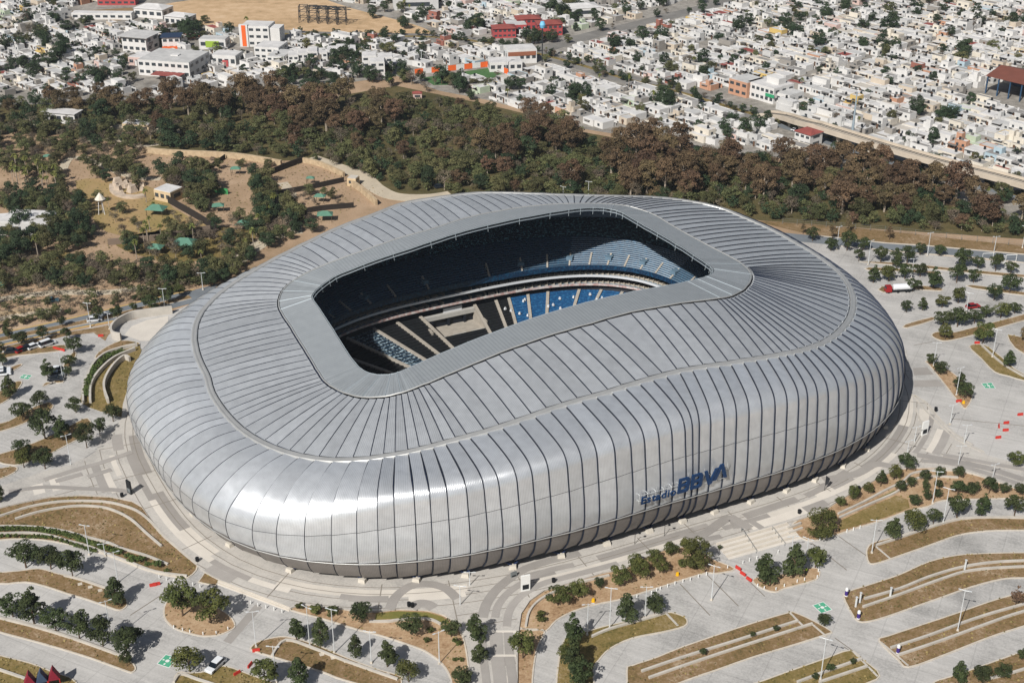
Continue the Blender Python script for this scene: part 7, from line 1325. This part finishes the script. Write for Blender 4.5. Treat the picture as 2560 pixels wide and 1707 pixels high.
BOLS = {'along the drive below the large left oak': ('22', [(20, 890), (70, 878), (125, 858), (180, 840), (325, 795)]), 'below the broad steps': ('22', [(430, 762), (475, 745), (525, 730), (575, 715), (670, 690)]), 'below the large right oak': ('22', [(955, 602), (1000, 590), (1045, 577), (1140, 547), (1185, 535), (1230, 522)]), 'round the triangle island': ('22', [(530, 920), (575, 938), (655, 945), (712, 922), (800, 892), (850, 880), (937, 862), (945, 820)]),
        'below the left steps': ('02', [(1715, 1037), (1765, 1054), (1820, 1067), (1875, 1082), (1930, 1098)]), 'on the lower left parking edge': ('02', [(1090, 860), (1140, 875), (1190, 890), (1320, 912), (1370, 925)]), 'round the mulch island below the steps': ('02', [(1190, 1205), (1300, 1235), (1390, 1250), (1480, 1245), (1560, 1215), (1250, 1222)]), 'along the mulch bank right of the alley': ('12', [(2130, 970), (2165, 950), (2190, 940), (2240, 922), (2290, 905), (2030, 995)])}
for where, (tile, L_) in BOLS.items():
    for i, p in enumerate(sorted(L_)): tag(ob('bollard', BOL, None, (*G(*TP(tile, *p)), .06)), 'white bollard, %s from left %s' % (nth(i), where), 'bollard', 'white bollards')
def totem(tile, x, y, w, h, m, lab, rz=0, z=PZ, inset=None):
    g = G(*TP(tile, x, y), z); o = empty('totem', (*g, z), rz); tag(o, lab, 'sign'); ob('slab', B().box(0, 0, 0, w, .35, h).mesh('slab', m), o); ob('screen', B().box(0, -.19, h*.12, w*.7, .04, h*.3).mesh('screen', inset or DARK), o)
totem('12', 1268, 945, 2.0, 4.0, WHITE, 'white information totem on the plaza above the alley', .3); totem('02', 888, 282, 1.6, 3.6, DARK, 'dark information totem on the left promenade', -.7, PZ, GREYM); totem('21', 1668, 1440, 2.0, 4.0, WHITE, 'white information totem right of the stadium', .5)
totem('12', 1188, 850, 1.4, 1.2, GREYM, 'low grey box at the start of the swept paving arcs', .5)
g = G(*TP('22', 988, 262), PZ); o = empty('banner_flag', (*g, PZ), .4); tag(o, 'dark feather banner on the right plaza', 'banner'); ob('pole', B().tube([(0, 0, 0), (0, 0, 4.2)], .05, 5).mesh('pole', DARK), o); ob('cloth', B().add([(0, 0, 4.2), (1.3, .1, 3.0), (.9, .05, 1.6), (0, 0, 1.4), (0, .04, 4.2), (1.3, .14, 3.0), (.9, .09, 1.6), (0, .04, 1.4)], [(0, 1, 2, 3), (7, 6, 5, 4), (0, 4, 5, 1), (1, 5, 6, 2), (2, 6, 7, 3)]).mesh('cloth', CD), o)
for tile, x, y, lab in (('12', 2015, 628, 'left'), ('12', 2218, 572, 'right')):
    g = G(*TP(tile, x, y), PZ); tag(ob('floodlight_stand', B().tube([(0, 0, 0), (0, 0, 2.8)], .06, 5).tube([(0, 0, 2.6), (.9, .2, 2.9)], .05, 4).box(1.0, .2, 2.7, .5, .3, .4).mesh('floodlight_stand', DARK), None, (*g, PZ)), 'small dark floodlight stand at the facade foot, %s one below the letters' % lab, 'floodlight')
for tile, x, y, h, lab in (('22', 1135, 985, 2.6, 'upper one at the walled island tip'), ('22', 1218, 1140, 2.6, 'lower one at the walled island tip'), ('22', 1488, 1375, 2.6, 'on the lower right walled island')):
    g = G(*TP(tile, x, y)); o = empty('advertising_column', (*g, .15)); tag(o, 'white and purple advertising column ' + lab, 'advertising column'); ob('shaft', B().tube([(0, 0, 0), (0, 0, 1.4)], .34, 10).mesh('shaft', PURP), o); ob('cap', B().tube([(0, 0, 1.4), (0, 0, 1.9), (0, 0, 2.1)], [.34, .34, .2], 10).mesh('cap', WHITE), o); ob('foot', B().tube([(0, 0, -.1), (0, 0, .25)], .38, 10).mesh('foot', WHITE), o)
for tile, x, y, lab in (('22', 1228, 1030, 'left one at the walled island tip'), ('22', 1200, 1060, 'second one at the walled island tip'), ('22', 1435, 995, 'in the middle of the walled island'), ('22', 1945, 805, 'on the right part of the walled island')):
    g = G(*TP(tile, x, y)); tag(ob('light_column', B().tube([(0, 0, 0), (0, 0, 2.2), (0, 0, 2.5)], [.24, .2, .3], 8).mesh('light_column', POLE), None, (*g, .2)), 'short pale light column ' + lab, 'light column')
# small guardian in a green vest
def person(x, y, rz, top, lab):
    b = B(); z = .15
    b.tube([(-.1, 0, 0), (-.1, 0, .45), (-.09, 0, .85), (-.06, 0, 1.0), (0, 0, 1.15), (0, 0, 1.38), (0, 0, 1.46), (0, .01, 1.52), (0, .01, 1.62), (0, .01, 1.74)], [.07, .075, .1, .14, .17, .19, .07, .08, .105, .05], 8, 0); b.tube([(.1, 0, 0), (.1, 0, .45), (.09, 0, .85), (.03, 0, 1.02)], [.07, .075, .1, .12], 8, 0)
    for s in (-1, 1): b.tube([(s*.17, 0, 1.38), (s*.25, .03, 1.12), (s*.24, .12, .88)], [.06, .05, .04], 6)
    o = ob('person', b.mesh('person', mat('trousers_dark', '#2b3038', .8), True), None, (x, y, z), rz); tag(o, lab, 'person')
    ob('vest', B().tube([(0, 0, .98), (0, 0, 1.2), (0, 0, 1.4), (0, 0, 1.44)], [.18, .21, .22, .1], 10).mesh('vest', top, True), o)
person(*G(*TP('22', 860, 835)), 0, mat('vest_lime', '#a8c832', .7), 'person in a lime green vest standing on the triangle island'); person(*G(*TP('22', 938, 795)), 1, WHITE, 'person in a white top under the right tree of the triangle island')
# red stage frame cut by the lower left edge
g = G(110, 1722); o = empty('stage_frame', (*g, 0), .3); tag(o, 'red peaked truss structure at the bottom left edge', 'structure'); o.scale = (.85, .85, .78)
for k in range(3):
    x = -2.6 + 2.6*k; ob('red_peak', B().add([(x-1.3, -1, 3), (x+1.3, -1, 3), (x, -1, 6.2), (x-1.3, 1, 3), (x+1.3, 1, 3), (x, 1, 6.2)], [(0, 1, 2), (5, 4, 3), (0, 2, 5, 3), (1, 4, 5, 2), (0, 3, 4, 1)]).mesh('red_peak', mat('stage_red', '#7d2030', .7) if k != 1 else mat('stage_blue', '#39485e', .7)), o)
    for s in (-1, 1): ob('truss_leg', B().tube([(x+s*1.2, -1, 0), (x+s*1.2, -1, 3.2)], .12, 4).mesh('truss_leg', RED), o)
# fence along the dry verge right, gate frame
fb = B(); l = TG('21', [(700, 0), (1400, 55), (2352, 158), (3000, 225)]); fb2 = []
vf = empty('verge_fence', (*l[1], 0)); tag(vf, 'thin wire fence between the wood and the right road', 'fence'); fx2, fy2 = l[1]
for i in range(len(l)-1):
    n = int(hypot(l[i+1][0]-l[i][0], l[i+1][1]-l[i][1])/5)
    for k in range(n):
        t = k/n; ob('post', FPOST if 'FPOST' in globals() else globals().setdefault('FPOST', B().tube([(0, 0, 0), (0, 0, 2.2)], .07, 4).mesh('post', GREYM)), vf, (l[i][0]*(1-t)+l[i+1][0]*t-fx2, l[i][1]*(1-t)+l[i+1][1]*t-fy2, 0))
for z in (.7, 1.4, 2.1): ob('wire', B().tube([(x-fx2, y-fy2, z) for x, y in l], .03, 3).mesh('wire', GREYM), vf)
for i, (x, y) in enumerate(((2100, 250), (2180, 270), (2260, 260))):
    g = G(*TP('21', x, y)); tag(ob('gate_frame', B().tube([(-1.8, 0, 0), (-1.8, 0, 2.6), (1.8, 0, 2.6), (1.8, 0, 0)], .12, 4).mesh('gate_frame', WHITE), None, (*g, 0), .1), 'white gate frame, %s of three on the right road' % nth(i), 'gate', 'white gate frames')
# flush covers in the left islands
for i, (tile, x, y) in enumerate((('02', 548, 905), ('02', 618, 925), ('02', 685, 948), ('02', 2200, 1385), ('02', 2278, 1408), ('12', 40, 1430), ('12', 125, 1455), ('12', 210, 1478), ('12', 325, 1522))):
    g = G(*TP(tile, x, y)); tag(ob('utility_cover', B().box(0, 0, 0, .9, .9, .06).mesh('utility_cover', KERB), None, (*g, .17), .4), 'square concrete cover, %s from left along the lower left islands' % nth(i), 'cover', 'square concrete covers')

# ------------------------------------------------------------------ grass tufts on the islands, low scrub in the park
def tufts(name, spots, size, m, seed):
    r = np.random.RandomState(seed); P = np.array(spots); n = len(P); a = r.rand(n)*6.28; s = size*(.5 + r.rand(n)); tl = r.uniform(.25, .9, n)
    t = np.stack([np.cos(a), np.sin(a), np.zeros(n)], 1); u = np.stack([-np.sin(a)*np.cos(tl), np.cos(a)*np.cos(tl), np.sin(tl)], 1)
    v = np.stack([P - t*s[:, None]*.5, P + t*s[:, None]*.5, P + t*s[:, None]*.35 + u*s[:, None]*.8, P - t*s[:, None]*.4 + u*s[:, None]*.7], 1).reshape(-1, 3)
    d = bpy.data.meshes.new(name); d.from_pydata(v.tolist(), [], np.arange(4*n).reshape(n, 4).tolist()); d.materials.append(m)
    d.attributes.new('leafrnd', 'FLOAT', 'POINT').data.foreach_set('value', np.repeat(r.rand(n), 4).astype(np.float32)); return stuff(ob(name, d))
L_DRY = leafmat('leaf_dry', '#8d7c50', '#4f4a2a', 0, .5, .5); rg_ = random.Random(77); sp = []
for p, soil, z in ISL:
    xs = [q[0] for q in p]; ys = [q[1] for q in p]; ar = abs(area2(p))/2; k = 1.6 if soil is not MULCH else .5
    for _ in range(int(min(ar, 2500)*k*2.2)):
        x, y = rg_.uniform(min(xs), max(xs)), rg_.uniform(min(ys), max(ys))
        if y > 175 and inpoly(x, y, p) and rg_.random() < .25 + .75*(sin(x*.9 + 2*sin(y*.5))*sin(y*1.1 + x*.3) > -.2): sp.append((x, y, z))
tufts('dry_grass_tufts', sp, .34, L_DRY, 1)
ZOO = PG([(-40, 330), (250, 352), (358, 378), (548, 392), (695, 404), (860, 430), (960, 480), (800, 560), (620, 640), (450, 730), (200, 770), (-40, 830)])
sp = [(x, y, .05) for x, y in scatter(ZOO, 1.3, 3800, 91)]
tufts('low_scrub', sp, .5, leafmat('leaf_scrub_low', '#8b7a56', '#5f5638', 0, .5, .5), 2)
# ------------------------------------------------------------------ thin daylight haze
hm = bpy.data.materials.new('haze'); hm.use_nodes = True; hn = hm.node_tree; hn.nodes.remove(hn.nodes['Principled BSDF'])
pv = hn.nodes.new('ShaderNodeVolumePrincipled'); pv.inputs['Density'].default_value = .00007; pv.inputs['Color'].default_value = (.82, .91, 1.0, 1); pv.inputs['Anisotropy'].default_value = .2
hn.links.new(pv.outputs[0], hn.nodes['Material Output'].inputs['Volume'])
stuff(ob('haze', B().box(0, 2700, -4, 8400, 6700, 184).mesh('haze', hm)))
